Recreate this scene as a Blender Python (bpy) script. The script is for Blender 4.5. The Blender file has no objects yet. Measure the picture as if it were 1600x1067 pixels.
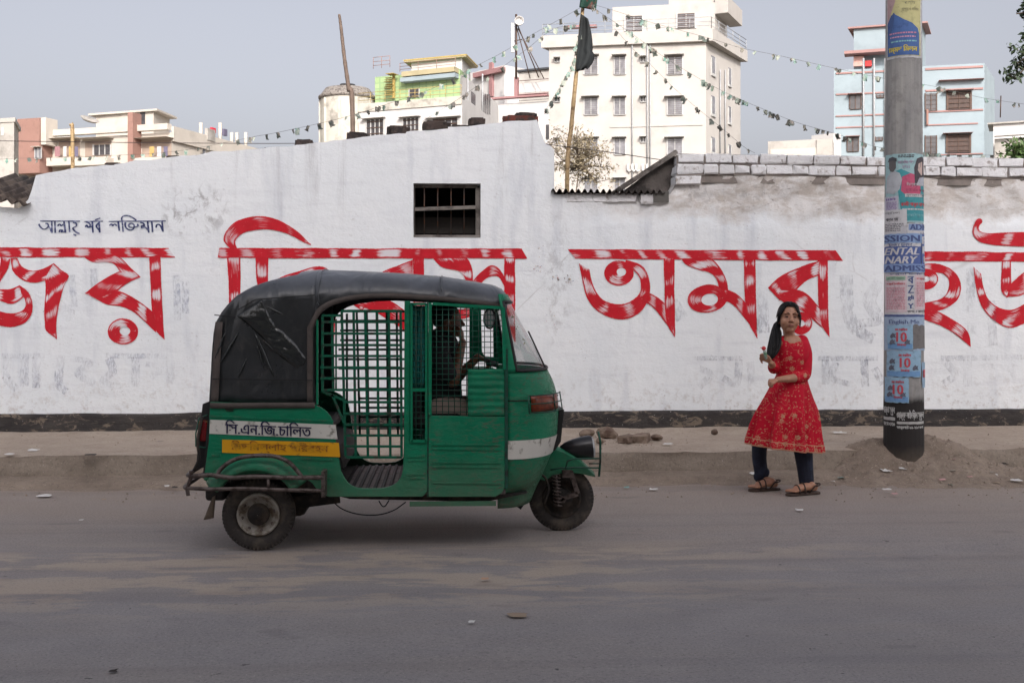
import bpy, bmesh, math, random
from mathutils import Vector, Matrix, noise

# ---------------------------------------------------------------- camera, sky, sun, exposure
sc = bpy.context.scene
COL = sc.collection
FPX, HOR, YAW, CAMH = 1800.0, 490.0, math.radians(3.5), 1.45     # focal length and horizon in pixels of the 1600 px photograph
cam_d = bpy.data.cameras.new('camera')
cam = bpy.data.objects.new('camera', cam_d); COL.objects.link(cam)
cam.location = (0, 0, CAMH)
cam.rotation_euler = (math.pi / 2, 0, -YAW)
cam_d.sensor_width = 36.0
cam_d.lens = FPX / 1600 * 36.0
cam_d.shift_y = -(533.5 - HOR) / 1600
cam_d.clip_start = 0.05; cam_d.clip_end = 3000
sc.camera = cam

SUN_EL, SUN_ROT = math.radians(31), math.radians(174)              # behind the camera, a little to the right
world = bpy.data.worlds.new('World'); sc.world = world; world.use_nodes = True
wn = world.node_tree
sky = wn.nodes.new('ShaderNodeTexSky'); sky.sky_type = 'NISHITA'; sky.sun_disc = False
sky.sun_elevation = SUN_EL; sky.sun_rotation = SUN_ROT
sky.air_density = 1.0; sky.dust_density = 7.5; sky.ozone_density = 1.5
bw_n = wn.nodes.new('ShaderNodeRGBToBW'); mx_n = wn.nodes.new('ShaderNodeMixRGB'); mx_n.inputs[0].default_value = 0.76     # thick dusty haze: almost grey
ti_n = wn.nodes.new('ShaderNodeMixRGB'); ti_n.blend_type = 'MULTIPLY'; ti_n.inputs[0].default_value = 1.0; ti_n.inputs[2].default_value = (1.015, 0.99, 1.03, 1)
wn.links.new(sky.outputs[0], bw_n.inputs[0]); wn.links.new(sky.outputs[0], mx_n.inputs[1]); wn.links.new(bw_n.outputs[0], mx_n.inputs[2])
wn.links.new(mx_n.outputs[0], ti_n.inputs[1]); wn.links.new(ti_n.outputs[0], wn.nodes['Background'].inputs[0])
wn.nodes['Background'].inputs[1].default_value = 0.15

sun_d = bpy.data.lights.new('sun', 'SUN'); sun_d.energy = 2.0; sun_d.angle = math.radians(0.6); sun_d.color = (1.0, 0.93, 0.83)
sun = bpy.data.objects.new('sun', sun_d); COL.objects.link(sun)
sd = Vector((math.sin(SUN_ROT) * math.cos(SUN_EL), math.cos(SUN_ROT) * math.cos(SUN_EL), math.sin(SUN_EL)))
sun.rotation_euler = sd.to_track_quat('Z', 'Y').to_euler(); sun.location = sd * 60

sc.view_settings.view_transform = 'Standard'; sc.view_settings.look = 'None'
sc.view_settings.exposure = 0.84; sc.view_settings.gamma = 1.0; sc.view_settings.use_curve_mapping = False
sc.render.engine = 'CYCLES'
sc.cycles.max_bounces = 6; sc.cycles.diffuse_bounces = 4; sc.cycles.glossy_bounces = 3; sc.cycles.transparent_max_bounces = 12
sc.cycles.use_denoising = True

# ---------------------------------------------------------------- geometry helpers
RX, RY = math.cos(YAW), -math.sin(YAW)
FX, FY = math.sin(YAW), math.cos(YAW)
def at(px, py, y):
    """world point on the vertical plane Y = y that the photograph shows at this pixel"""
    u = (px - 800) / FPX; v = (HOR - py) / FPX
    t = y / (FY + u * RY)
    return Vector(((FX + u * RX) * t, y, CAMH + v * t))
def at_ground(px, py, z=0.0):
    u = (px - 800) / FPX; v = (HOR - py) / FPX
    t = (z - CAMH) / v
    return Vector(((FX + u * RX) * t, (FY + u * RY) * t, z))
def lerp(a, b, t): return a + (b - a) * t
def smooth(t): t = max(0, min(1, t)); return t * t * (3 - 2 * t)
def interp(tab, x):
    if x <= tab[0][0]: return tab[0][1]
    for (x0, y0), (x1, y1) in zip(tab, tab[1:]):
        if x <= x1: return lerp(y0, y1, (x - x0) / max(1e-9, x1 - x0))
    return tab[-1][1]
def catmull(pts, n=6, closed=False):
    """dense smooth polyline through tuples of any length"""
    P = [tuple(map(float, p)) for p in pts]
    out = []; m = len(P)
    segs = m if closed else m - 1
    for i in range(segs):
        p1, p2 = P[i % m], P[(i + 1) % m]
        p0 = P[(i - 1) % m] if (closed or i > 0) else tuple(2 * a - b for a, b in zip(p1, p2))
        p3 = P[(i + 2) % m] if (closed or i + 2 < m) else tuple(2 * b - a for a, b in zip(p1, p2))
        for k in range(n):
            t = k / n
            out.append(tuple(0.5 * (2 * b + (c - a) * t + (2 * a - 5 * b + 4 * c - d) * t * t + (3 * b - a - 3 * c + d) * t ** 3)
                             for a, b, c, d in zip(p0, p1, p2, p3)))
    if not closed: out.append(P[-1])
    return out
def fbm(x, y, z, oct=3, s=1.0):
    v = 0; a = 1; f = s
    for _ in range(oct):
        v += a * noise.noise((x * f, y * f, z * f)); a *= .5; f *= 2.1
    return v

def origin_of(o):
    v = Vector((0, 0, 0))
    while o is not None: v += o.location; o = o.parent
    return v
class MB:
    """collects shapes in world space; build() links them as one mesh object"""
    def __init__(s): s.v = []; s.f = []; s.uv = {}; s.smooth = set()
    def add(s, vs, fs, smooth=False):
        n = len(s.v); s.v += [tuple(p) for p in vs]
        for f in fs:
            if smooth: s.smooth.add(len(s.f))
            s.f.append(tuple(i + n for i in f))
        return s
    def box(s, x0, x1, y0, y1, z0, z1):
        return s.add([(x0,y0,z0),(x1,y0,z0),(x1,y1,z0),(x0,y1,z0),(x0,y0,z1),(x1,y0,z1),(x1,y1,z1),(x0,y1,z1)],
                     [(0,3,2,1),(4,5,6,7),(0,1,5,4),(1,2,6,5),(2,3,7,6),(3,0,4,7)])
    def obox(s, c, ax, ay, az, hx, hy, hz):
        c = Vector(c); ax = Vector(ax).normalized() * hx; ay = Vector(ay).normalized() * hy; az = Vector(az).normalized() * hz
        P = [c - ax - ay - az, c + ax - ay - az, c + ax + ay - az, c - ax + ay - az, c - ax - ay + az, c + ax - ay + az, c + ax + ay + az, c - ax + ay + az]
        return s.add(P, [(0,3,2,1),(4,5,6,7),(0,1,5,4),(1,2,6,5),(2,3,7,6),(3,0,4,7)])
    def bar(s, a, b, w, d, up=(0, 1, 0)):
        """straight flat bar from a to b, width w across, depth d along up"""
        a = Vector(a); b = Vector(b); ax = (b - a); L = ax.length; ax.normalize()
        upv = Vector(up); side = ax.cross(upv).normalized(); upv = side.cross(ax).normalized()
        return s.obox((a + b) / 2, ax, side, upv, L / 2, w / 2, d / 2)
    def prism(s, poly, axis, a, b, smooth=False):
        """poly: list of 2D points; axis 'y': (x,z) extruded from y=a to y=b; 'z': (x,y); 'x': (y,z)"""
        def mk(p, c): return (p[0], c, p[1]) if axis == 'y' else ((p[0], p[1], c) if axis == 'z' else (c, p[0], p[1]))
        n = len(poly)
        vs = [mk(p, a) for p in poly] + [mk(p, b) for p in poly]
        return s.add(vs, [tuple(range(n)), tuple(range(2 * n - 1, n - 1, -1))] + [(i, i + n, (i + 1) % n + n, (i + 1) % n) for i in range(n)])
    def tube(s, pts, r, n=8, cap=True, closed=False):
        P = [Vector(p) for p in pts]; m = len(P)
        rs = r if isinstance(r, (list, tuple)) else [r] * m
        ref = None; base = len(s.v); vs = []
        for i in range(m):
            if closed: t = (P[(i + 1) % m] - P[i - 1])
            else: t = (P[min(i + 1, m - 1)] - P[max(i - 1, 0)])
            t.normalize()
            if ref is None:
                ref = Vector((0, 0, 1)) if abs(t.z) < .9 else Vector((1, 0, 0))
            sd_ = t.cross(ref).normalized(); up = sd_.cross(t).normalized(); ref = up
            for k in range(n):
                a = 2 * math.pi * k / n
                vs.append(P[i] + sd_ * math.cos(a) * rs[i] + up * math.sin(a) * rs[i])
        fs = []
        for i in range(m if closed else m - 1):
            j = (i + 1) % m
            for k in range(n):
                fs.append((i * n + k, i * n + (k + 1) % n, j * n + (k + 1) % n, j * n + k))
        s.add(vs, fs, True)
        if cap and not closed:
            s.f.append(tuple(base + k for k in range(n - 1, -1, -1))); s.f.append(tuple(base + (m - 1) * n + k for k in range(n)))
        return s
    def lathe(s, prof, c, axis=(0, 1, 0), n=24, smooth=True, ang=(0, 2 * math.pi)):
        """prof: list of (radius, offset along axis)"""
        ax = Vector(axis).normalized(); c = Vector(c)
        e1 = ax.orthogonal().normalized(); e2 = ax.cross(e1)
        full = abs(ang[1] - ang[0] - 2 * math.pi) < 1e-6; cols = n if full else n + 1
        vs = []
        for r, o in prof:
            for k in range(cols):
                a = lerp(ang[0], ang[1], k / n)
                vs.append(c + ax * o + (e1 * math.cos(a) + e2 * math.sin(a)) * r)
        fs = []
        for i in range(len(prof) - 1):
            for k in range(n):
                k2 = (k + 1) % cols
                fs.append((i * cols + k, i * cols + k2, (i + 1) * cols + k2, (i + 1) * cols + k))
        return s.add(vs, fs, smooth)
    def ellipsoid(s, c, rx, ry, rz, nu=16, nv=10):
        c = Vector(c); vs = []; fs = []
        for j in range(nv + 1):
            th = math.pi * j / nv
            for i in range(nu):
                a = 2 * math.pi * i / nu
                vs.append(c + Vector((rx * math.sin(th) * math.cos(a), ry * math.sin(th) * math.sin(a), rz * math.cos(th))))
        for j in range(nv):
            for i in range(nu):
                fs.append((j * nu + i, (j + 1) * nu + i, (j + 1) * nu + (i + 1) % nu, j * nu + (i + 1) % nu))
        return s.add(vs, fs, True)
    def grid(s, rows, smooth=True, closed=False):
        """rows: equally long lists of points"""
        m = len(rows[0]); vs = [p for r in rows for p in r]; fs = []
        for i in range(len(rows) - 1):
            for k in range(m if closed else m - 1):
                k2 = (k + 1) % m
                fs.append((i * m + k, i * m + k2, (i + 1) * m + k2, (i + 1) * m + k))
        return s.add(vs, fs, smooth)
    def mesh(s, name, org=Vector((0, 0, 0)), clean=True):
        me = bpy.data.meshes.new(name)
        me.from_pydata([(p[0] - org.x, p[1] - org.y, p[2] - org.z) for p in s.v], [], s.f)
        if s.smooth:
            sm = [False] * len(s.f)
            for i in s.smooth: sm[i] = True
            me.polygons.foreach_set('use_smooth', sm)
        if s.uv:
            lay = me.uv_layers.new(name='UVMap')
            for l in me.loops: lay.data[l.index].uv = s.uv.get(l.vertex_index, (0, 0))
        if clean and not s.uv:
            bm = bmesh.new(); bm.from_mesh(me); bmesh.ops.recalc_face_normals(bm, faces=bm.faces); bm.to_mesh(me); bm.free()
        me.update()
        return me
    def build(s, name, mat, parent=None, bevel=0, solid=0, sub=0, angle=40):
        me = s.mesh(name, origin_of(parent))
        o = bpy.data.objects.new(name, me); COL.objects.link(o)
        if mat is not None: me.materials.append(mat)
        if parent is not None: o.parent = parent
        if solid:
            md = o.modifiers.new('solid', 'SOLIDIFY'); md.thickness = solid; md.offset = 0
        if sub:
            md = o.modifiers.new('sub', 'SUBSURF'); md.levels = md.render_levels = sub
        if bevel:
            md = o.modifiers.new('bevel', 'BEVEL'); md.width = bevel; md.segments = 2; md.limit_method = 'ANGLE'; md.angle_limit = math.radians(angle)
        return o
def tag(o, label=None, cat=None, group=None, kind=None):
    if label: o['label'] = label
    if cat: o['category'] = cat
    if group: o['group'] = group
    if kind: o['kind'] = kind
    return o
def thing(name, loc, label, cat, group=None):
    o = bpy.data.objects.new(name, None); COL.objects.link(o); o.location = loc; o.empty_display_size = .2
    return tag(o, label, cat, group)
def piece(name, me, parent, loc, rot=(0, 0, 0), scale=(1, 1, 1)):
    """one more object on shared mesh data; loc in world space"""
    o = bpy.data.objects.new(name, me); COL.objects.link(o)
    o.location = Vector(loc) - origin_of(parent); o.rotation_euler = rot; o.scale = scale
    if parent is not None: o.parent = parent
    return o

# ---------------------------------------------------------------- materials
def C(r, g, b):
    """sRGB 0-255 to linear"""
    f = lambda c: (c / 255 / 12.92) if c / 255 <= .04045 else ((c / 255 + .055) / 1.055) ** 2.4
    return (f(r), f(g), f(b), 1)
class NT:
    def __init__(s, name):
        s.m = bpy.data.materials.new(name); s.m.use_nodes = True; s.t = s.m.node_tree; s.b = s.t.nodes['Principled BSDF']
        s.pos = None
    def n(s, typ, **kw):
        nd = s.t.nodes.new('ShaderNode' + typ)
        for k, v in kw.items(): setattr(nd, k, v)
        return nd
    def link(s, a, b): s.t.links.new(a, b)
    def position(s, scale=(1, 1, 1), obj=False):
        if obj:
            g = s.n('TexCoord').outputs['Object']
        else:
            g = s.n('NewGeometry').outputs['Position']
        mp = s.n('Mapping'); mp.inputs['Scale'].default_value = scale
        s.link(g, mp.inputs['Vector']); return mp.outputs[0]
    def noise(s, scale=5, detail=4, rough=.6, vec=None, dist=0):
        nd = s.n('TexNoise'); nd.inputs['Scale'].default_value = scale; nd.inputs['Detail'].default_value = detail
        nd.inputs['Roughness'].default_value = rough; nd.inputs['Distortion'].default_value = dist
        s.link(vec if vec is not None else s.position(), nd.inputs['Vector']); return nd.outputs[0]
    def ramp(s, fac, a, b, ca=(0, 0, 0, 1), cb=(1, 1, 1, 1)):
        r = s.n('ValToRGB'); r.color_ramp.elements[0].position = a; r.color_ramp.elements[1].position = b
        r.color_ramp.elements[0].color = ca; r.color_ramp.elements[1].color = cb
        s.link(fac, r.inputs[0]); return r.outputs[0]
    def mix(s, fac, a, b, blend='MIX'):
        m = s.n('MixRGB', blend_type=blend)
        for i, x in ((0, fac), (1, a), (2, b)):
            if isinstance(x, (int, float)): m.inputs[i].default_value = x if i == 0 else (x, x, x, 1)
            elif isinstance(x, tuple): m.inputs[i].default_value = x
            else: s.link(x, m.inputs[i])
        return m.outputs[0]
    def math(s, op, a, b=0.0, c=None):
        m = s.n('Math', operation=op)
        for i, x in enumerate((a, b) if c is None else (a, b, c)):
            if isinstance(x, (int, float)): m.inputs[i].default_value = x
            else: s.link(x, m.inputs[i])
        return m.outputs[0]
    def sep(s, vec):
        x = s.n('SeparateXYZ'); s.link(vec, x.inputs[0]); return x.outputs
    def bump(s, h, strength=.3, dist=.02):
        b = s.n('Bump'); b.inputs['Strength'].default_value = strength; b.inputs['Distance'].default_value = dist
        s.link(h, b.inputs['Height']); s.link(b.outputs[0], s.b.inputs['Normal'])
    def out(s, col=None, rough=.7, metal=0, spec=None):
        if col is not None:
            if isinstance(col, tuple): s.b.inputs['Base Color'].default_value = col
            else: s.link(col, s.b.inputs['Base Color'])
        if isinstance(rough, (int, float)): s.b.inputs['Roughness'].default_value = rough
        else: s.link(rough, s.b.inputs['Roughness'])
        s.b.inputs['Metallic'].default_value = metal
        if spec is not None: s.b.inputs['Specular IOR Level'].default_value = spec
        return s.m
def M(name, col, rough=.7, metal=0, var=.18, scale=6, dirt=None, dscale=4, damt=.5, bump=.15, bscale=40, spec=None, bdist=.01, obj=False, dsharp=.12):
    """plain painted or weathered material: base colour, soft value variation, dirt patches, fine bump"""
    k = NT(name)
    p = k.position(obj=obj)
    n1 = k.noise(scale, 5, .6, p)
    c = k.mix(k.ramp(n1, .3, .75), tuple(x * (1 - var) for x in col[:3]) + (1,), tuple(min(1, x * (1 + var)) for x in col[:3]) + (1,))
    if dirt:
        d = k.ramp(k.noise(dscale, 8, .65, p), .62 - damt * .3, .62 - damt * .3 + dsharp)
        c = k.mix(d, c, dirt)
    if bump: k.bump(k.noise(bscale, 4, .6, p), bump, bdist)
    return k.out(c, rough, metal, spec)
# ================================================================ ground, road, pavement
rnd = random.Random(4)
W = 11.9            # wall face
KERB = 10.1         # kerb face
PZ = 0.237          # pavement height

def mat_road():
    k = NT('asphalt'); p = k.position(); ps = k.position((.3, 1.1, 1)); y = k.sep(k.n('NewGeometry').outputs['Position'])[1]
    fine = k.noise(70, 5, .8, p); grit = k.noise(120, 2, .6, p); mid = k.noise(2.4, 6, .62, p); streak = k.noise(1.8, 7, .62, ps)
    c = k.mix(k.ramp(mid, .3, .7), C(139, 135, 136), C(153, 148, 148))
    c = k.mix(k.math('MULTIPLY', k.ramp(streak, .45, .66), .7), c, C(148, 141, 137))
    c = k.mix(k.ramp(fine, .30, .46, (.75, .75, .75, 1), (0, 0, 0, 1)), c, C(66, 64, 66))
    c = k.mix(k.ramp(fine, .56, .72, (0, 0, 0, 1), (.7, .7, .7, 1)), c, C(186, 180, 172))
    c = k.mix(k.ramp(grit, .64, .72), c, C(176, 170, 164)); c = k.mix(k.ramp(k.noise(14, 3, .6, p), .70, .73), c, C(84, 80, 82))
    # dust blown in from the kerb side
    yy = k.math('ADD', y, k.math('MULTIPLY', k.math('SUBTRACT', k.noise(1.0, 7, .65, ps), .5), 4.2))
    dust = k.math('MULTIPLY', k.ramp(k.math('MULTIPLY', yy, .1), .60, .98), .85)
    c = k.mix(dust, c, k.mix(k.ramp(fine, .35, .65), C(132, 119, 108), C(168, 153, 139)))
    # pale scuffed patches along the wheel line
    pat = k.ramp(k.noise(1.5, 9, .72, k.position((.75, 2.6, 1)), .35), .485, .535)
    band = k.math('SUBTRACT', 1.0, k.math('ABSOLUTE', k.math('SUBTRACT', y, 6.5)))
    xw = k.math('ADD', k.sep(k.n('NewGeometry').outputs['Position'])[0], k.math('MULTIPLY', k.math('SUBTRACT', k.noise(.7, 4, .6, p), .5), 6.0)); pat = k.math('MULTIPLY', pat, k.ramp(k.math('ABSOLUTE', k.math('MULTIPLY', k.math('ADD', xw, 1.3), .25)), .45, 1.0, (1, 1, 1, 1), (.12, .12, .12, 1))); pat = k.math('MULTIPLY', k.math('MULTIPLY', pat, k.ramp(band, .0, .55)), k.ramp(fine, .28, .48))
    c = k.mix(k.math('MULTIPLY', pat, .75), c, C(182, 166, 150))
    # faint tyre lines and stains
    wv = k.noise(1.0, 3, .5, k.position((.02, 2.6, 1)))
    c = k.mix(k.math('MULTIPLY', k.ramp(wv, .54, .68), .22), c, C(84, 82, 86))
    st = k.ramp(k.noise(2.2, 3, .5, k.position((.8, 1.6, 1))), .64, .70); c = k.mix(k.math('MULTIPLY', st, .22), c, C(70, 68, 72))
    k.bump(k.math('ADD', fine, k.math('MULTIPLY', k.noise(24, 5, .65, p), .8)), .8, .010)
    return k.out(c, .82)
def mat_dirt(name, a, b, fs=50):
    k = NT(name); p = k.position()
    c = k.mix(k.ramp(k.noise(2.5, 8, .65, p), .3, .7), a, b)
    c = k.mix(k.math('MULTIPLY', k.ramp(k.noise(9, 6, .7, p), .5, .75), .5), c, tuple(x * .62 for x in a[:3]) + (1,))
    c = k.mix(k.math('MULTIPLY', k.ramp(k.noise(38, 5, .75, p), .52, .64), .55), c, tuple(x * .6 for x in a[:3]) + (1,)); c = k.mix(k.ramp(k.noise(75, 2, .6, p), .66, .72), c, C(190, 180, 168))
    k.bump(k.noise(fs, 8, .75, p), .8, .02)
    return k.out(c, .95)
m_road = mat_road()
m_pave = mat_dirt('pavement_dirt', C(162, 147, 132), C(180, 166, 151))
m_kerb = mat_dirt('kerb_concrete', C(134, 122, 110), C(160, 148, 135), 16)
m_soil = mat_dirt('loose_soil', C(124, 110, 97), C(156, 141, 126), 20)
m_ground = mat_dirt('ground_soil', C(110, 100, 88), C(130, 120, 104))

g = MB().add([(-1500, -1500, -.03), (1500, -1500, -.03), (1500, 1500, -.03), (-1500, 1500, -.03)], [(0, 1, 2, 3)]).build('ground', m_ground); tag(g, kind='structure')
b = MB(); xs = [-200, -60, -30] + [-14 + i * .5 for i in range(57)] + [30, 60, 200]; ys = [-4.5, -3, -1.5, 0, 1.5, 3, 4, 5, 6, 7, 8, 9, 9.9]
b.grid([[(x, y, .012 * noise.noise((x * .35, y * .35, 0)) if abs(x) < 14 and 0 < y < 9.5 else 0) for x in xs] for y in ys])
tag(b.build('road', m_road), kind='structure')
# pavement on the photographer's side
b = MB().box(-200, 200, -7.6, -4.5, -.02, .18); tag(b.build('pavement_near', m_pave), kind='structure')
# far pavement: uneven compacted earth between kerb and wall
b = MB()
xs = [-200, -60, -20] + [-8 + i * .08 for i in range(226)] + [20, 60, 200]; ys = [KERB - .005 + (W + .02 - KERB) * j / 22 for j in range(23)]
def pave_z(x, y):
    z = PZ + .012 * fbm(x, y, 0, 3, 1.2) + .006 * fbm(x, y, 5, 2, 6)
    z -= .014 * smooth((KERB + .05 - y) / .05) * (.3 + 1.6 * abs(noise.noise((x * 2.3, 0, 3))))     # worn kerb arris
    z += .03 * smooth((y - W + .25) / .25)
    return z
b.grid([[(x, y, pave_z(x, y)) for x in xs] for y in ys])
tag(b.build('pavement_far', m_pave), kind='structure')
b = MB()
b.grid([[(x, KERB - .006 + off + ((.018 * fbm(x, 3, z, 4, 3.5) - .02 * (abs((x * 1.1 + .3 * noise.noise((x, z, 0))) % 1 - .5) < .02)) if 0 < j < 5 else 0), pave_z(x, KERB - .005) if j == 5 else z) for x in xs]
        for j, (off, z) in enumerate([(-.02, .0), (-.022, .05), (-.012, .11), (-.008, .16), (-.004, .2), (0, .2)])])
tag(b.build('kerb', m_kerb), kind='structure')
# low dirt-filled gutter step in front of the kerb
b = MB(); rows = []
for y, z in [(9.45, -.012), (9.66, .004), (9.74, .018), (9.775, .045), (9.82, .055), (9.95, .056), (10.12, .07)]:
    rows.append([(x, y + (.05 * fbm(x, 1, 1, 3, .9) if y < 9.9 else 0), z + .008 * fbm(x, y, 2, 3, 3) - (.02 * smooth(fbm(x, 7, 0, 2, .5) * 1.5) if 9.7 < y < 10 else 0)) for x in xs])
b.grid(rows); tag(b.build('gutter_dirt', m_soil), kind='structure')
# heap of earth around the foot of the concrete pole
POLE = at(1412, 700, 10.06); POLE.z = 0
def mound_z(x, y):
    dx = x - POLE.x; sx = .52 if dx < 0 else .62
    h = .31 * math.exp(-(dx / sx) ** 4 * .55 - ((y - 10.26) / .36) ** 2) + .08 * math.exp(-((dx - .2) / 1.0) ** 2 - ((y - 9.85) / .38) ** 2) + .05 * math.exp(-((dx - 1.0) / .8) ** 2 - ((y - 10.0) / .4) ** 2)
    return h + min(1, h / .08) * (.034 * fbm(x, y, 0, 4, 4.5) + .032 * fbm(x, y, 3, 3, 11)) - .016
b = MB(); b.grid([[(POLE.x - 1.7 + 3.9 * i / 120, 9.0 + 2.1 * j / 70, mound_z(POLE.x - 1.7 + 3.9 * i / 120, 9.0 + 2.1 * j / 70)) for i in range(121)] for j in range(71)])
tag(b.build('soil_mound', m_soil), kind='structure')

# ================================================================ the painted wall
def mat_white():
    k = NT('whitewash'); p = k.position(); geo = k.n('NewGeometry').outputs['Position']; X, Y, Z = k.sep(geo)
    c = k.mix(k.ramp(k.noise(1.1, 6, .6, p), .3, .72), C(231, 236, 239), C(241, 244, 245))
    # bluish limewash drags and rain streaks
    st = k.ramp(k.noise(1.6, 6, .6, k.position((2.2, 1, .35))), .54, .80)
    c = k.mix(k.math('MULTIPLY', st, .55), c, C(172, 178, 192))
    st2 = k.ramp(k.noise(1.0, 8, .7, k.position((7, 1, .5)), .3), .56, .72); hi = k.n('MapRange'); hi.inputs[1].default_value = 2.2; hi.inputs[2].default_value = 3.3; k.link(Z, hi.inputs[0])
    c = k.mix(k.math('MULTIPLY', k.math('MULTIPLY', st2, hi.outputs[0]), .5), c, C(150, 146, 148))
    hb = k.ramp(k.noise(3.0, 5, .6, k.position((.7, 1, 5))), .52, .75)
    c = k.mix(k.math('MULTIPLY', hb, .25), c, C(196, 198, 205))
    # grime spots and small scrapes
    patch = k.ramp(k.noise(1.4, 4, .55, k.position((1, 1, 1.4))), .5, .66)
    sp = k.ramp(k.noise(26, 6, .75, k.position((1, 1, 1.7)), .4), .60, .69)
    c = k.mix(k.math('MULTIPLY', k.math('MULTIPLY', sp, patch), .7), c, C(138, 128, 122))
    fl = k.ramp(k.noise(42, 4, .7, p), .66, .73)
    c = k.mix(k.math('MULTIPLY', fl, .5), c, C(150, 140, 134))
    # hairline cracks
    v = k.n('TexVoronoi', feature='DISTANCE_TO_EDGE'); v.inputs['Scale'].default_value = .55
    wob = k.mix(.22, geo, k.n('TexNoise').outputs[1]); k.link(wob, v.inputs['Vector'])
    cr = k.ramp(v.outputs[0], .0, .0022, (1, 1, 1, 1), (0, 0, 0, 1))
    c = k.mix(k.math('MULTIPLY', k.math('MULTIPLY', cr, k.ramp(k.noise(1.3, 3, .5, p), .54, .62)), .4), c, C(150, 144, 140))
    # bare render under the brick course of the right-hand wall
    zz = k.math('ADD', Z, k.math('MULTIPLY', k.math('SUBTRACT', k.noise(2.2, 7, .65, p), .5), .5))
    up = k.ramp(zz, .0, 1.0)
    lo = k.n('MapRange'); lo.inputs[1].default_value = 2.40; lo.inputs[2].default_value = 2.56; k.link(zz, lo.inputs[0])
    rx = k.n('MapRange'); rx.inputs[1].default_value = 1.05; rx.inputs[2].default_value = 2.7; k.link(X, rx.inputs[0])
    rough = k.math('MULTIPLY', lo.outputs[0], rx.outputs[0])
    rp = k.mix(k.ramp(k.noise(5, 8, .7, k.position((1, 1, 1.8)), .5), .42, .58), C(186, 176, 166), C(216, 213, 210))
    rp = k.mix(k.math('MULTIPLY', k.ramp(k.noise(17, 6, .7, k.position((.8, 1, 2.2)), .8), .60, .68), .7), rp, C(96, 84, 74))
    c = k.mix(k.math('MULTIPLY', rough, .85), c, rp)
    # grey smear of an old poster
    for (cx, cz, sx, sz, amt) in ((at(303, 330, W).x, at(303, 330, W).z, .40, .32, .9), (at(870, 440, W).x, at(870, 440, W).z, .18, .8, .5), (at(1135, 292, W).x, at(1135, 292, W).z, .9, .3, .5)):
        dx = k.math('POWER', k.math('MULTIPLY', k.math('SUBTRACT', X, cx), 1 / sx), 2.0); dz = k.math('POWER', k.math('MULTIPLY', k.math('SUBTRACT', Z, cz), 1 / sz), 2.0)
        mk = k.ramp(k.math('ADD', dx, dz), .3, 1.1, (1, 1, 1, 1), (0, 0, 0, 1))
        sm = k.ramp(k.noise(9, 8, .72, k.position((1, 1, .7)), .6), .50, .60)
        c = k.mix(k.math('MULTIPLY', k.math('MULTIPLY', mk, sm), .6 * amt), c, C(128, 124, 124))
    # dust splashed on the foot of the wall
    low = k.n('MapRange'); low.inputs[1].default_value = .95; low.inputs[2].default_value = .42; k.link(Z, low.inputs[0])
    ds = k.ramp(k.noise(14, 8, .75, p), .52, .66)
    c = k.mix(k.math('MULTIPLY', k.math('MULTIPLY', low.outputs[0], ds), .55), c, C(168, 156, 146))
    h = k.math('ADD', k.noise(7, 8, .65, p), k.math('MULTIPLY', k.noise(55, 4, .6, k.position((.6, 1, 1.3))), .25))
    k.bump(h, .55, .02)
    return k.out(c, .9, 0, .2)
def mat_tar():
    k = NT('tar_band'); p = k.position((1, 1, 2.2))
    c = k.mix(k.ramp(k.noise(4, 6, .6, p), .35, .7), C(48, 45, 45), C(70, 65, 62))
    d = k.ramp(k.noise(5, 9, .72, p, .8), .545, .60)
    c = k.mix(k.math('MULTIPLY', d, .8), c, C(132, 119, 104))
    c = k.mix(k.ramp(k.noise(45, 3, .6), .70, .73), c, C(190, 186, 180))
    k.bump(k.noise(16, 7, .7, p), .8, .03)
    return k.out(c, .85)
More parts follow.
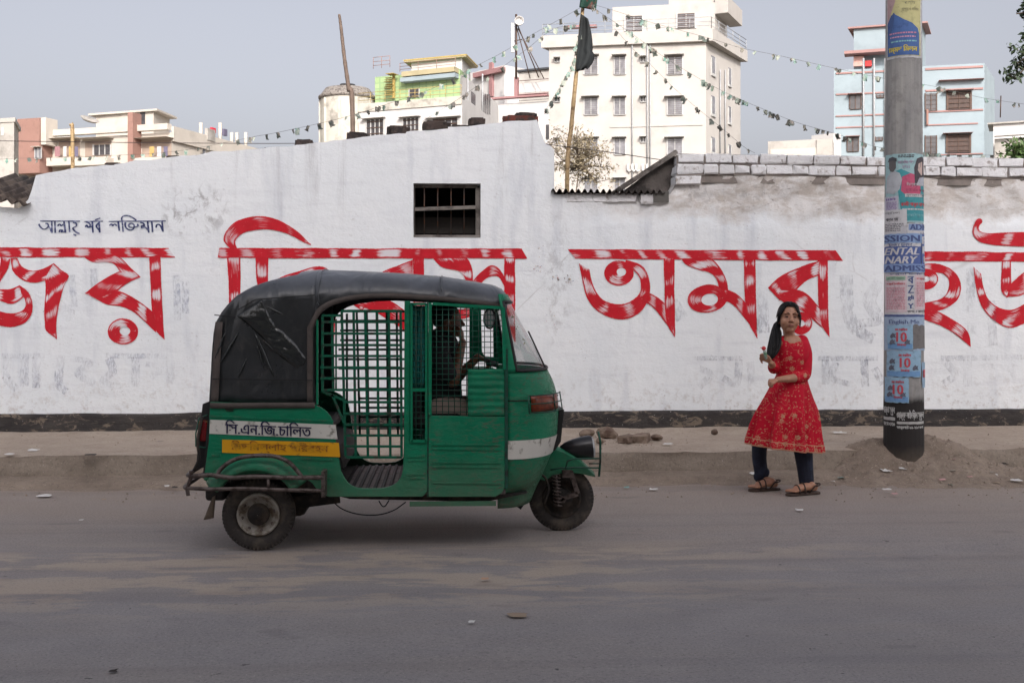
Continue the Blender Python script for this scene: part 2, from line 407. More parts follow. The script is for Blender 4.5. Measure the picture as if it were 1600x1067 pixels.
def mat_redpaint():
    k = NT('red_sign_paint'); uvn = k.n('UVMap'); U, D, _ = k.sep(uvn.outputs[0]); p = k.position()
    cmb = k.n('CombineXYZ'); k.link(k.math('MULTIPLY', U, 5.0), cmb.inputs[0]); k.link(k.math('MULTIPLY', D, 130.0), cmb.inputs[1])
    st = k.noise(1.0, 4, .6, cmb.outputs[0])
    w1 = k.noise(1.3, 2, .5, p)
    ph = k.math('SINE', k.math('MULTIPLY', k.math('ADD', k.math('MULTIPLY', U, 1 / .25), k.math('MULTIPLY', w1, 2.6)), 6.2832))
    val = k.math('ADD', k.math('MULTIPLY', ph, .8), k.math('MULTIPLY', k.math('SUBTRACT', st, .5), 3.6))
    val = k.math('ADD', val, k.math('MULTIPLY', k.math('SUBTRACT', k.noise(3.2, 3, .6, p), .5), 3.4))
    wh = k.ramp(val, .34, .82)
    inner = k.n('MapRange'); inner.inputs[1].default_value = .010; inner.inputs[2].default_value = .020; k.link(k.math('ADD', D, k.math('MULTIPLY', k.math('SUBTRACT', k.noise(40, 3, .6, p), .5), .012)), inner.inputs[0])
    wh = k.math('MULTIPLY', k.math('MULTIPLY', wh, inner.outputs[0]), k.ramp(k.noise(1.6, 2, .5, k.position((1, 1, 1), False)), .30, .52, (.25, .25, .25, 1), (.95, .95, .95, 1)))
    red = k.mix(k.ramp(k.noise(8, 5, .6, p), .35, .7), C(190, 16, 34), C(205, 26, 44))
    red = k.mix(k.math('MULTIPLY', k.ramp(st, .52, .7), .45), red, C(150, 52, 50))
    c = k.mix(wh, red, C(224, 222, 226))
    chip = k.ramp(k.noise(34, 7, .75, k.position((1, 1, 2.5))), .66, .70)
    c = k.mix(chip, c, C(222, 218, 220))
    cut = k.math('GREATER_THAN', k.math('ADD', D, .0002), k.math('MULTIPLY', k.math('SUBTRACT', k.noise(70, 5, .7, k.position((1, 1, 1.6))), .42), .016))
    tr = k.n('BsdfTransparent'); mx = k.n('MixShader'); k.link(cut, mx.inputs[0]); k.link(tr.outputs[0], mx.inputs[1]); k.link(k.b.outputs[0], mx.inputs[2]); k.out(c, .6, 0, .3)
    k.link(mx.outputs[0], k.t.nodes['Material Output'].inputs[0]); return k.m
def mat_ghost(name, col, lo, hi, sc_=30):
    """worn old lettering: paint that survives only in flecks"""
    k = NT(name)
    a = k.ramp(k.noise(sc_, 8, .75, k.position((1.4, 1, .55)), .4), lo, hi)
    a = k.math('MULTIPLY', k.math('MULTIPLY', a, .46), k.ramp(k.noise(2.0, 4, .55), .34, .62))
    tr = k.n('BsdfTransparent'); mx = k.n('MixShader'); k.link(a, mx.inputs[0]); k.link(tr.outputs[0], mx.inputs[1]); k.link(k.b.outputs[0], mx.inputs[2])
    k.out(col, .9); k.link(mx.outputs[0], k.t.nodes['Material Output'].inputs[0])
    return k.m
m_white = mat_white(); m_tar = mat_tar(); m_red = mat_redpaint()
m_blue = M('blue_sign_paint', C(38, 52, 104), .7, var=.25, scale=14, dirt=C(150, 156, 186), dscale=30, damt=.35)
m_ghost = mat_ghost('faded_blue_paint', C(140, 150, 180), .44, .62)
m_ghost2 = mat_ghost('faded_grey_paint', C(136, 142, 162), .42, .62, 24)
m_brickw = M('limewashed_brick', C(224, 224, 225), .92, var=.08, dirt=C(140, 130, 122), dscale=9, damt=.22, bump=.6, bscale=30, bdist=.015)
m_mortar = M('dark_mortar', C(136, 128, 122), .95, var=.25, bump=.5, bscale=30)
m_brickd = M('dark_weathered_brick', C(86, 74, 69), .95, var=.3, dirt=C(52, 48, 46), dscale=12, damt=.6, bump=.7, bscale=35, bdist=.015)
m_brickr = M('red_brick_lump', C(124, 66, 54), .95, var=.3, dirt=C(70, 60, 56), dscale=12, damt=.6, bump=.7, bscale=35, bdist=.015)
m_dark = M('dark_interior', C(24, 22, 21), .95, var=.2, bump=0)
m_iron = M('rusty_iron', C(74, 66, 62), .6, .6, dirt=C(92, 62, 46), dscale=20, damt=.5)
m_concrete = M('old_concrete', C(128, 122, 116), .92, dirt=C(80, 74, 70), dscale=5, damt=.5, bump=.4)
m_tin = M('corrugated_tin', C(62, 56, 52), .75, .15, var=.3, dirt=C(40, 34, 30), dscale=6, damt=.6)

SPLIT = at(866, 300, W).x
def wall_face(xs, top, zs, hole, back=.26, rough=None, y0=W):
    """front face as a displaced grid under a top outline, with top, back and window reveal"""
    b = MB(); idx = {}
    def vert(x, z):
        key = (round(x, 4), round(z, 4))
        if key not in idx:
            d = .0014 * fbm(x, 0, z, 3, .8) + .0008 * fbm(x, 4, z, 3, 4)
            if rough: d += rough(x, z)
            idx[key] = len(b.v); b.v.append((x, y0 - d, z))
        return idx[key]
    for xa, xb in zip(xs, xs[1:]):
        ta, tb = top(xa + 1e-4), top(xb - 1e-4)
        for za, zb in zip(zs, zs[1:]):
            if hole and xa > hole[0] - .001 and xb < hole[1] + .001 and za > hole[2] - .001 and zb < hole[3] + .001: continue
            a0, a1, b0, b1 = min(za, ta), min(zb, ta), min(za, tb), min(zb, tb)
            if a1 - a0 < 1e-5 and b1 - b0 < 1e-5: continue
            q = [vert(xa, a0), vert(xb, b0), vert(xb, b1), vert(xa, a1)]
            f = []
            for i in q:
                if i not in f: f.append(i)
            if len(f) > 2: b.smooth.add(len(b.f)); b.f.append(tuple(f))
        b.add([(xa, y0, ta), (xb, y0, tb), (xb, y0 + back, tb), (xa, y0 + back, ta)], [(0, 1, 2, 3)])
        b.add([(xa, y0 + back, 0), (xb, y0 + back, 0), (xb, y0 + back, tb), (xa, y0 + back, ta)], [(0, 1, 2, 3)]) if not (hole and xa > hole[0] - .001 and xb < hole[1] + .001) else None
        if abs(top(xb + 2e-4) - tb) > .02:       # upright edge where the top steps
            z1, z2 = sorted((tb, top(xb + 2e-4)))
            b.add([(xb, y0 - .002, z1), (xb, y0 + back, z1), (xb, y0 + back, z2), (xb, y0 - .002, z2)], [(0, 1, 2, 3)])
    if hole:
        h0, h1, z0, z1 = hole
        for P in ([(h0, z0), (h0, z1)], [(h1, z1), (h1, z0)], [(h0, z1), (h1, z1)], [(h1, z0), (h0, z0)]):
            (xa, za), (xb, zb) = P
            b.add([(xa, y0 - .004, za), (xb, y0 - .004, zb), (xb, y0 + back, zb), (xa, y0 + back, za)], [(0, 1, 2, 3)])
        b.add([(h0, y0 + back, 0), (h1, y0 + back, 0), (h1, y0 + back, z0), (h0, y0 + back, z0)], [(0, 1, 2, 3)])
        b.add([(h0, y0 + back, z1), (h1, y0 + back, z1), (h1, y0 + back, top(h1)), (h0, y0 + back, top(h0))], [(0, 1, 2, 3)])
    return b
def toptab(pts): return [(at(x, y, W).x, at(x, y, W).z) for x, y in pts]
SHED_TOP = [(-20.0, at(0, 326, W).z + .1)] + toptab([(-10, 322), (30, 326), (44, 312)]) + toptab([(44.2, 312), (50, 296), (52, 274), (100, 266), (180, 256), (335, 238), (395, 233), (440, 230), (560, 215.5), (640, 206), (740, 196), (800, 190), (843, 187)]) + \
    toptab([(846, 188), (847.5, 224), (860, 229), (867.5, 236)]) + [(SPLIT + .02, at(867.5, 236, W).z)]
def shed_top(x):
    z = interp(SHED_TOP, x)
    return z + .014 * fbm(x, 0, 0, 3, 5)
p0 = at(646, 371, W); p1 = at(751, 287, W)
HOLE = (p0.x, p1.x, p0.z, p1.z)
def fine(a, b, st, must=()):
    n = max(1, int(round((b - a) / st))); L = [a + (b - a) * i / n for i in range(n + 1)]
    L = [v for v in L if all(abs(v - m_) > st * .45 for m_ in must)] + list(must)
    return sorted(L)
shed = thing('shed_wall', (at(430, 500, W).x, W + .13, 0), 'whitewashed shed end wall with sloping top, small barred window and red lettering', 'wall'); shed['kind'] = 'thing'
steps = [at(x, 300, W).x for x in (44.1, 52, 847, 846)]
xs = [-20, -14, -10] + fine(-7.5, SPLIT, .045, [HOLE[0], HOLE[1]] + steps[:1] + steps[2:3])
zs = fine(0.15, 3.75, .045, [HOLE[2], HOLE[3]])
wall_face(xs, shed_top, zs, HOLE).build('wall_face', m_white, shed)
# dark room behind the opening
b = MB(); h0, h1, z0, z1 = HOLE
b.box(h0 - .4, h1 + .4, W + .9, W + .92, z0 - .4, z1 + .3); b.build('room_back', m_dark, shed)
b = MB().box(h0 - .3, h1 + .3, W + .27, W + .9, z1 + .3, z1 + .32).box(h0 - .4, h0 - .38, W + .27, W + .9, z0 - .4, z1 + .3).box(h1 + .38, h1 + .4, W + .27, W + .9, z0 - .4, z1 + .3).box(h0 - .3, h1 + .3, W + .27, W + .9, z0 - .42, z0 - .4)
b.build('room_side', m_dark, shed)
win = MB()
win.box(h0 + .001, h1 - .001, W + .02, W + .11, z0 + .001, z0 + .028).box(h0 + .001, h1 - .03, W + .10, W + .14, z1 - .035, z1 - .002)
win.box(h1 - .05, h1 - .002, W + .06, W + .14, z0 + .03, z1 - .036).box(h0 + .002, h0 + .014, W + .06, W + .14, z0 + .03, z1 - .036)
winp = win.build('window', m_concrete, shed, bevel=.004)
zm = at(700, 322, W).z
MB().add([(h0 + .015, W - .012, zm - .03), (h1 - .052, W - .012, zm - .005), (h1 - .052, W + .12, zm + .02), (h0 + .015, W + .12, zm - .005),
          (h0 + .015, W - .012, zm - .055), (h1 - .052, W - .012, zm - .03), (h1 - .052, W + .12, zm - .005), (h0 + .015, W + .12, zm - .03)],
         [(0, 1, 2, 3), (7, 6, 5, 4), (0, 4, 5, 1), (1, 5, 6, 2), (2, 6, 7, 3), (3, 7, 4, 0)]).build('shelf_slab', m_concrete, winp)
for i in range(4):
    x = lerp(h0, h1, (.16, .36, .56, .755)[i])
    MB().tube([(x, W + .075, z0 + .028), (x, W + .075, z1 - .035)], .007, 6).build('bar', m_iron, winp)
MB().box(h0 + .015, h1 - .053, W + .20, W + .212, zm - .27, zm - .1).build('shutter_board', M('dusty_board', C(46, 42, 38), .9), winp)
# tar band along the foot
def tar(x0, x1, par):
    b = MB(); st = [x0 + (x1 - x0) * i / 240 for i in range(241)]
    ztop = lambda x: at(600, 643, W).z + .012 * fbm(x, 2, 0, 3, 1.5) - .006
    rows = []
    for j in range(9):
        t = j / 8
        rows.append([(x, W - .030 + .012 * t - .022 * abs(fbm(x, 5, t * .25, 3, 5)) * (1 if 0 < j < 8 else .3), lerp(.17, ztop(x), t)) for x in st])
    rows.append([(x, W + .02, ztop(x) + .002) for x in st])
    b.grid(rows); return b.build('tar_band', m_tar, par)
tar(-10, SPLIT, shed)

# ---- right-hand boundary wall
bw = thing('boundary_wall', (at(1330, 500, W).x, W + .13, 0), 'whitewashed boundary wall with bare brick top courses, behind the girl and the pole', 'wall'); bw['kind'] = 'thing'
BT = [(SPLIT - .02, at(866, 304, W).z)] + toptab([(868, 304), (1053, 303), (1055.5, 274), (1100, 274), (1350, 277), (1700, 282)]) + [(20, at(1700, 282, W).z)]
def bw_top(x): return interp(BT, x)
def bw_rough(x, z):
    k = smooth((z - 2.35) / .2) * smooth((x - SPLIT) / .8)
    return k * (.035 * fbm(x, 9, z, 4, 3.2) + .02 * abs(fbm(x, 2, z * 2, 3, 7)) - .02)
xs = fine(SPLIT, 7.6, .045, [at(1054.2, 300, W).x]) + [10, 14, 20]
wall_face(xs, bw_top, fine(.15, 3.2, .045), None, rough=bw_rough).build('wall_face', m_white, bw)
tar(SPLIT, 12, bw)
# brick courses, each brick its own piece
def brick_mesh(l, h, d, seed):
    bm = bmesh.new(); bmesh.ops.create_cube(bm, size=1)
    bmesh.ops.scale(bm, vec=(l, d, h), verts=bm.verts)
    bmesh.ops.bevel(bm, geom=list(bm.edges), offset=.009, segments=1, affect='EDGES')
    r = random.Random(seed)
    for v in bm.verts: v.co += Vector((r.uniform(-1, 1), r.uniform(-1, 1), r.uniform(-1, 1))) * .009
    me = bpy.data.meshes.new('brick'); bm.to_mesh(me); bm.free(); me.materials.append(m_brickw); return me
long_b = [brick_mesh(.272, .094, .27, i) for i in range(5)]; short_b = [brick_mesh(.155, .094, .27, i + 9) for i in range(5)]
x_br = at(1056, 250, W).x; xe = 7.4
topz = lambda x: interp(toptab([(1056, 240), (1600, 247), (1800, 249)]), x)
b = MB(); n = 40
b.grid([[(lerp(x_br + .01, xe, i / n), W + .012, topz(lerp(x_br, xe, i / n)) - z) for i in range(n + 1)] for z in (.02, .3)])
b.grid([[(lerp(x_br + .01, xe, i / n), W + y, topz(lerp(x_br, xe, i / n)) - .02) for i in range(n + 1)] for y in (.012, .24)])
b.build('mortar_bed', m_mortar, bw)
for course, (dz, meshes, pitch) in enumerate(((.050, long_b, .287), (.158, short_b, .168))):
    x = x_br + (.02 if course == 0 else .0)
    while x < xe - .2:
        L = pitch
        if course == 1 and rnd.random() < .25: L = .287; me = rnd.choice(long_b)
        else: me = rnd.choice(meshes)
        piece('brick', me, bw, (x + L / 2, W + .128 + rnd.uniform(-.012, .012), topz(x) - dz + rnd.uniform(-.004, .004)), (0, rnd.uniform(-.012, .012), rnd.uniform(-.02, .02)))
        x += L
# the two bricks standing at the end of the wall, and the third, half-plastered course
for (px, py, me) in ((1075, 282, long_b[1]), (1020, 311, long_b[2])):
    q = at(px, py, W); piece('brick', me, bw, (q.x, W + .105, q.z))
for px in (905, 948, 975):
    q = at(px, 309, W); piece('brick', rnd.choice(long_b), bw, (q.x, W + .1305, q.z), (0, rnd.uniform(-.02, .02), 0))

# ================================================================ sign writing on the wall
LAYER = [0]
def resample(P, n):
    d = [0]
    for a, c in zip(P, P[1:]): d.append(d[-1] + math.dist(a, c))
    out = []; j = 0
    for i in range(n):
        s_ = d[-1] * i / (n - 1)
        while j < len(d) - 2 and d[j + 1] < s_: j += 1
        t = (s_ - d[j]) / max(1e-9, d[j + 1] - d[j]); out.append(tuple(lerp(a, c, t) for a, c in zip(P[j], P[j + 1])))
    return out
def ribbon(b, Lp, Rp, n=26, curve=True, closed=False, plane=W, cols=4, edges=True):
    """one brush stroke between two edge lines (photograph pixels) laid on the wall; UV = (metres along, metres from the edge)"""
    LAYER[0] += 1; y = plane - .0048 - (LAYER[0] % 14) * .0002
    if curve: Lp = catmull(Lp, 6, closed); Rp = catmull(Rp, 6, closed)
    if closed: Lp.append(Lp[0]); Rp.append(Rp[0])
    Lp = resample(Lp, n); Rp = resample(Rp, n); u = rnd.random() * 3
    base = len(b.v); prev = None; vs = []
    for l, r in zip(Lp, Rp):
        jl = noise.noise((l[0] * .045, l[1] * .045, 1.5)); jr = noise.noise((r[0] * .045, r[1] * .045, 7.5)); wl, wr = at(l[0] + jl * .7, l[1] + jl * .9, y), at(r[0] + jr * .7, r[1] + jr * .9, y); c = (wl + wr) / 2; wd = (wl - wr).length
        if prev is not None: u += (c - prev).length
        prev = c
        for k in range(cols + 1):
            t = k / cols; b.uv[len(b.v) + len(vs)] = (u, (min(t, 1 - t) if edges else t) * wd)
            vs.append(wl.lerp(wr, t))
    fs = []
    for i in range(n - 1):
        for k in range(cols):
            a = i * (cols + 1) + k; fs.append((a, a + 1, a + cols + 2, a + cols + 1))
    b.add(vs, fs)
def blob(b, cx, cy, rx, ry, hole=.3, tilt=0, hx=0, hy=0):
    L_ = []; R_ = []
    for i in range(14):
        a = 2 * math.pi * i / 14; ca, sa = math.cos(a), math.sin(a); ct, st = math.cos(tilt), math.sin(tilt)
        ex, ey = rx * ca, ry * sa; L_.append((cx + ex * ct - ey * st, cy + ex * st + ey * ct))
        ex, ey = rx * hole * ca + hx, ry * hole * sa + hy; R_.append((cx + ex * ct - ey * st, cy + ex * st + ey * ct))
    ribbon(b, L_, R_, 40, True, True, edges=False)
def letter(par, name, strokes, blobs=()):
    b = MB()
    for s_ in strokes: ribbon(b, s_[0], s_[1], s_[2] if len(s_) > 2 else 26)
    for q in blobs: blob(b, *q)
    return b.build(name, m_red, par)
def header(par, tl, bl, tr, br):
    b = MB(); ribbon(b, [tl, tr], [bl, br], 60, False); b.build('painted_head_line', m_red, par)

header(shed, (-90, 386), (-90, 401.5), (263, 387.5), (274, 402.8))
letter(shed, 'painted_letter', [
    ([(27, 403), (35, 417), (50, 423), (68, 419), (84, 411)], [(16, 403), (20, 424), (36, 438), (55, 442), (74, 438)]),
    ([(70, 436), (71, 450), (69, 485), (70, 505), (72, 517), (89, 530)], [(84, 411), (96, 422), (108, 431), (99, 448), (92, 478), (88, 505), (89, 530)]),
    ([(-20, 455), (0, 452), (15, 452), (31, 446)], [(-20, 465), (0, 470), (18, 475), (38, 464)]),
    ([(31, 446), (44, 456), (51, 475), (49, 492), (38, 505), (20, 511), (0, 509), (-25, 500)], [(33, 458), (38, 466), (40, 476), (36, 484), (25, 489), (12, 489), (0, 486), (-18, 480)]),
    ([(16, 404), (12, 420), (2, 436), (-6, 452)], [(1, 402), (0, 415), (-8, 426), (-18, 440)])])
letter(shed, 'painted_letter', [
    ([(233, 402), (235, 440), (237, 485), (242, 514), (257, 531)], [(251, 402), (252, 440), (254, 485), (255.5, 512), (257.5, 531)]),
    ([(131, 402), (145, 410), (165, 410), (178, 413), (187, 424)], [(165, 399), (178, 399), (190, 404), (205, 419), (220, 433)]),
    ([(187, 424), (165, 435), (148, 446), (132, 458)], [(220, 433), (203, 441), (186, 453), (168, 476)]),
    ([(175, 458), (186, 455), (205, 463), (222, 474), (241, 489)], [(150, 467), (168, 476), (190, 479), (213, 491), (244, 520)])],
    [(192, 518, 24, 20.5, .34, 0, 3, -1)])
header(shed, (343, 387.5), (340, 403), (815, 388.5), (824, 404.3))
letter(shed, 'painted_vowel_sign', [
    ([(359, 388), (350, 378), (350, 368), (356, 358), (370, 346), (390, 339.5), (415, 338.5), (435, 344), (455, 355), (470, 366), (480, 377), (486, 382)],
     [(371, 389), (368, 380), (372, 371), (384, 363), (405, 359), (425, 359.5), (445, 364), (460, 371), (475, 379), (486, 383)], 40),
    ([(355, 402), (357, 450), (359, 500), (362, 525), (374, 536)], [(376, 402), (376, 450), (375, 500), (374.5, 520), (374.5, 536)])])
letter(shed, 'painted_letter', [
    ([(399, 402), (401, 440), (408, 475)], [(419, 402), (419, 440), (424, 462)]),
    ([(404, 470), (430, 438), (465, 425), (500, 416), (520, 432), (524, 480), (522, 537)], [(424, 486), (440, 455), (468, 441), (492, 434), (505, 445), (508, 490), (508, 537)], 40)])
letter(shed, 'painted_letter', [
    ([(645, 402), (646, 460), (647, 505), (663, 532)], [(662.5, 402), (663, 460), (664, 505), (664, 532)]),
    ([(645, 406), (598, 425), (560, 450), (540, 468)], [(645, 430), (612, 442), (590, 456), (566, 486)]),
    ([(580, 462), (610, 470), (646, 495)], [(550, 474), (590, 490), (650, 528)])])
letter(shed, 'painted_letter', [
    ([(675, 402), (688, 416), (704, 421), (718, 425), (727, 437), (730, 470)], [(722, 398), (732, 406), (738, 420), (739, 436), (741, 455), (742, 480)]),
    ([(730, 455), (742, 435), (757, 420), (768, 414.5), (780, 420), (791, 437)], [(745, 475), (752, 445), (762, 434), (773, 431), (781, 435), (789, 450)]),
    ([(788, 402), (788, 440), (788, 490), (804, 534)], [(805, 404), (805, 440), (805, 490), (805.5, 534)])], [(720, 478, 26, 20, .3)])
header(bw, (887, 389.5), (899, 404.5), (1306, 391.5), (1317, 407.5))
letter(bw, 'painted_letter', [
    ([(904, 411), (910, 440), (917, 465), (930, 483), (950, 495), (972, 499), (995, 491), (1010, 475), (1016, 452), (1012, 428), (1000, 413), (978, 406)],
     [(921, 421), (925, 440), (933, 458), (945, 470), (963, 475), (980, 473), (993, 465), (1000, 455), (1001, 444), (999, 434), (992, 425), (975, 415)], 60),
    ([(1010, 456), (1016, 458), (1030, 466), (1043, 478)], [(1000, 466), (1006, 472), (1022, 482), (1044, 510)]),
    ([(1037, 404), (1038, 450), (1039, 485), (1043, 508), (1055, 528)], [(1054, 404), (1054, 450), (1054.5, 485), (1055, 508), (1055.5, 528)])],
    [(967, 427, 23, 20, .32, 0, 4, -2)])
letter(bw, 'painted_letter', [
    ([(1064, 404), (1072, 414), (1090, 421), (1110, 427), (1121, 440), (1125, 466)], [(1088, 400), (1108, 402), (1122, 414), (1132, 430), (1138, 450), (1136, 472)]),
    ([(1134, 451), (1152, 460), (1168, 476)], [(1126, 468), (1146, 477), (1172, 508)]),
    ([(1162, 404), (1163, 440), (1165, 480), (1170, 505), (1183, 529)], [(1181, 405), (1181, 440), (1181.5, 480), (1182.5, 505), (1183.5, 529)])],
    [(1105, 467, 31, 22, .42, -.12, 4, 2)])
letter(bw, 'painted_letter', [
    ([(1277, 406), (1278, 440), (1279, 480), (1282, 505), (1296, 527)], [(1294, 406), (1294, 440), (1294.5, 480), (1295, 505), (1296.5, 527)]),
    ([(1280, 407), (1250, 417), (1220, 432), (1200, 450)], [(1279, 431), (1262, 438), (1246, 451), (1219, 470)]),
    ([(1222, 452), (1245, 452), (1262, 460), (1280, 480)], [(1212, 463), (1230, 476), (1255, 487), (1284, 512)])],
    [(1252, 505, 17, 18, .3)])
header(bw, (1392, 392.5), (1384, 407.5), (1700, 395), (1700, 410))
letter(bw, 'painted_letter', [
    ([(1425, 420), (1440, 413), (1462, 411.5), (1480, 417), (1495, 429), (1502, 447), (1498, 465), (1484, 479), (1465, 486), (1440, 492)],
     [(1440, 436), (1452, 428), (1470, 427), (1479, 432), (1483, 440), (1482, 452), (1476, 462), (1464, 469), (1450, 472), (1430, 476)], 44),
    ([(1425, 474), (1446, 479), (1467, 487), (1490, 500), (1508, 513), (1515, 525), (1517, 541)], [(1420, 488), (1446, 500), (1468, 508), (1490, 520), (1505, 532), (1511, 537), (1516.5, 542)])],
    [(1447, 436, 19, 16, .3)])
letter(bw, 'painted_letter', [
    ([(1525, 344), (1520, 358), (1521, 368), (1530, 378), (1545, 382), (1570, 384), (1600, 385.5), (1660, 386)], [(1534, 346), (1529, 355), (1531, 361), (1540, 364), (1555, 364), (1575, 363), (1600, 363), (1660, 362)], 36),
    ([(1565, 408), (1564, 440), (1565, 456), (1573, 465)], [(1580, 408), (1580, 435), (1580, 448), (1577, 464)]),
    ([(1580, 443), (1600, 425), (1622, 416)], [(1573, 465), (1596, 461), (1630, 440)]),
    ([(1521, 417), (1524, 445), (1530, 470), (1540, 488), (1555, 502), (1575, 512), (1595, 508), (1615, 495), (1635, 470), (1640, 450)],
     [(1533, 428), (1537, 450), (1545, 468), (1560, 480), (1580, 484), (1600, 475), (1615, 462), (1622, 448), (1624, 440), (1622, 430)], 50)], [(1530, 346, 5, 5, .2)])
# small blue line of script, brush strokes in a grid of the enlarged photograph
def thin(b, pts, w, ox, oy, s_, plane=W):
    P = catmull([(ox + x / s_, oy + y / s_) for x, y in pts], 5) if len(pts) > 2 else [(ox + x / s_, oy + y / s_) for x, y in pts]
    L_ = []; R_ = []
    for i, q in enumerate(P):
        a = P[max(0, i - 1)]; c = P[min(len(P) - 1, i + 1)]; dx, dy = c[0] - a[0], c[1] - a[1]; d = math.hypot(dx, dy) or 1
        ww = w * (.75 + .5 * abs(dy / d)) / 2
        L_.append((q[0] - dy / d * ww, q[1] + dx / d * ww)); R_.append((q[0] + dy / d * ww, q[1] - dx / d * ww))
    ribbon(b, L_, R_, max(4, len(P)), False, plane=plane, cols=2)
WORDS = [
  [[(90, 110), (545, 115)], [(75, 145), (95, 180), (130, 205), (165, 195), (186, 165), (172, 140), (150, 140)], [(184, 170), (205, 195), (225, 245)], [(222, 112), (228, 246)], [(258, 112), (263, 246)],
   [(290, 168), (312, 146), (332, 168), (352, 148), (372, 168)], [(362, 112), (380, 244)], [(308, 240), (318, 212), (345, 216), (332, 236), (378, 232)], [(418, 112), (428, 240)],
   [(465, 130), (500, 138), (502, 170), (462, 192), (492, 232), (540, 258)], [(470, 264), (502, 276)]],
  [[(595, 118), (808, 115)], [(605, 182), (620, 158), (640, 186), (662, 164), (650, 138), (612, 122)], [(640, 186), (690, 176)], [(684, 118), (693, 246)], [(715, 102), (775, 78)], [(762, 116), (768, 242)], [(764, 128), (730, 172), (768, 222)]],
  [[(870, 118), (1520, 112)], [(878, 164), (902, 144), (915, 166), (938, 146), (962, 166)], [(978, 118), (990, 222)], [(1034, 234), (1024, 118), (1018, 82), (1045, 56), (1092, 52), (1142, 74), (1186, 105)],
   [(1062, 128), (1058, 165), (1078, 200), (1120, 216), (1155, 200), (1160, 160), (1130, 140), (1100, 158), (1110, 182), (1160, 186), (1205, 170), (1196, 148)],
   [(1228, 128), (1268, 142), (1272, 176), (1246, 190), (1250, 164), (1290, 186), (1324, 220)], [(1312, 116), (1325, 244)], [(1358, 115), (1368, 238)], [(1408, 186), (1414, 156), (1440, 150), (1462, 172), (1488, 232)], [(1476, 114), (1488, 236)]]]
for wd in WORDS:
    b = MB()
    for s_ in wd: thin(b, s_, 2.1, 50, 330, 7.27)
    b.build('painted_script', m_blue, shed)
# remains of earlier lettering under the whitewash
def ghost(par, strokes, w, mat_):
    b = MB()
    for s_ in strokes: thin(b, s_, w, 0, 0, 1)
    o = b.build('faded_lettering', mat_, par); o['kind'] = 'stuff'
ghost(shed, [[(-10, 556), (70, 556)], [(12, 558), (10, 590), (26, 608)], [(38, 560), (38, 604)], [(57, 558), (57, 606)], [(95, 556), (92, 600), (104, 612)], [(115, 560), (140, 566), (122, 584), (148, 600)], [(165, 556), (275, 556)],
             [(170, 560), (176, 580), (160, 596), (190, 604)], [(212, 558), (212, 604)], [(228, 568), (250, 575), (235, 590)], [(266, 558), (266, 600)]], 11, m_ghost)
ghost(shed, [[(112, 430), (116, 480)], [(105, 478), (112, 490), (104, 500)], [(146, 420), (148, 470)], [(275, 430), (278, 500)], [(290, 440), (290, 490)]], 9, m_ghost)
ghost(bw, [[(1085, 560), (1160, 560)], [(1092, 575), (1110, 585), (1092, 605)], [(1155, 562), (1150, 600), (1130, 590)], [(1172, 565), (1176, 604)], [(1278, 560), (1372, 560)], [(1290, 562), (1290, 600)], [(1306, 566), (1300, 590), (1328, 600)], [(1350, 562), (1352, 604)], [(1366, 575), (1380, 600)]], 10, m_ghost2)
ghost(bw, [[(1322, 430), (1324, 480), (1335, 512), (1365, 530)], [(1375, 440), (1358, 470), (1372, 500), (1340, 505)], [(1188, 440), (1192, 520)], [(1050, 470), (1066, 498)]], 17, m_ghost2)
ghost(bw, [[(1470, 560), (1600, 558)], [(1478, 566), (1492, 585), (1474, 600)], [(1512, 562), (1512, 604)], [(1530, 575), (1548, 572), (1544, 594), (1566, 588)], [(1580, 562), (1580, 600)], [(1516, 420), (1518, 520)], [(1548, 470), (1552, 540)]], 11, m_ghost2)
# ================================================================ buildings on the photographer's side; they keep the street in shade
m_bk = M('grey_plaster', C(188, 182, 172), .9, dirt=C(140, 132, 122), dscale=1.2, damt=.4, bump=.2)
m_bkglass = M('dark_glass', C(40, 46, 52), .12, bump=0)
def back_building(x0, x1, y0, y1, h, label, floors):
    t = thing('apartment_building', ((x0 + x1) / 2, (y0 + y1) / 2, 0), label, 'building')
    MB().box(x0, x1, y0, y1, 0, h).build('wall', m_bk, t)
    MB().box(x0 - .3, x1 + .3, y0 - .3, y1 + .3, h, h + .25).build('roof', m_concrete, t)
    me = MB().box(-.7, .7, -.03, .03, -.65, .65).mesh('window'); me.materials.append(m_bkglass)
    n = int((x1 - x0) / 3.4); fh = h / floors
    for f in range(floors):
        for i in range(n): piece('window', me, t, (x0 + (x1 - x0) * (i + .5) / n, y1 + .02, f * fh + fh * .55))
back_building(-9.5, 13.5, -17, -8.2, 16.6, 'tall five storey block behind the photographer, across the road from the wall', 5)
back_building(-40, -14, -18, -9, 6.2, 'low two storey block behind the photographer to the left', 2)
back_building(17.5, 42, -18, -9, 6.2, 'low two storey block behind the photographer to the right', 2)
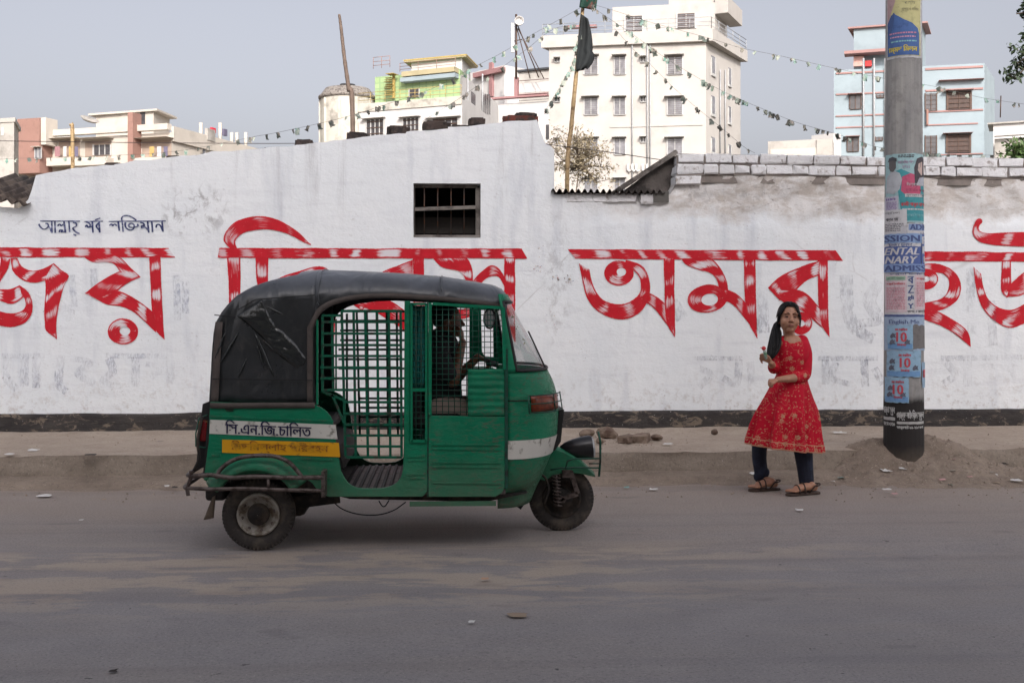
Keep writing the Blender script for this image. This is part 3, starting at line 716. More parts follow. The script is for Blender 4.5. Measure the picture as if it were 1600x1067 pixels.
# ================================================================ buildings beyond the wall
def deep(px, Z, z=0.0):
    u = (px - 800) / FPX
    return Vector(((FX + u * RX) * Z, (FY + u * RY) * Z, z))
def face_pt(A, B, px, py):
    """point of the vertical plane through A and B seen at this pixel"""
    d = Vector((FX + (px - 800) / FPX * RX, FY + (px - 800) / FPX * RY, (HOR - py) / FPX))
    n = Vector((B.y - A.y, A.x - B.x, 0))
    t = (A.x * n.x + A.y * n.y) / (d.x * n.x + d.y * n.y)
    return Vector((d.x * t, d.y * t, CAMH + d.z * t))
def outward(A, B):
    n = Vector((B.y - A.y, A.x - B.x, 0)).normalized()
    return n if n.y < 0 else -n
def fbox(b, A, B, px0, px1, py0, py1, o0, o1):
    """box on face AB between pixel columns and rows, from o0 to o1 metres out of the face"""
    n = outward(A, B); p, q = face_pt(A, B, px0, py1), face_pt(A, B, px1, py0)
    q2 = Vector((q.x, q.y, 0)); p2 = Vector((p.x, p.y, 0)); z0, z1 = p.z, q.z
    P = []
    for z in (z0, z1):
        for base, o in ((p2, o0), (q2, o0), (q2, o1), (p2, o1)):
            v = base + n * o; P.append((v.x, v.y, z))
    return b.add(P, [(0, 1, 2, 3), (4, 5, 6, 7), (0, 1, 5, 4), (1, 2, 6, 5), (2, 3, 7, 6), (3, 0, 4, 7)])
def foot(*c):
    """footprint from left corner, near corner and right corner given as (pixel column, distance); the hidden corner is added"""
    P = [deep(*q) for q in c]
    if len(P) == 3: P.append(P[0] + P[2] - P[1])
    elif len(P) == 2:
        n = -outward(P[0], P[1]); d = (P[1] - P[0]).length * .6; P += [P[1] + n * d, P[0] + n * d]
    return P
def grow(P, m):
    c = sum(P, Vector()) / len(P); out = []
    for p in P:
        d = Vector((p.x - c.x, p.y - c.y, 0)); out.append(p + d.normalized() * m)
    return out
def pz(P, k, py): return CAMH + (HOR - py) / FPX * (P[k].x * FX + P[k].y * FY)       # height seen at row py above footprint corner k
def block(name, mat_, par, P, z0, z1): return MB().prism([(p.x, p.y) for p in P], 'z', z0, z1).build(name, mat_, par)

def bmat(name, c, d=None, amt=.35, sc_=.5): return M(name, c, .9, var=.06, scale=.6, dirt=d or tuple(x * .75 for x in c[:3]) + (1,), dscale=sc_, damt=amt, bump=.1, bscale=4, bdist=.05, dsharp=.25)  # far facade and pane colours are paled and greyed in place of haze
m_cream = bmat('cream_paint', C(168, 164, 159)); m_cream2 = bmat('warm_cream_paint', C(182, 175, 165))
m_grime = M('stained_parapet', C(176, 172, 162), .9, var=.08, scale=1, dirt=C(96, 92, 86), dscale=.9, damt=.45, bump=.1, dsharp=.3)
m_pane = M('curtained_pane', C(116, 116, 120), .25, var=.45, scale=2.2, bump=0)
m_dpane = M('dark_pane', C(70, 68, 70), .25, var=.5, scale=2.0, bump=0)
m_frame = M('window_frame_paint', C(168, 168, 166), .6, bump=0)
m_pinkb = bmat('brick_facing', C(138, 106, 96), amt=.3, sc_=2)
m_lblue = bmat('pale_blue_paint', C(138, 151, 157)); m_pink = bmat('pink_trim', C(150, 118, 114))
m_green = None
def mat_greentile():
    k = NT('green_tile'); bt = k.n('TexBrick'); bt.offset = 0
    bt.inputs['Scale'].default_value = 1.0; bt.inputs['Color1'].default_value = C(140, 164, 116); bt.inputs['Color2'].default_value = C(150, 172, 126); bt.inputs['Mortar'].default_value = C(128, 152, 112)
    bt.inputs['Mortar Size'].default_value = .05; bt.inputs['Brick Width'].default_value = .5; bt.inputs['Row Height'].default_value = .5
    x, y, z = k.sep(k.n('NewGeometry').outputs['Position']); c = k.n('CombineXYZ'); k.link(k.math('ADD', x, k.math('MULTIPLY', y, .3)), c.inputs[0]); k.link(z, c.inputs[1]); k.link(c.outputs[0], bt.inputs['Vector'])
    return k.out(bt.outputs[0], .6)
m_green = mat_greentile(); m_beige = bmat('beige_paint', C(160, 150, 120)); m_yellow = M('yellow_paint', C(164, 142, 84), .6)
m_redt = bmat('red_trim', C(146, 110, 110)); m_offw = bmat('off_white_paint', C(184, 182, 180)); m_greyw = bmat('grey_render', C(164, 160, 154), C(116, 112, 106), .5)
m_pipe = M('pipe_paint', C(150, 152, 154), .5); m_roofd = M('dark_roof_sheet', C(52, 54, 58), .7)

def window(par, A, B, px0, px1, py0, py1, mat_=None, shade=True, mull=1, frame=None, sh_mat=None, bars=0):
    b = MB(); fbox(b, A, B, px0, px1, py0, py1, .004, .03); w_ = b.build('window', mat_ or m_pane, par)
    t = (px1 - px0) * .07; b = MB()
    fbox(b, A, B, px0 - t, px0 + t * .3, py0, py1, 0, .09); fbox(b, A, B, px1 - t * .3, px1 + t, py0, py1, 0, .09)
    fbox(b, A, B, px0 + t * .3, px1 - t * .3, py1 - .5, py1 + .7, 0, .12)
    for i in range(mull):
        x = lerp(px0, px1, (i + 1) / (mull + 1)); fbox(b, A, B, x - .6, x + .6, py0 + .1, py1 - .6, .031, .08)
    b.build('frame', frame or m_frame, w_)
    if bars:
        b = MB()
        for i in range(bars): y = lerp(py0, py1, (i + .5) / bars); fbox(b, A, B, px0 + t * .4, px1 - t * .4, y - .18, y + .18, .082, .1)
        b.build('grille', m_iron, w_)
    if shade:
        b = MB(); fbox(b, A, B, px0 - (px1 - px0) * .22, px1 + (px1 - px0) * .12, py0 - 1.6, py0 - .2, 0, .55); b.build('sunshade', sh_mat or frame or m_frame, w_)
    return w_
def line(par, name, A, B, px0, px1, py0, py1, out, mat_): b = MB(); fbox(b, A, B, px0, px1, py0, py1, 0.002, out); return b.build(name, mat_, par)
def pipe(par, A, B, px, py0, py1, r=.06, mat_=None):
    n = outward(A, B); p, q = face_pt(A, B, px, py0) + n * .12, face_pt(A, B, px, py1) + n * .12
    MB().tube([p, q], r, 6).build('drain_pipe', mat_ or m_pipe, par)
def rail(par, P, z, h, mat_=None, n=14, r=.025, name='railing'):
    b = MB()
    for a, c in zip(P, P[1:]):
        L = (c - a).length; k = max(2, int(L / 1.4))
        for f in (1, .62, .28): b.tube([(a.x, a.y, z + h * f), (c.x, c.y, z + h * f)], r, 5)
        for i in range(k + 1): p = a.lerp(c, i / k); b.tube([(p.x, p.y, z), (p.x, p.y, z + h)], r, 5)
    b.build(name, mat_ or m_pipe, par)

# ---- tall white block behind the flag pole
P = foot((858, 86), (1103, 84), (1157, 90.5)); A, B, D = P[0], P[1], P[2]
t = thing('apartment_building', (A + D) / 2, 'tall cream white apartment block with flag bunting in front, right of the bamboo flag pole', 'building')
zt, ze = pz(P, 1, 47), pz(P, 1, 66)
block('wall', m_cream, t, P, 0, ze - .003)
block('parapet', m_cream, t, grow(P, .62), ze, zt)
for px0, px1 in ((913, 934), (960, 977), (1043, 1066)):
    for i, (a, c) in enumerate(((88, 117), (152.5, 180), (216, 242), (279, 305))):
        window(t, A, B, px0, px1, a, c, m_pane, bars=9)
for px0, px1 in ((867, 875), (1001, 1009)):
    for a in (90, 152, 215): window(t, A, B, px0, px1, a + (2 if px0 < 900 else 0), a + 8, m_dpane, mull=1)
for px0, px1, rows in ((1111, 1117, ((90, 118), (152, 181), (216, 240))), (1137.5, 1142, ((108, 135), (168, 194), (227, 245)))):
    for a, c in rows: window(t, B, D, px0, px1, a, c, m_pane, mull=0, shade=False)
for px in (988, 1011.5, 1016): pipe(t, A, B, px, 66, 292)
for px in (1123, 1131): pipe(t, B, D, px, 110, 240, .05)
line(t, 'string_course', A, B, 953, 1098, 196, 197.2, .06, m_cream)
b = MB()
for px in (981, 988, 994, 1004, 1011):
    n_ = outward(A, B); q = [face_pt(A, B, px + dx, py) + n_ * .16 for dx, py in ((0, 257), (0, 266), (2.5, 269), (4, 266))]; b.tube(q, .09, 6)
b.build('pipe_elbow', m_offw, t)
R = foot((957, 88), (1117, 86.6), (1136, 90))
block('roof_room', m_cream, t, R, zt - .2, pz(R, 0, 12)); R2 = foot((1045, 87.5), (1116, 86.9), (1132, 89.5)); block('tank_room', m_cream, t, R2, pz(R, 0, 12) + .003, pz(R2, 0, -8))
window(t, R[0], R[1], 977, 1004, 25, 50, m_pane, mull=1, shade=False, bars=8); window(t, R[0], R[1], 1058, 1086, 21, 45, m_pane, mull=1, shade=False, bars=8)
line(t, 'canopy', R[1], R[2], 1117, 1140, 19, 22, 1.0, m_cream)
G = grow(P, .5); rail(t, [G[0], G[1], G[2]], zt, .85)
line(t, 'red_roof_edge', R[0], R[1], 882, 933, 41, 47, .5, m_redt)

# ---- pale blue block right
P = foot((1303, 85), (1538, 82.5), (1554, 88)); A, B, D = P[0], P[1], P[2]
t = thing('apartment_building', (A + D) / 2, 'pale blue apartment block with pink trim lines behind the concrete pole', 'building')
zt = pz(P, 1, 99); block('wall', m_lblue, t, P, 0, zt)
for px0, px1, py0, py1, sh in ((1328, 1345, 149, 171, 1), (1324, 1341, 215, 237, 1), (1370, 1381, 148, 153, 0), (1368, 1379, 214, 220, 0), (1446, 1463, 146, 174, 0), (1481, 1516, 143, 172, 1), (1446, 1463, 212, 241, 0), (1480, 1515, 210, 239, 1)):
    window(t, A, B, px0, px1, py0, py1, m_dpane if px0 < 1470 else M('brown_shutter', C(70, 54, 48), .7, var=.3), shade=bool(sh), frame=m_iron, sh_mat=m_pink, bars=4 if px0 > 1440 else 0)
for px0, px1, y in ((1306, 1384, 113), (1306, 1384, 146), (1306, 1384, 180), (1306, 1384, 198), (1446, 1536, 106), (1446, 1536, 140), (1446, 1536, 173), (1446, 1528, 194), (1446, 1536, 241)):
    line(t, 'trim_line', A, B, px0, px1, y, y + 1.1, .07, m_pink)
line(t, 'slab_edge', A, B, 1466, 1537, 124.5, 127.5, .5, m_pink)
for px in (1349, 1365.5, 1383): pipe(t, A, B, px, 92, 244, .07)
line(t, 'balcony_front', A, B, 1447, 1450, 172, 196, .3, m_pinkb)
R = foot((1334, 86.5), (1440, 85), (1446, 88)); block('roof_room', m_lblue, t, R, zt, pz(R, 0, 46)); block('roof_slab', m_pink, t, grow(R, .5), pz(R, 0, 46) + .003, pz(R, 0, 43.5))
line(t, 'dark_opening', R[0], R[1], 1339, 1400, 75, 81, .02, m_dark); line(t, 'lower_slab', R[0], R[1], 1320, 1440, 82, 85.5, 1.2, m_pink)
line(t, 'cloth', R[0], R[1], 1334, 1350, 90, 106, .5, M('hung_cloth', C(190, 150, 140), .9)); line(t, 'cloth', R[0], R[1], 1352, 1362, 97, 106, .5, M('hung_red_cloth', C(190, 60, 60), .9))

# ---- cream and brick block left
P = foot((-60, 140), (268, 131), (420, 152)); A, B, D = P[0], P[1], P[2]
t = thing('apartment_building', (A + D) / 2, 'long cream apartment block with red brick tower and balconies, far left', 'building')
zt = pz(P, 1, 195); zl = pz(P, 0, 206)
block('wall', m_cream2, t, P, 0, zt - .9); line(t, 'parapet', A, B, 90, 268, 194.5, 214, .8, m_cream2); line(t, 'parapet', A, B, -60, 47, 207, 231, .8, m_cream2); line(t, 'parapet', B, D, 268, 420, 238, 221, .3, m_cream2)
line(t, 'brick_tower', A, B, 47.5, 82, 189, 275, 2.2, m_pinkb); line(t, 'tower_edge', A, B, 82.3, 90, 188, 230, 2.0, m_cream2); line(t, 'brick_column', A, B, 213, 221, 179, 262, 1.6, m_pinkb)
for (a, c) in ((0, 46), (92, 125), (133, 174), (222, 268)):          # deep balconies: back sheet in painted shade colour, slab, front
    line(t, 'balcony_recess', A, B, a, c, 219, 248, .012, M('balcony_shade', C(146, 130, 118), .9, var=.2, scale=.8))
    line(t, 'balcony_front', A, B, a - 6, c + 4, 247.5, 262, 1.5, m_cream2); line(t, 'balcony_slab', A, B, a - 4, c + 4, 216, 219, 1.5, m_cream2)
line(t, 'balcony_recess', A, B, 0, 46, 276, 300, .012, m_greyw); line(t, 'balcony_slab', A, B, 0, 48, 270, 275, 1.5, m_cream2)
line(t, 'balcony_front', A, B, 4, 48, 293, 312, 1.5, m_greyw)
for px0, px1, py0, py1 in ((147, 173, 226, 243), (22, 40, 232, 258), (204, 211, 224, 240), (16, 30, 278, 293)): window(t, A, B, px0, px1, py0, py1, m_dpane, shade=False, mull=2)
window(t, A + outward(A, B) * 2.2, B + outward(A, B) * 2.2, 55, 65, 231, 248, m_pane, sh_mat=m_cream2)
cl = [C(140, 104, 108), C(180, 178, 174), C(168, 142, 90), C(96, 92, 112), C(160, 118, 122), C(176, 176, 180)]
mcl = [M('laundry_%s' % n_, c_, .9) for n_, c_ in zip(('rose', 'white', 'ochre', 'violet', 'pink', 'pale'), cl)]
for px, w_, k in ((86, 8, 0), (99, 5, 1), (108, 4, 2), (116, 6, 3), (234, 7, 2), (246, 6, 5), (256, 6, 3), (24, 12, 4), (20, 9, 5), (33, 6, 1)):
    o_ = A + outward(A, B) * 1.2, B + outward(A, B) * 1.2; line(t, 'laundry', o_[0], o_[1], px, px + w_, 229 if px > 19 else 280, 245 if px > 19 else 292, .04, mcl[k])
for px in (315, 335, 352): window(t, B, D, px, px + 5, 232, 245, m_pane, mull=0, shade=False)
R = foot((150, 139), (240, 136), (265, 141)); block('roof_room', m_cream2, t, R, zt - 1.5, pz(R, 1, 174.6)); block('roof_slab', m_cream2, t, grow(R, .9), pz(R, 1, 174.5), pz(R, 1, 171.6))
line(t, 'door', R[0], R[1], 219, 227, 175.5, 195, .05, m_dpane)
G = [B, D]
for i, px in enumerate((314, 344, 362, 370, 384)): p = face_pt(B, D, px, 200); MB().tube([(p.x, p.y, p.z - 3), (p.x, p.y, p.z + (.6 if i < 2 else -.6))], .22, 6).build('roof_post', m_cream2, t)
line(t, 'louvre', B, D, 320, 332, 204, 219, .4, m_greyw)
line(t, 'laundry', B, D, 328, 334, 201, 207, .3, M('red_cloth', C(190, 40, 60), .9)); line(t, 'laundry', B, D, 347, 352, 203, 212, .3, mcl[3])
MB().lathe([(.02, 0), (.7, .12), (1.1, .4)], face_pt(A, B, 139, 191), (.35, -.25, .9), 14).build('dish_aerial', m_greyw, t, solid=.05)
# ---- grey block at the left edge
P = foot((-80, 118), (22, 116), (29, 122)); t = thing('grey_building', (P[0] + P[2]) / 2, 'weathered grey rooftop block at the left edge of the skyline', 'building')
block('wall', m_greyw, t, P, 0, pz(P, 1, 184.5)); block('parapet', m_greyw, t, grow(P, .25), pz(P, 1, 191), pz(P, 1, 184.4)); line(t, 'door', P[0], P[1], 2, 6, 199, 212, .04, m_offw)
# ---- round water tank
c = deep(543, 104); r = 43 / FPX * 104; t = thing('water_tank', c, 'round stained concrete water tank left of the green building', 'tank')
z = lambda py: CAMH + (HOR - py) / FPX * 104
MB().lathe([(r * .98, 0), (r * .98, z(157))], c, (0, 0, 1), 36).build('drum', m_grime, t)
MB().lathe([(r * 1.0, z(157)), (r * 1.05, z(155.5)), (r * 1.05, z(152.5)), (r * .97, z(150)), (r * .8, z(140)), (r * .55, z(138)), (.01, z(137.5))], c, (0, 0, 1), 36).build('dome', m_concrete, t)
MB().lathe([(r * .22, z(138)), (r * .22, z(134.5)), (r * .28, z(134.4)), (r * .28, z(132.6)), (.01, z(132))], c, (0, 0, 1), 16).build('vent_cap', m_roofd, t)
b = MB()
for i in range(10): a = 2 * math.pi * i / 10 + .1; b.box(c.x + math.cos(a) * r * .985 - .1, c.x + math.cos(a) * r * .985 + .1, c.y + math.sin(a) * r * .985 - .1, c.y + math.sin(a) * r * .985 + .1, 0, z(158))
b.build('rib', m_grime, t)

# ---- green tiled building
P = foot((558, 102), (722, 98), (778, 112)); A, B, D = P[0], P[1], P[2]
t = thing('green_building', (A + D) / 2, 'pale green tiled building with yellow stair and yellow roof edge', 'building')
zt = pz(P, 1, 150); block('wall', m_offw, t, P, 0, zt); line(t, 'stained_parapet', A, B, 558, 722, 151, 176, .12, m_grime)
for px0, px1, py0, py1 in ((573, 600, 186, 214), (630, 655, 184, 208), (676, 716, 184, 205)): window(t, A, B, px0, px1, py0, py1, m_dpane, mull=3, sh_mat=m_offw, bars=3)
U = foot((586, 103), (719, 99.5), (735, 104)); block('upper_wall', m_green, t, U, zt - .5, pz(U, 1, 108))
Vv = foot((722.5, 99), (777, 112.5)); block('side_wing', m_offw, t, [Vv[0], Vv[1], Vv[1] + Vector((1, 12, 0)), Vv[0] + Vector((-3, 8, 0))], 0, pz(P, 1, 113))
line(t, 'tall_window', Vv[0], Vv[1], 736, 742, 148, 185, .06, m_dpane)
for px in (729, 752): pipe(t, Vv[0], Vv[1], px, 116, 185, .08)
for i in range(4): line(t, 'tall_window', Vv[0], Vv[1], 754 + i * 3.2, 756 + i * 3.2, 149, 178, .05, m_dpane)
line(t, 'balcony_front', U[0], U[1], 635, 717, 107.5, 123, .9, m_beige); line(t, 'balcony_shadow_edge', U[0], U[1], 632, 717, 123.1, 124.6, .8, m_lblue)
window(t, U[0], U[1], 640, 655, 139, 153, m_dpane, mull=0, shade=False)
R = foot((643, 104), (722, 102), (735, 106)); block('roof_room', m_offw, t, R, pz(U, 1, 109), pz(R, 1, 91)); block('roof_slab', m_beige, t, grow(R, .7), pz(R, 1, 90.9), pz(R, 1, 89.2)); block('yellow_edge', m_yellow, t, grow(R, .75), pz(R, 1, 89.1), pz(R, 1, 87.2))
b = MB(); n_ = outward(U[0], U[1])
for i in range(9):
    y = 124 + i * 3.4; x = 617 - abs(i % 6 - 2) * .6; fbox(b, U[0], U[1], 609 + i * .2, 620, y, y + 1.2, .5 + .12 * (i % 3), .95 + .12 * (i % 3))
fbox(b, U[0], U[1], 617, 619.5, 118, 155, .2, .45); fbox(b, U[0], U[1], 613, 625, 118, 120, .3, 1.2); b.build('yellow_stair', m_yellow, t)
G = [U[0] + n_ * .3, U[0].lerp(U[1], .2) + n_ * .3]; rail(t, G, pz(U, 0, 109), 1.0, m_pinkb)
rail(t, [A + outward(A, B) * .2, B + outward(A, B) * .2], zt, .9, m_yellow); rail(t, [U[0].lerp(U[1], .36) + n_ * .9, U[1] + n_ * .9], pz(U, 1, 107.5), .75, m_pinkb)
# ---- white and red building beside it
P = foot((770, 116), (858, 114)); A, B = P[0], P[1]
t = thing('terrace_building', (A + B) / 2, 'white building with red roof edges between green building and white block', 'building')
block('wall', m_offw, t, P, 0, pz(P, 1, 158)); line(t, 'red_edge', A, B, 764, 858, 151.5, 155, .7, m_redt); line(t, 'red_edge', A, B, 810, 858, 146, 150, .5, m_redt); line(t, 'slab_shadow', A, B, 812, 858, 155.3, 158.5, .4, m_offw)
line(t, 'upper_wall', A, B, 809, 858, 127, 145.8, -.1, m_offw); line(t, 'red_edge', A, B, 809, 858, 124, 127.5, .3, m_redt); line(t, 'red_post', A, B, 806, 811, 122, 154, .5, m_redt); line(t, 'window', A, B, 853, 858, 195, 218, .05, m_dpane)
Q = foot((793, 124), (858, 122)); block('rear_wall', m_greyw, t, Q, 0, pz(Q, 1, 109)); block('roof_sheet', m_roofd, t, grow(Q, .6), pz(Q, 1, 108.8), pz(Q, 1, 106))
Q = foot((735, 126), (788, 122)); block('side_block', m_offw, t, Q, 0, pz(Q, 1, 102)); line(t, 'red_post', Q[0], Q[1], 767, 772, 98, 152, .3, m_redt); line(t, 'red_edge', Q[0], Q[1], 745, 790, 113, 116, .6, m_redt)
# ---- mobile mast
p = deep(806.5, 113); t = thing('antenna_mast', p, 'thin antenna mast with long white panel antenna on the roof', 'antenna'); z = lambda py: CAMH + (HOR - py) / FPX * 113
b = MB(); b.tube([(p.x, p.y, z(124)), (p.x, p.y, z(23))], .12, 6).build('mast', m_iron, t)
b = MB()
for dx in (3, 6): b.tube([(p.x + dx * .45, p.y - .4, z(124)), (p.x + dx * .03, p.y, z(45))], .05, 5)
b.tube([(p.x + 2.2, p.y - .3, z(122)), (p.x + .1, p.y, z(38))], .06, 5); b.tube([(p.x - .3, p.y, z(65)), (p.x + .6, p.y, z(62))], .05, 5); b.build('stay', m_iron, t)
q = deep(801, 112.6); MB().box(q.x - .17, q.x + .17, q.y - .1, q.y + .1, z(84), z(38)).build('panel_antenna', m_offw, t, bevel=.05)
q = deep(811, 112.6); MB().lathe([(.0, 0), (.42, .08), (.45, .35)], (q.x, q.y, z(36)), (0, -1, .1), 12).build('drum_antenna', m_offw, t, solid=.04)
# ---- low old house and edge house
P = foot((1200, 62), (1301, 61)); t = thing('low_house', (P[0] + P[1]) / 2, 'low weathered flat roofed house left of the blue block', 'house')
block('wall', m_greyw, t, P, 0, pz(P, 1, 217)); line(t, 'cream_panel', P[0], P[1], 1204, 1276, 231, 250, .05, m_cream2); line(t, 'wall_pier', P[0], P[1], 1276, 1301, 218, 250, .1, m_greyw)
P2 = foot((1268, 66), (1302, 65)); block('stair_head', m_offw, t, P2, 0, pz(P2, 1, 208))
P = foot((1554, 74), (1680, 72)); t = thing('low_house', (P[0] + P[1]) / 2, 'low grey house at the right edge beyond the wall', 'house')
block('wall', m_greyw, t, P, 0, pz(P, 1, 210)); Q = foot((1552, 76), (1680, 74)); block('upper_storey', m_offw, t, Q, 0, pz(Q, 1, 187)); line(t, 'slab_edge', P[0], P[1], 1554, 1680, 207, 210, .5, m_offw); block('roof_slab', m_greyw, t, grow(Q, .4), pz(Q, 1, 186.8), pz(Q, 1, 184.5))
MB().tube([deep(1563, 76, pz(Q, 0, 184)), deep(1564, 76, pz(Q, 0, 150))], .04, 5).build('aerial_pole', m_iron, t)

# ================================================================ things standing just behind the wall
m_bamboo = M('bamboo', C(176, 150, 110), .6, var=.2, scale=12, dirt=C(120, 96, 66), dscale=20, damt=.4)
m_bamboo_g = M('weathered_bamboo', C(112, 96, 86), .8, var=.25, scale=10)
def bamboo(label, pts, y, r0, r1, mat_):
    P3 = [at(x, q, y) for x, q in pts]; P3[0].z = 0.0
    Q = [Vector(v) for v in catmull([tuple(v) for v in P3], 10)]
    t = thing('bamboo_pole', Q[0], label, 'pole')
    n = len(Q); rs = []
    for i in range(n): rs.append(lerp(r0, r1, i / n) * (1.0 if i % 4 else 1.12))
    MB().tube(Q, rs, 8).build('cane', mat_, t); return t, Q
fp, FPQ = bamboo('yellow bamboo flag pole standing behind the corrugated tin', [(884, 320), (886, 290), (893, 195), (901, 110), (912, 0), (915, -30)], 13.4, .028, .018, m_bamboo)
bamboo('grey bent bamboo pole in front of the round water tank', [(556, 240), (551, 190), (545, 140), (538, 90), (533, 45), (530, 23)], 15, .034, .016, m_bamboo_g)
t_b, _ = bamboo('thin straight bamboo pole before the cream building, far left', [(113, 300), (113.5, 240), (111, 194)], 16, .03, .022, m_bamboo)
# black flag hanging from the pole
m_flag = M('black_flag_cloth', C(38, 42, 44), .85, var=.25, scale=5)
rows = []
for j in range(20):
    v = j / 19; py = lerp(22, 112, v); r_ = []
    for i in range(9):
        u = i / 8; wpx = lerp(11, 23, math.sin(v * 2.6)) * (1 - .5 * smooth((v - .75) / .25)); px = interp([(0, 910), (90, 901), (112, 900)], py) + u * wpx + (4 if v > .6 else 0) * u
        r_.append(at(px, py + (8 * u if v < .9 else 0) - 2 * u * v, 13.4 - .06 - .035 * math.sin(u * 9 + v * 3)))
    rows.append(r_)
fl = MB().grid(rows).build('black_flag', m_flag, None, solid=.004); tag(fl, 'long black flag hanging limp from the bamboo pole', 'flag')
rows = []
for j in range(10):
    r_ = []
    for i in range(8):
        u = i / 7; v = j / 9; r_.append(at(909 + 26 * u - 4 * v, -14 + 26 * v + 5 * u * v, 13.4 - .04 - .05 * math.sin(u * 6 + v)))
    rows.append(r_)
fl = MB().grid(rows).build('national_flag', M('green_flag_cloth', C(24, 62, 52), .85, dirt=C(150, 30, 36), dscale=3, damt=.35), None, solid=.004); tag(fl, 'dark green and red flag at the top of the bamboo pole', 'flag')
# corrugated sheet between the shed and the lean-to
b = MB(); rows = []
p0, p1 = at(861, 297, W), at(1036, 299, W)
for j in range(4):
    rows.append([(lerp(p0.x, p1.x + 1.2 * (j / 3), i / 150), W - .07 + j * .9, lerp(p0.z, p1.z, i / 150) - .014 + .020 * math.sin(2 * math.pi * i / 150 * 18) - j * .10) for i in range(151)])
o = b.grid(rows).build('corrugated_roof_sheet', m_tin, None, solid=.006); tag(o, 'dark corrugated tin sheet edge on the low stretch of wall', 'roof sheet')
# lean-to gable with sloping coping rising to the brick course
P4 = [at(978, 297, 12.6), at(1057, 239, 12.2)]
b = MB(); z0 = 1.6
g0, g1 = at(975, 298, 12.16), at(1056, 241, 12.16)
b.prism([(g0.x, z0), (g1.x - .01, z0), (g1.x - .01, g1.z), (g0.x, g0.z)], 'y', 12.165, 12.75)
o = thing('lean_to', (g1.x, 12.4, 0), 'dark weathered sloping end wall beside the corrugated tin', 'wall'); o['kind'] = 'thing'
b.build('end_wall', M('sooty_plaster', C(96, 90, 86), .95, var=.3, dirt=C(58, 54, 52), dscale=4, damt=.7, bump=.5), o)
MB().bar((g0.x - .05, 12.44, g0.z + .015), (g1.x, 12.44, g1.z + .02), .05, .7).build('coping', m_concrete, o)
q = at(1020, 311, W); MB().box(q.x + .0, q.x + .16, W - .045, W + .1, q.z - .035, q.z + .075).build('block', M('grey_block', C(96, 94, 90), .95), bw)
# rusty tin corner at the far left
rows = []
for j in range(4):
    rows.append([(lerp(at(-60, 310, W).x, at(48, 316, W).x, i / 60), W - .12 + j * .5, at(0, 304, W).z - .0 - .11 * (i / 60) + .022 * math.sin(i / 60 * 2 * math.pi * 6) + j * .12) for i in range(61)])
o = MB().grid(rows).build('tin_roof', M('rusted_tin', C(104, 92, 82), .8, .1, var=.3, dirt=C(60, 50, 44), dscale=5, damt=.6), None, solid=.006); tag(o, 'weathered tin roof corner at the left end of the shed wall', 'roof sheet')
# bricks weighing down the shed roof
def lump(name, label, px0, px1, py0, py1, mat_, seed, y=None, group='bricks along the shed roof'):
    r = random.Random(seed); a, c = at(px0, py1, W), at(px1, py0, W)
    bm = bmesh.new(); bmesh.ops.create_cube(bm, size=1); bmesh.ops.bevel(bm, geom=list(bm.edges), offset=.13, segments=2, affect='EDGES'); bmesh.ops.subdivide_edges(bm, edges=list(bm.edges), cuts=1)
    for v in bm.verts:
        v.co = Vector((v.co.x * (c.x - a.x), v.co.y * .2, v.co.z * (c.z - a.z))); v.co += Vector((1, 1, .6)) * .016 * fbm(v.co.x + seed, v.co.y, v.co.z, 3, 9)
    me = bpy.data.meshes.new(name); bm.to_mesh(me); bm.free(); me.materials.append(mat_)
    o = bpy.data.objects.new(name, me); COL.objects.link(o); o.location = ((a.x + c.x) / 2, W + .12 + r.uniform(-.03, .03), (a.z + c.z) / 2); o.rotation_euler = (0, -.0, r.uniform(-.1, .1)); tag(o, label, 'brick', group)
for nm, lb, *q in (('roof_brick', 'dark brick lump on the roof edge, leftmost of the row', 459, 486, 216, 228.5), ('roof_brick', 'dark brick on the roof edge beside the grey bamboo pole', 540, 574, 205, 219), ('roof_brick', 'rounded dark brick on the roof edge below the green building', 604, 640, 196, 210.5),
                   ('roof_brick', 'longest dark brick on the roof edge, sloping upwards', 660, 705, 189, 205), ('roof_brick', 'squarish dark brick standing near the roof peak', 733, 758, 183, 195)):
    lump(nm, lb, *q, m_brickd, int(q[0]))
lump('roof_tile', 'flat red tile fragment lying at the roof peak', 786, 842, 180, 189.5, m_brickr, 3); lump('roof_tile', 'small dark tile on top of the red tile at the peak', 806, 840, 175, 180.5, m_brickd, 5)
lump('roof_tile', 'thin dark brick flake between the longest and squarish bricks', 706, 732, 195, 199, m_brickd, 7)
for i, (x, y) in enumerate(((266, 248), (172, 258), (420, 231.5))): lump('roof_chip', ('brown tin scrap on the wall top below the cream block', 'dark splinter on the low end of the wall top', 'small dark chips on the wall top left of the bricks')[i], x - 10, x + 12, y - 6 + 2 * i, y + .5, m_brickd, 20 + i)
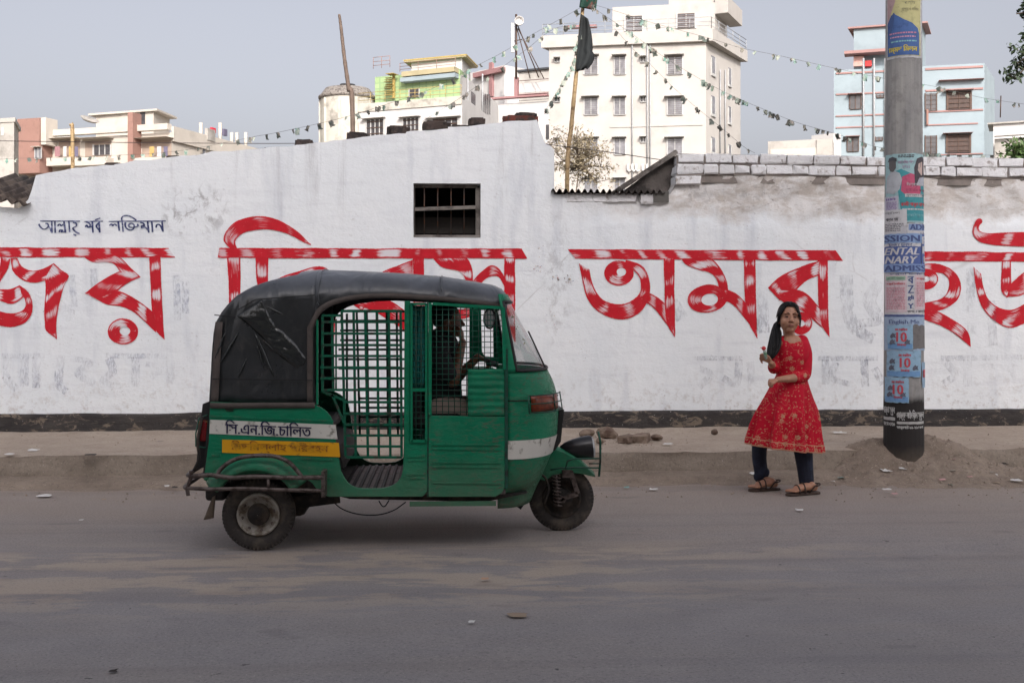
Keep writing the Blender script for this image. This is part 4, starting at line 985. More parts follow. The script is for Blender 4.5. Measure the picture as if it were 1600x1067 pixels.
# ================================================================ concrete pole covered in posters
def mat_pole():
    k = NT('spun_concrete'); p = k.position((3, 3, .5)); _, _, z = k.sep(k.n('NewGeometry').outputs['Position'])
    c = k.mix(k.ramp(k.noise(3, 6, .6, p), .3, .7), C(134, 134, 134), C(168, 166, 162))
    c = k.mix(k.math('MULTIPLY', k.ramp(k.noise(9, 7, .7), .5, .66), .5), c, C(108, 106, 104))
    low = k.n('MapRange'); low.inputs[1].default_value = .80; low.inputs[2].default_value = .72; k.link(k.math('ADD', z, k.math('MULTIPLY', k.noise(9, 4, .6), .12)), low.inputs[0])
    c = k.mix(low.outputs[0], c, C(40, 37, 36))
    dm = k.n('MapRange'); dm.inputs[1].default_value = .40; dm.inputs[2].default_value = .12; k.link(k.math('ADD', z, k.math('MULTIPLY', k.noise(6, 6, .7), .22)), dm.inputs[0])
    c = k.mix(k.math('MULTIPLY', dm.outputs[0], .75), c, C(120, 106, 92))
    k.bump(k.noise(25, 6, .65), .35, .01); return k.out(c, .85)
PD = Vector((POLE.x, POLE.y, 0)); PZf = POLE.x * FX + POLE.y * FY; PXC = 800 + (POLE.x * RX + POLE.y * RY) / PZf * FPX
def pole_r(z): return lerp(.1765, .155, (z - .1) / 4.2)
pole = thing('utility_pole', (PD.x, PD.y, 0), 'grey concrete pole plastered with torn posters beside the girl in red', 'pole')
MB().lathe([(pole_r(z), z) for z in [-.2 + .25 * i for i in range(27)]] + [(.01, 6.4)], PD, (0, 0, 1), 24, smooth=False).build('shaft', mat_pole(), pole)
vdir = Vector((-PD.x, -PD.y, 0)).normalized(); vright = Vector((-vdir.y, vdir.x, 0))
def pole_pt(px, py, off):
    z = CAMH + (HOR - py) / FPX * (PZf - .16); r = pole_r(z)
    s = (px - PXC) / FPX * (PZf - .1); th = math.asin(max(-.999, min(.999, s / r)))
    v = PD + (vdir * math.cos(th) + vright * math.sin(th)) * (r + off); return Vector((v.x, v.y, z))
PM = {}
def pm(r, g, b_, var=.06):
    if (r, g, b_) not in PM: k_ = .24; r0, g0, b0 = (lerp(r, 205, k_), lerp(g, 205, k_), lerp(b_, 208, k_)); PM[(r, g, b_)] = M('print_%02x%02x%02x' % (r, g, b_), C(r0, g0, b0), .75, var=var, scale=20, dirt=tuple(x * .75 for x in C(r0, g0, b0)[:3]) + (1,), dscale=25, damt=.3, bump=.15, bscale=30)
    return PM[(r, g, b_)]
def sheet(name, par, px0, px1, py0, py1, mat_, off, wob=.6, tear=0, seed=1):
    r = random.Random(seed * 7 + int(px0)); nx = max(2, int((px1 - px0) / 3)); ny = max(2, int((py1 - py0) / 8))
    rows = []
    for j in range(ny + 1):
        r_ = []
        for i in range(nx + 1):
            px = lerp(px0, px1, i / nx); py = lerp(py0, py1, j / ny)
            if j in (0, ny) or i in (0, nx): px += r.uniform(-wob, wob) * .5; py += r.uniform(-wob, wob) * (1 + tear)
            r_.append(pole_pt(px, py, off))
        rows.append(r_)
    return MB().grid(rows).build(name, mat_, par)
def poly_on_pole(name, par, pts, mat_, off):
    """flat printed shape, cut into strips so that it bends with the shaft"""
    bm = bmesh.new(); vs = [bm.verts.new((x, y, 0)) for x, y in pts]; bm.faces.new(vs)
    x0 = min(p[0] for p in pts); x1 = max(p[0] for p in pts); n = int((x1 - x0) / 3)
    for i in range(1, n + 1): bmesh.ops.bisect_plane(bm, geom=list(bm.verts) + list(bm.edges) + list(bm.faces), plane_co=(x0 + i * 3, 0, 0), plane_no=(1, 0, 0))
    return wrap(bm, name, par, mat_, off)
def wrap(bm, name, par, mat_, off):
    org = origin_of(par)
    for v in bm.verts: v.co = pole_pt(v.co.x, v.co.y, off) - org
    me = bpy.data.meshes.new(name); bm.to_mesh(me); bm.free(); me.materials.append(mat_)
    o = bpy.data.objects.new(name, me); COL.objects.link(o); o.parent = par; return o
def text_bm(s_, shear=0):
    cu = bpy.data.curves.new('lettering', 'FONT'); cu.body = s_; cu.resolution_u = 2; cu.shear = shear
    o = bpy.data.objects.new('lettering', cu); COL.objects.link(o); bpy.context.view_layer.update()
    me = bpy.data.meshes.new_from_object(o.evaluated_get(bpy.context.evaluated_depsgraph_get()))
    bpy.data.objects.remove(o); bpy.data.curves.remove(cu)
    bm = bmesh.new(); bm.from_mesh(me); bpy.data.meshes.remove(me); return bm
def ptxt(par, s_, px0, px1, py0, py1, mat_, off, bold=0, shear=0, name='lettering'):
    bm = text_bm(s_, shear); xs_ = [v.co.x for v in bm.verts]; ys_ = [v.co.y for v in bm.verts]; a, c, d, e = min(xs_), max(xs_), min(ys_), max(ys_)
    for v in bm.verts: v.co = Vector((lerp(px0, px1, (v.co.x - a) / (c - a)), lerp(py1, py0, (v.co.y - d) / (e - d)), 0))
    n = int((px1 - px0) / 3)
    for i in range(1, n + 1): bmesh.ops.bisect_plane(bm, geom=list(bm.verts) + list(bm.edges) + list(bm.faces), plane_co=(px0 + i * 3, 0, 0), plane_no=(1, 0, 0))
    if bold:
        geom = list(bm.faces)
        for dx in (bold, -bold):
            d_ = bmesh.ops.duplicate(bm, geom=geom); 
            for v in [g_ for g_ in d_['geom'] if isinstance(g_, bmesh.types.BMVert)]: v.co.x += dx; v.co.z += dx
    org = origin_of(par)
    for v in bm.verts: v.co = pole_pt(v.co.x, v.co.y, off + .0004 * v.co.z) - org
    me = bpy.data.meshes.new(name); bm.to_mesh(me); bm.free(); me.materials.append(mat_)
    o = bpy.data.objects.new(name, me); COL.objects.link(o); o.parent = par; return o
def plines(par, px0, px1, py0, py1, n, mat_, off, seed=0, fill=.55):
    """lines of small print too fine to read"""
    r = random.Random(seed); bm = bmesh.new(); st = (py1 - py0) / n
    for i in range(n):
        x = px0; y = py0 + i * st
        while x < px1 - 1:
            w_ = min(r.uniform(1.2, 4), px1 - x); q = [bm.verts.new(p + (0,)) for p in ((x, y), (x + w_, y), (x + w_, y + st * fill), (x, y + st * fill))]; bm.faces.new(q); x += w_ + r.uniform(.5, 1.1)
    return wrap(bm, 'small_print', par, mat_, off)
white = pm(206, 206, 208); navy = pm(38, 58, 120); red_ = pm(196, 40, 52); blk = pm(52, 50, 56)
def poster(label, *a, **k): o = sheet('poster', pole, *a, **k); o['label'] = label; return o
# top poster: blue and yellow
s1 = poster('blue and yellow poster at the top of the pole', 1387.5, 1438, -30, 90, white, .003, seed=1)
sheet('printed_field', s1, 1388.5, 1436, -28, 87, pm(196, 190, 120), .0045, .1)
poly_on_pole('printed_field', s1, [(1389, 86), (1389, 40), (1393, 30), (1397, 18), (1401, 22), (1412, 30), (1424, 36), (1432, 44), (1434, 52), (1434, 86)], pm(34, 76, 150), .006)
poly_on_pole('printed_field', s1, [(1388.6, -20), (1405, -20), (1400, 0), (1393, 22), (1388.8, 34)], pm(176, 140, 140), .0064)
poly_on_pole('printed_field', s1, [(1388.8, 34), (1394, 22), (1399, 18), (1398, 34), (1394, 50), (1390, 58)], pm(24, 56, 120), .0068)
for i, (y, c_) in enumerate(((50, (206, 120, 150)), (56, (206, 140, 170)), (63, (120, 190, 190)))): plines(s1, 1392 + i, 1430, y, y + 4, 1, pm(*c_), .0075, i)
ptxt(s1, 'াম্মদ িমলন', 1391, 1431, 70, 83, pm(214, 190, 30), .0075, .4); ptxt(s1, 'পোস্টার', 1413, 1428, 1, 8, pm(96, 90, 60), .006); ptxt(s1, 'হাসান ও মিলন', 1409, 1433, 11, 17, pm(96, 90, 60), .006)
# cyan poster with two figures
s2 = poster('turquoise poster with a capped figure and a woman, at wall top height', 1385.5, 1446.5, 240, 348, pm(150, 196, 200), .003, seed=2)
poly_on_pole('printed_field', s2, [(1398, 268), (1408, 264), (1424, 272), (1446, 276), (1446, 345), (1410, 345), (1404, 300)], pm(30, 140, 150), .0045)
poly_on_pole('printed_field', s2, [(1410, 276), (1422, 271), (1436, 276), (1436, 306), (1418, 308), (1408, 298)], pm(196, 56, 96), .005)
poly_on_pole('printed_figure', s2, [(1386.6, 300), (1388, 276), (1393, 268), (1398, 266), (1406, 270), (1410, 280), (1406, 296), (1398, 303)], pm(178, 184, 190), .0055)
poly_on_pole('printed_figure', s2, [(1391, 262), (1391, 252), (1396, 248), (1401, 252), (1401, 262), (1397, 268), (1393, 267)], pm(70, 66, 66), .006); poly_on_pole('printed_figure', s2, [(1389.5, 252), (1391, 246), (1396, 244), (1402, 247), (1402, 252), (1396, 250)], pm(44, 46, 52), .0066)
poly_on_pole('printed_figure', s2, [(1428, 290), (1427, 262), (1431, 248), (1438, 244), (1444, 248), (1445.6, 290)], pm(40, 34, 40), .0055); poly_on_pole('printed_figure', s2, [(1432, 266), (1433, 256), (1438, 252), (1442, 256), (1442, 268), (1437, 274)], pm(206, 178, 166), .006); poly_on_pole('printed_figure', s2, [(1430, 290), (1434, 278), (1440, 276), (1445, 282), (1445.4, 290)], pm(176, 178, 190), .0061)
ptxt(s2, 'মহান বিজয় দিবস', 1404, 1426, 250, 257, pm(150, 60, 120), .006); ptxt(s2, '২০১১', 1410, 1421, 258, 263, pm(150, 60, 120), .006); plines(s2, 1404, 1428, 242, 247, 2, blk, .006, 5)
ptxt(s2, 'বীর মুক্তিযোদ্ধা', 1416, 1444, 285, 292, white, .0066); ptxt(s2, 'ভাই এর পক্ষ', 1415, 1445, 294, 301, pm(120, 30, 60), .0066); sheet('printed_field', s2, 1414, 1444, 303, 308, white, .006, .2); ptxt(s2, 'শুভেচ্ছা সহ', 1416, 1442, 303.6, 307.6, blk, .0072)
ptxt(s2, 'কাজী আবুল হাসান', 1408, 1445.5, 315, 324, red_, .0066, .25); plines(s2, 1410, 1444, 326, 330, 1, white, .0066, 9); ptxt(s2, 'সভাপতি ছাত্র সংসদ', 1416, 1445, 333, 340, pm(130, 190, 200), .0066)
# leaflets
s3 = poster('small white leaflet with purple border', 1385, 1404.5, 306, 331, pm(196, 194, 210), .0075, seed=3); plines(s3, 1387, 1402, 309, 313, 1, pm(120, 90, 160), .009, 3, .8); plines(s3, 1387.5, 1402, 315, 328, 6, pm(140, 110, 170), .009, 4)
s4 = poster('white leaflet with black print and torn corner', 1384.8, 1416.5, 327, 367, white, .0085, seed=4); ptxt(s4, 'ভর্তি চলছে', 1386, 1407, 330, 335, blk, .0098); ptxt(s4, 'পড়ান হয়', 1387, 1404, 340, 346, blk, .0098, .2); plines(s4, 1386, 1412, 349, 362, 5, pm(96, 92, 100), .0098, 6, .5)
sheet('fold', s4, 1408, 1416, 352, 366, pm(188, 188, 194), .011, 1.5)
s5 = poster('white sheet with blue capitals cut off at the pole edge', 1417, 1446.8, 349, 374, white, .006, seed=5); sheet('printed_band', s5, 1419, 1446.6, 350, 360, pm(120, 150, 200), .0072, .2); ptxt(s5, 'ADN', 1421, 1446.2, 350.5, 359.5, navy, .0085, .5); ptxt(s5, 'এখানে', 1434, 1446, 363, 371, navy, .0075)
s6 = poster('pale blue admission banner, upper strip', 1384.6, 1437.5, 365, 380, pm(120, 156, 206), .0095, seed=6); ptxt(s6, 'SSION', 1385.4, 1434, 367.5, 377.5, navy, .0115, .7)
s6b = poster('white strip with blue script below the upper banner', 1384.6, 1436, 380, 386, white, .009, seed=61); ptxt(s6b, 'চলছে চলছে', 1391, 1424, 380.8, 385.4, navy, .0105, .2)
s7 = poster('dark blue sheet with slanted white capitals', 1384.4, 1436, 385, 413, pm(44, 70, 146), .010, seed=7); ptxt(s7, 'ENTAL', 1385.2, 1433, 387, 398, white, .012, .6, .25); ptxt(s7, 'NARY', 1386, 1431, 400.5, 411.5, white, .012, .6, .25)
s8 = poster('narrow dark blue sheet edge with white capitals', 1437, 1446.9, 366, 413, pm(54, 80, 156), .0085, seed=8); ptxt(s8, 'R', 1438, 1446, 369, 381, white, .010, .4); ptxt(s8, 'E', 1438.4, 1446, 384, 396, white, .010, .4); ptxt(s8, 'E', 1440, 1446, 400, 410, white, .010, .4)
s9 = poster('long blue admission strip, lower', 1384.4, 1447, 412.5, 425.5, pm(112, 144, 200), .0115, seed=9); ptxt(s9, 'ADMISSI', 1385.2, 1446.4, 414.5, 423.5, navy, .013, .7)
s10 = poster('white sheet with vertical dark blue letters', 1384.4, 1447, 425, 492, white, .0055, seed=10); ptxt(s10, 'ভর্তি চলছে', 1392, 1444, 426, 430.5, navy, .0072, .2)
for s_, y0, y1 in (('ব', 432, 443), ('Z', 446, 458), ('gli', 461, 470), ('Y', 474, 482)): ptxt(s10, s_, 1418, 1426, y0, y1, navy, .0075, .4)
ptxt(s10, 'পাশে । বাড়ি', 1417, 1444, 484, 489, blk, .0075, .2)
s11 = poster('pink printed notice with green heading', 1385.6, 1416.5, 430, 488, pm(214, 190, 196), .0085, seed=11); sheet('printed_band', s11, 1387, 1414.5, 431.5, 438, pm(140, 180, 150), .0096, .2); ptxt(s11, 'কোচিং সেন্টার', 1389, 1413, 432.4, 437.2, pm(60, 110, 80), .0108); ptxt(s11, 'ভর্তি চলিতেছে', 1388, 1414, 441, 446, red_, .0098, .2); plines(s11, 1388, 1414, 449, 484, 15, pm(206, 110, 126), .0098, 11, .5)
s12 = poster('pink printed notice cut off at the right edge of the pole', 1427.5, 1446.9, 430, 484, pm(214, 190, 196), .0085, seed=12); ptxt(s12, 'ভর্তি', 1430, 1445, 433, 438, red_, .0098, .2); plines(s12, 1430, 1446, 441, 480, 15, pm(206, 120, 136), .0098, 12, .5)
s13 = poster('pale blue strip with English lettering', 1383.8, 1446.8, 491, 548, pm(150, 176, 206), .0045, seed=13); sheet('printed_band', s13, 1384.4, 1446, 491.5, 495, navy, .006, .3); ptxt(s13, 'English Me', 1391, 1434, 499.5, 508, pm(60, 80, 130), .006, .3)
sheet('torn_patch', s13, 1425, 1444, 508, 545, pm(92, 88, 86), .0062, 1.6, seed=4)
for i, (a, c, d, e) in enumerate(((1389, 1425, 508, 546), (1388, 1436, 548, 589), (1385.5, 1419, 590, 629))):
    s_ = poster(('upper', 'middle', 'lowest, torn')[i] + ' pale blue handbill with a red number ten', a, c, d, e, pm(132, 176, 206), .008 + .001 * i, 1.0, seed=20 + i)
    o_ = .0095 + .001 * i; m_ = (a + c) / 2; sheet('printed_field', s_, a + 1, c - 1, e - 9, e - 1, pm(84, 140, 196), o_, .3)
    ptxt(s_, '10', m_ - 5, m_ + 9, d + 11, d + 26, red_, o_ + .0016, .6); ptxt(s_, 'মোবাইল', m_ - 7, m_ + 10, d + 4, d + 9, red_, o_ + .0016, .3); ptxt(s_, 'টাকায়', m_ - 4, m_ + 8, d + 28, d + 33, red_, o_ + .0016, .3)
    for (x, y) in ((a + 8, d + 16), (a + 7, d + 26), (c - 8, d + 26)):
        poly_on_pole('printed_figure', s_, [(x - 4, y + 3), (x - 3, y - 1), (x, y - 4), (x + 2, y - 2), (x + 4, y - 3), (x + 3, y + 1), (x + 4.5, y + 4), (x + 1, y + 3), (x - 2, y + 5)], pm(62, 66, 84), o_ + .0017)
s14 = poster('pale blue handbill edge at the right side of the pole', 1438, 1446, 566, 606, pm(132, 170, 200), .007, 1.2, seed=30); ptxt(s14, '1', 1440, 1445, 578, 590, red_, .0085, .5)
# white stencil lettering on the tarred foot
stc = pm(176, 176, 172)
for s_, a, c, d, e in (('বার্তা স্কুল', 1382.5, 1399, 636, 650), ('ওয়ার্ল্ড আইডিয়াল স্কুল', 1402, 1441, 640, 657), ('ফোন ০১৭১৬', 1383, 1399, 660, 666), ('ফার্মগেট ৯১-২১৫৬৭', 1402, 1440, 664, 671)): ptxt(pole, s_, a, c, d, e, stc, .003, .35, name='stencil_lettering')
sheet('stencil_band', pole, 1382.5, 1399.5, 652.5, 657.5, stc, .0025, .3); sheet('stencil_band', pole, 1402, 1441, 658.5, 662.5, stc, .0025, .3)
# ================================================================ green three-wheeled auto-rickshaw
YN, YC, YF = 7.07, 7.69, 8.31
rk = thing('auto_rickshaw', (at(620, 800, YC).x, YC, 0), 'green three wheeled auto rickshaw with black canvas hood and barred doors', 'auto rickshaw')
def mat_worn(nm, b0, r0):
    k = NT(nm); p = k.position(); c = k.mix(k.ramp(k.noise(4, 5, .6, p), .3, .72), C(5, 110, 78), C(9, 128, 92))
    ps = k.position((1, 1, 3.2)); big = k.ramp(k.noise(2.6, 4, .6, p), b0, b0 + .18); rub = k.ramp(k.noise(22, 9, .78, ps, .3), r0, r0 + .10)
    c = k.mix(k.math('MULTIPLY', k.math('MULTIPLY', big, rub), .75), c, C(100, 84, 76))
    chip = k.ramp(k.noise(60, 4, .7, ps), .70, .73); c = k.mix(chip, c, C(120, 118, 108))
    zz = k.math('ADD', k.sep(k.n('NewGeometry').outputs['Position'])[2], k.math('MULTIPLY', k.math('SUBTRACT', k.noise(9, 7, .7, p), .5), .5)); ds = k.n('MapRange'); ds.inputs[1].default_value = .62; ds.inputs[2].default_value = .22; k.link(zz, ds.inputs[0])
    c = k.mix(k.math('MULTIPLY', ds.outputs[0], .55), c, C(104, 100, 88))
    k.bump(k.math('ADD', k.noise(5, 4, .5, k.position((1, 1, 2))), k.math('MULTIPLY', rub, .1)), .40, .04); return k.out(c, k.ramp(rub, 0, 1, (.38,) * 3 + (1,), (.7,) * 3 + (1,)), 0, .32)
m_grw = mat_worn('worn_green_enamel', .40, .50); m_gr = mat_worn('green_enamel', .50, .54)
m_grd = M('dark_green_bar', C(14, 76, 60), .5, var=.2, scale=12, dirt=C(36, 40, 36), dscale=20, damt=.4, bump=.1)
m_blk = M('black_fitting', C(28, 28, 29), .6, var=.3, scale=12, bump=.2, bscale=30)
m_under = M('oily_chassis', C(34, 31, 29), .8, var=.35, scale=14, dirt=C(66, 56, 48), dscale=9, damt=.5, bump=.3)
m_rub = M('tyre_rubber', C(52, 48, 46), .85, var=.15, scale=14, dirt=C(84, 76, 68), dscale=6, damt=.5, bump=.15, bscale=50)
m_rim = M('dull_rim_paint', C(150, 146, 138), .5, var=.15, scale=9, dirt=C(96, 84, 70), dscale=14, damt=.5)
m_steel = M('worn_grey_tube', C(98, 88, 84), .5, .3, var=.25, scale=18, dirt=C(58, 46, 42), dscale=22, damt=.5)
m_vwhite = M('white_band_paint', C(206, 204, 196), .45, var=.05, dirt=C(120, 116, 106), dscale=16, damt=.22, bump=0)
m_vyel = M('yellow_band_paint', C(222, 160, 16), .45, var=.08, dirt=C(150, 110, 40), dscale=12, damt=.22, bump=0)
m_vtext = M('navy_lettering', C(30, 28, 66), .5, bump=0); m_vtext2 = M('faded_brown_lettering', C(150, 92, 22), .6, var=.2, scale=25, dirt=C(208, 152, 22), dscale=30, damt=.55, bump=0)
def mat_canvas():
    k = NT('black_canvas'); p = k.position((1, 1, 1))
    c = k.mix(k.ramp(k.noise(4, 5, .6, p), .35, .7), C(34, 37, 39), C(50, 53, 56))
    c = k.mix(k.math('MULTIPLY', k.ramp(k.noise(9, 8, .7, p), .55, .72), .4), c, C(92, 88, 84))
    nz = k.sep(k.n('NewGeometry').outputs['Normal'])[2]; c = k.mix(k.math('MULTIPLY', k.ramp(nz, .12, .8), k.math('MULTIPLY', k.ramp(k.noise(3, 6, .6, p), .25, .7), .75)), c, C(112, 116, 124))      # settled dust, and grey-blue sky sheen painted on upward faces
    w1 = k.noise(1.0, 2, .45, k.position((5, 2, 2.2)), 1.2); w2 = k.noise(1.0, 2, .4, k.position((16, 5, 6)), .8)
    k.bump(k.math('ADD', w1, k.math('MULTIPLY', w2, .22)), .5, .045)
    return k.out(c, k.ramp(k.noise(6, 4, .6, p), .3, .7, (.26,) * 3 + (1,), (.40,) * 3 + (1,)), 0, .6)
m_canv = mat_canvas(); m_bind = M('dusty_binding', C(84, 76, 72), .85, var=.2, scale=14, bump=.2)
m_plastic = M('clear_wrinkled_plastic', C(34, 38, 38), .18, var=.3, scale=9, bump=.35, bscale=12, bdist=.02, spec=.7)
def mat_glass():
    k = NT('windscreen_glass'); k.b.inputs['Transmission Weight'].default_value = 0
    tr = k.n('BsdfTransparent'); tr.inputs[0].default_value = (.96, .98, .98, 1); mx = k.n('MixShader'); fr = k.n('Fresnel'); fr.inputs[0].default_value = 1.5
    f_ = k.math('MULTIPLY', fr.outputs[0], .5); gl = k.n('BsdfGlossy'); gl.inputs['Roughness'].default_value = .06
    k.link(f_, mx.inputs[0]); k.link(tr.outputs[0], mx.inputs[1]); k.link(gl.outputs[0], mx.inputs[2]); k.link(mx.outputs[0], k.t.nodes['Material Output'].inputs[0]); return k.m
m_glass = mat_glass()
def N(px, py, off=0): return at(px, py, YN - off)
def K(px, py): return at(px, py, YC)
def xz(pts, y=YN): return [(at(a, c, y).x, at(a, c, y).z) for a, c in pts]
def mir(b):
    """the same shapes on the far side"""
    o = MB(); o.v = [(x, 2 * YC - y, z) for x, y, z in b.v]; o.f = [tuple(reversed(f)) for f in b.f]; o.smooth = set(b.smooth); return o
def both(b, name, mat_, par=None, **k):
    a = b.build(name, mat_, par or rk, **k); c = mir(b).build(name, mat_, par or rk, **k); return a, c

# ---- body side panels with the door openings
outline = catmull([(494, 633), (508, 641), (519, 656), (525, 690), (530, 720)], 4) + catmull([(533, 736), (542, 752), (556, 761), (575, 763), (600, 762), (615, 757), (626, 746), (630, 730)], 4) + \
    [(631, 690), (632, 470), (641, 470), (641, 690), (668, 690), (668, 768), (660, 776), (514, 776), (503, 772)] + catmull([(498, 768), (484, 752), (462, 746), (440, 742), (405, 740), (370, 742), (352, 748), (334, 756)], 3) + [(318, 750), (320, 735), (326, 690), (328, 628)]
near, far = both(MB().prism(xz(outline), 'y', YN, YN + .022), 'side_panel', m_gr, bevel=.004)
rib = MB()
for (a, y0, c, y1) in ((327, 650, 521, 658), (330, 711, 345, 711), (470, 716, 519, 718), (490, 747, 517, 748), (636, 713, 664, 712), (637, 719, 663, 718.5), (635, 741, 664, 740), (635, 747, 663, 746.5)): rib.bar(N(a, y0, .001), N(c, y1, .001), .012, .008)
rib = rib.build('pressed_rib', m_grw, near); rib['kind'] = 'stuff'
MB().add([N(328, 655.5, .004), N(524.5, 663.5, .004), N(527.5, 686, .004), N(327, 677.5, .004)], [(0, 1, 2, 3)]).build('white_band', m_vwhite, near)
MB().add([N(347, 686.5, .004), N(529.5, 691.5, .004), N(531.5, 714, .004), N(347, 707, .004)], [(0, 1, 2, 3)]).build('yellow_band', m_vyel, near)
def side_text(s_, q, mat_, par, bold=0, off=.008):
    """text in the slanted box q = (x0, x1, ytop0, ybot0, ytop1, ybot1) of the side"""
    bm = text_bm(s_); xs_ = [v.co.x for v in bm.verts]; ys_ = [v.co.y for v in bm.verts]; a, c, d, e = min(xs_), max(xs_), min(ys_), max(ys_)
    x0, x1, t0, b0, t1, b1 = q; org = origin_of(par)
    if bold:
        geom = list(bm.faces)
        for i, dx in enumerate((bold, -bold)):
            d_ = bmesh.ops.duplicate(bm, geom=geom)
            for v in [g_ for g_ in d_['geom'] if isinstance(g_, bmesh.types.BMVert)]: v.co.x += dx; v.co.z += .0003 * (i + 1)
    for v in bm.verts:
        u = (v.co.x - a) / (c - a); w_ = (v.co.y - d) / (e - d); v.co = N(lerp(x0, x1, u), lerp(lerp(b0, b1, u), lerp(t0, t1, u), w_), off + v.co.z) - org
    me = bpy.data.meshes.new('lettering'); bm.to_mesh(me); bm.free(); me.materials.append(mat_); o = bpy.data.objects.new('lettering', me); COL.objects.link(o); o.parent = par
side_text('িস.এন.িজ.চািলত', (352, 486, 655.5, 677, 660.5, 683), m_vtext, near, .022)
side_text('িবছিমল্লাহ পিরবহন', (361, 513, 687.5, 706, 692, 710), m_vtext2, near, .02)
v = MB(); pv = N(358.5, 636.5, .001)
for i in range(5): v.bar(N(351 + abs(i - 2), 633 + i * 2.1, .004), N(366 - abs(i - 2), 633.3 + i * 2.1, .004), .004, .006)
v.build('vent_louvre', m_under, near)
# ---- body tub: back, bulkhead, floor, sill
xr0, xr1 = N(320, 700).x, N(328, 700).x; zf = N(560, 763).z; zb = N(560, 776).z
MB().add([(N(328, 628).x, YN + .023, N(328, 628).z), (N(328, 628).x, YF - .023, N(328, 628).z), (N(318, 748).x, YF - .023, N(318, 748).z), (N(318, 748).x, YN + .023, N(318, 748).z)], [(0, 1, 2, 3)]).build('back_panel', m_blk, rk, solid=.02)
MB().box(N(503, 700).x, N(790, 700).x, YN + .024, YF - .024, zb + .004, zf - .02).build('floor', M('scuffed_floor_plate', C(128, 120, 118), .6, .2, var=.2, scale=14, dirt=C(84, 76, 72), dscale=14, damt=.4), rk)
b = MB()
for i in range(9): b.bar((N(536 + i * 12, 760).x, YN + .06, zf - .014), (N(536 + i * 12, 760).x, YF - .06, zf - .014), .018, .012, (0, 0, 1))
b.build('floor_mat_rib', m_blk, rk)
MB().box(N(345, 700).x, N(520, 700).x, YN + .17, YF - .17, zb + .10, N(400, 705).z).build('engine_tub', m_under, rk)
MB().prism([(N(500, 692).x, N(500, 692).z), (N(528, 702).x, N(500, 702).z), (N(536, 735).x, N(500, 735).z), (N(505, 735).x, N(500, 735).z)], 'y', YN + .05, YF - .05).build('seat_front', m_blk, rk)
MB().box(N(470, 600).x, N(508, 600).x, YN + .06, YF - .06, N(400, 690).z, N(400, 668).z).build('passenger_seat', m_blk, rk, bevel=.03)
MB().prism(xz([(452, 672), (470, 672), (452, 560), (440, 562)]), 'y', YN + .06, YF - .06).build('seat_back', m_blk, rk, bevel=.02)
# ---- wheel-arch bulges
wc = at(405, 802, 7.17); WR = .221; wc.z = WR
f = MB(); fr = []
for k_ in range(33):
    a = math.radians(lerp(31, 149, k_ / 32)); fr.append([(wc.x + math.cos(a) * r * 1.02, YN - o, wc.z + math.sin(a) * r * 1.02 + .03) for r, o in ((.345, -.004), (.335, .03), (.315, .065), (.285, .09), (.262, .095), (.252, .088), (.252, -.05))])
f.grid(fr); both(f, 'wheel_arch', m_grw, solid=.004)
# ---- front loft: cowl, windscreen frame and glass
PROF = [(772, 829), (762, 834), (745, 841), (725, 850), (700, 861), (670, 869), (640, 871), (615, 868.5), (595, 863), (580, 856), (573, 852), (550, 840), (520, 823), (490, 806), (470, 795), (455, 786), (444, 776)]
PROFZ = sorted([(K(x, y).z, K(x, y).x) for y, x in PROF])
EDGE = sorted([(N(x, y).z, N(x, y).x) for x, y in ((779, 776), (786, 765), (790, 740), (791, 700), (791, 640), (791, 600), (790, 575), (786, 520), (782, 475), (777, 450))])
HALFW = [(.30, .50), (.38, .575), (.55, .615), (1.1, .615), (1.35, .585), (1.6, .53), (1.75, .46)]
def cowl(z, t, off=0.0):
    xf, xa, w_ = interp(PROFZ, z), interp(EDGE, z), interp(HALFW, z)
    s_ = max(0, 1 - abs(t) ** 2.4) ** (1 / 2.1)
    p = Vector((lerp(xa, xf, s_), YC + t * w_, z))
    if off:
        n = Vector((s_ + .15, t * 1.1, 0)).normalized(); p += n * off
    return p
def tlist(a, c, n): return [math.sin(lerp(math.asin(a), math.asin(c), i / n)) for i in range(n + 1)]
zc0, zc1 = K(829, 774).z, K(852, 575).z; T = tlist(-1, 1, 40)
b = MB(); b.grid([[cowl(lerp(zc0, zc1, j / 26), t) for t in T] for j in range(27)]); cw = b.build('front_cowl', m_grw, rk)
md = cw.modifiers.new('s', 'SOLIDIFY'); md.thickness = .008; md.offset = -1
za, zb_ = K(862, 699).z, K(868, 672).z
MB().grid([[cowl(lerp(za, zb_, j / 4), t, .004) for t in T] for j in range(5)]).build('white_band', m_vwhite, cw)
MB().tube([cowl(K(860, 615).z, t, .002) for t in T], .004, 5).build('cowl_seam', m_under, cw)
zt_ = K(780, 462).z; ts = .982
b = MB(); b.grid([[cowl(lerp(zc1 + .002, zt_, j / 20), t) for t in tlist(-1, -ts, 5)] for j in range(21)]); b.grid([[cowl(lerp(zc1 + .002, zt_, j / 20), t) for t in tlist(ts, 1, 5)] for j in range(21)]); b.grid([[cowl(lerp(K(800, 471).z, zt_, j / 3), t) for t in tlist(-ts, ts, 24)] for j in range(4)])
b.build('windscreen_pillar', m_gr, rk, solid=.012)
zg0, zg1 = zc1 + .012, K(800, 473).z
gl = MB().grid([[cowl(lerp(zg0, zg1, j / 16), t, -.006) for t in tlist(-ts + .003, ts - .003, 30)] for j in range(17)]).build('windscreen', m_glass, rk)
rim_ = [cowl(zg0, t, .002) for t in tlist(-ts, ts, 26)] + [cowl(lerp(zg0, zg1, j / 10), ts, .002) for j in range(1, 10)] + [cowl(zg1, t, .002) for t in reversed(tlist(-ts, ts, 26))] + [cowl(lerp(zg1, zg0, j / 10), -ts, .002) for j in range(1, 10)]
MB().tube(rim_, .011, 6, closed=True).build('rubber_seal', m_blk, gl)
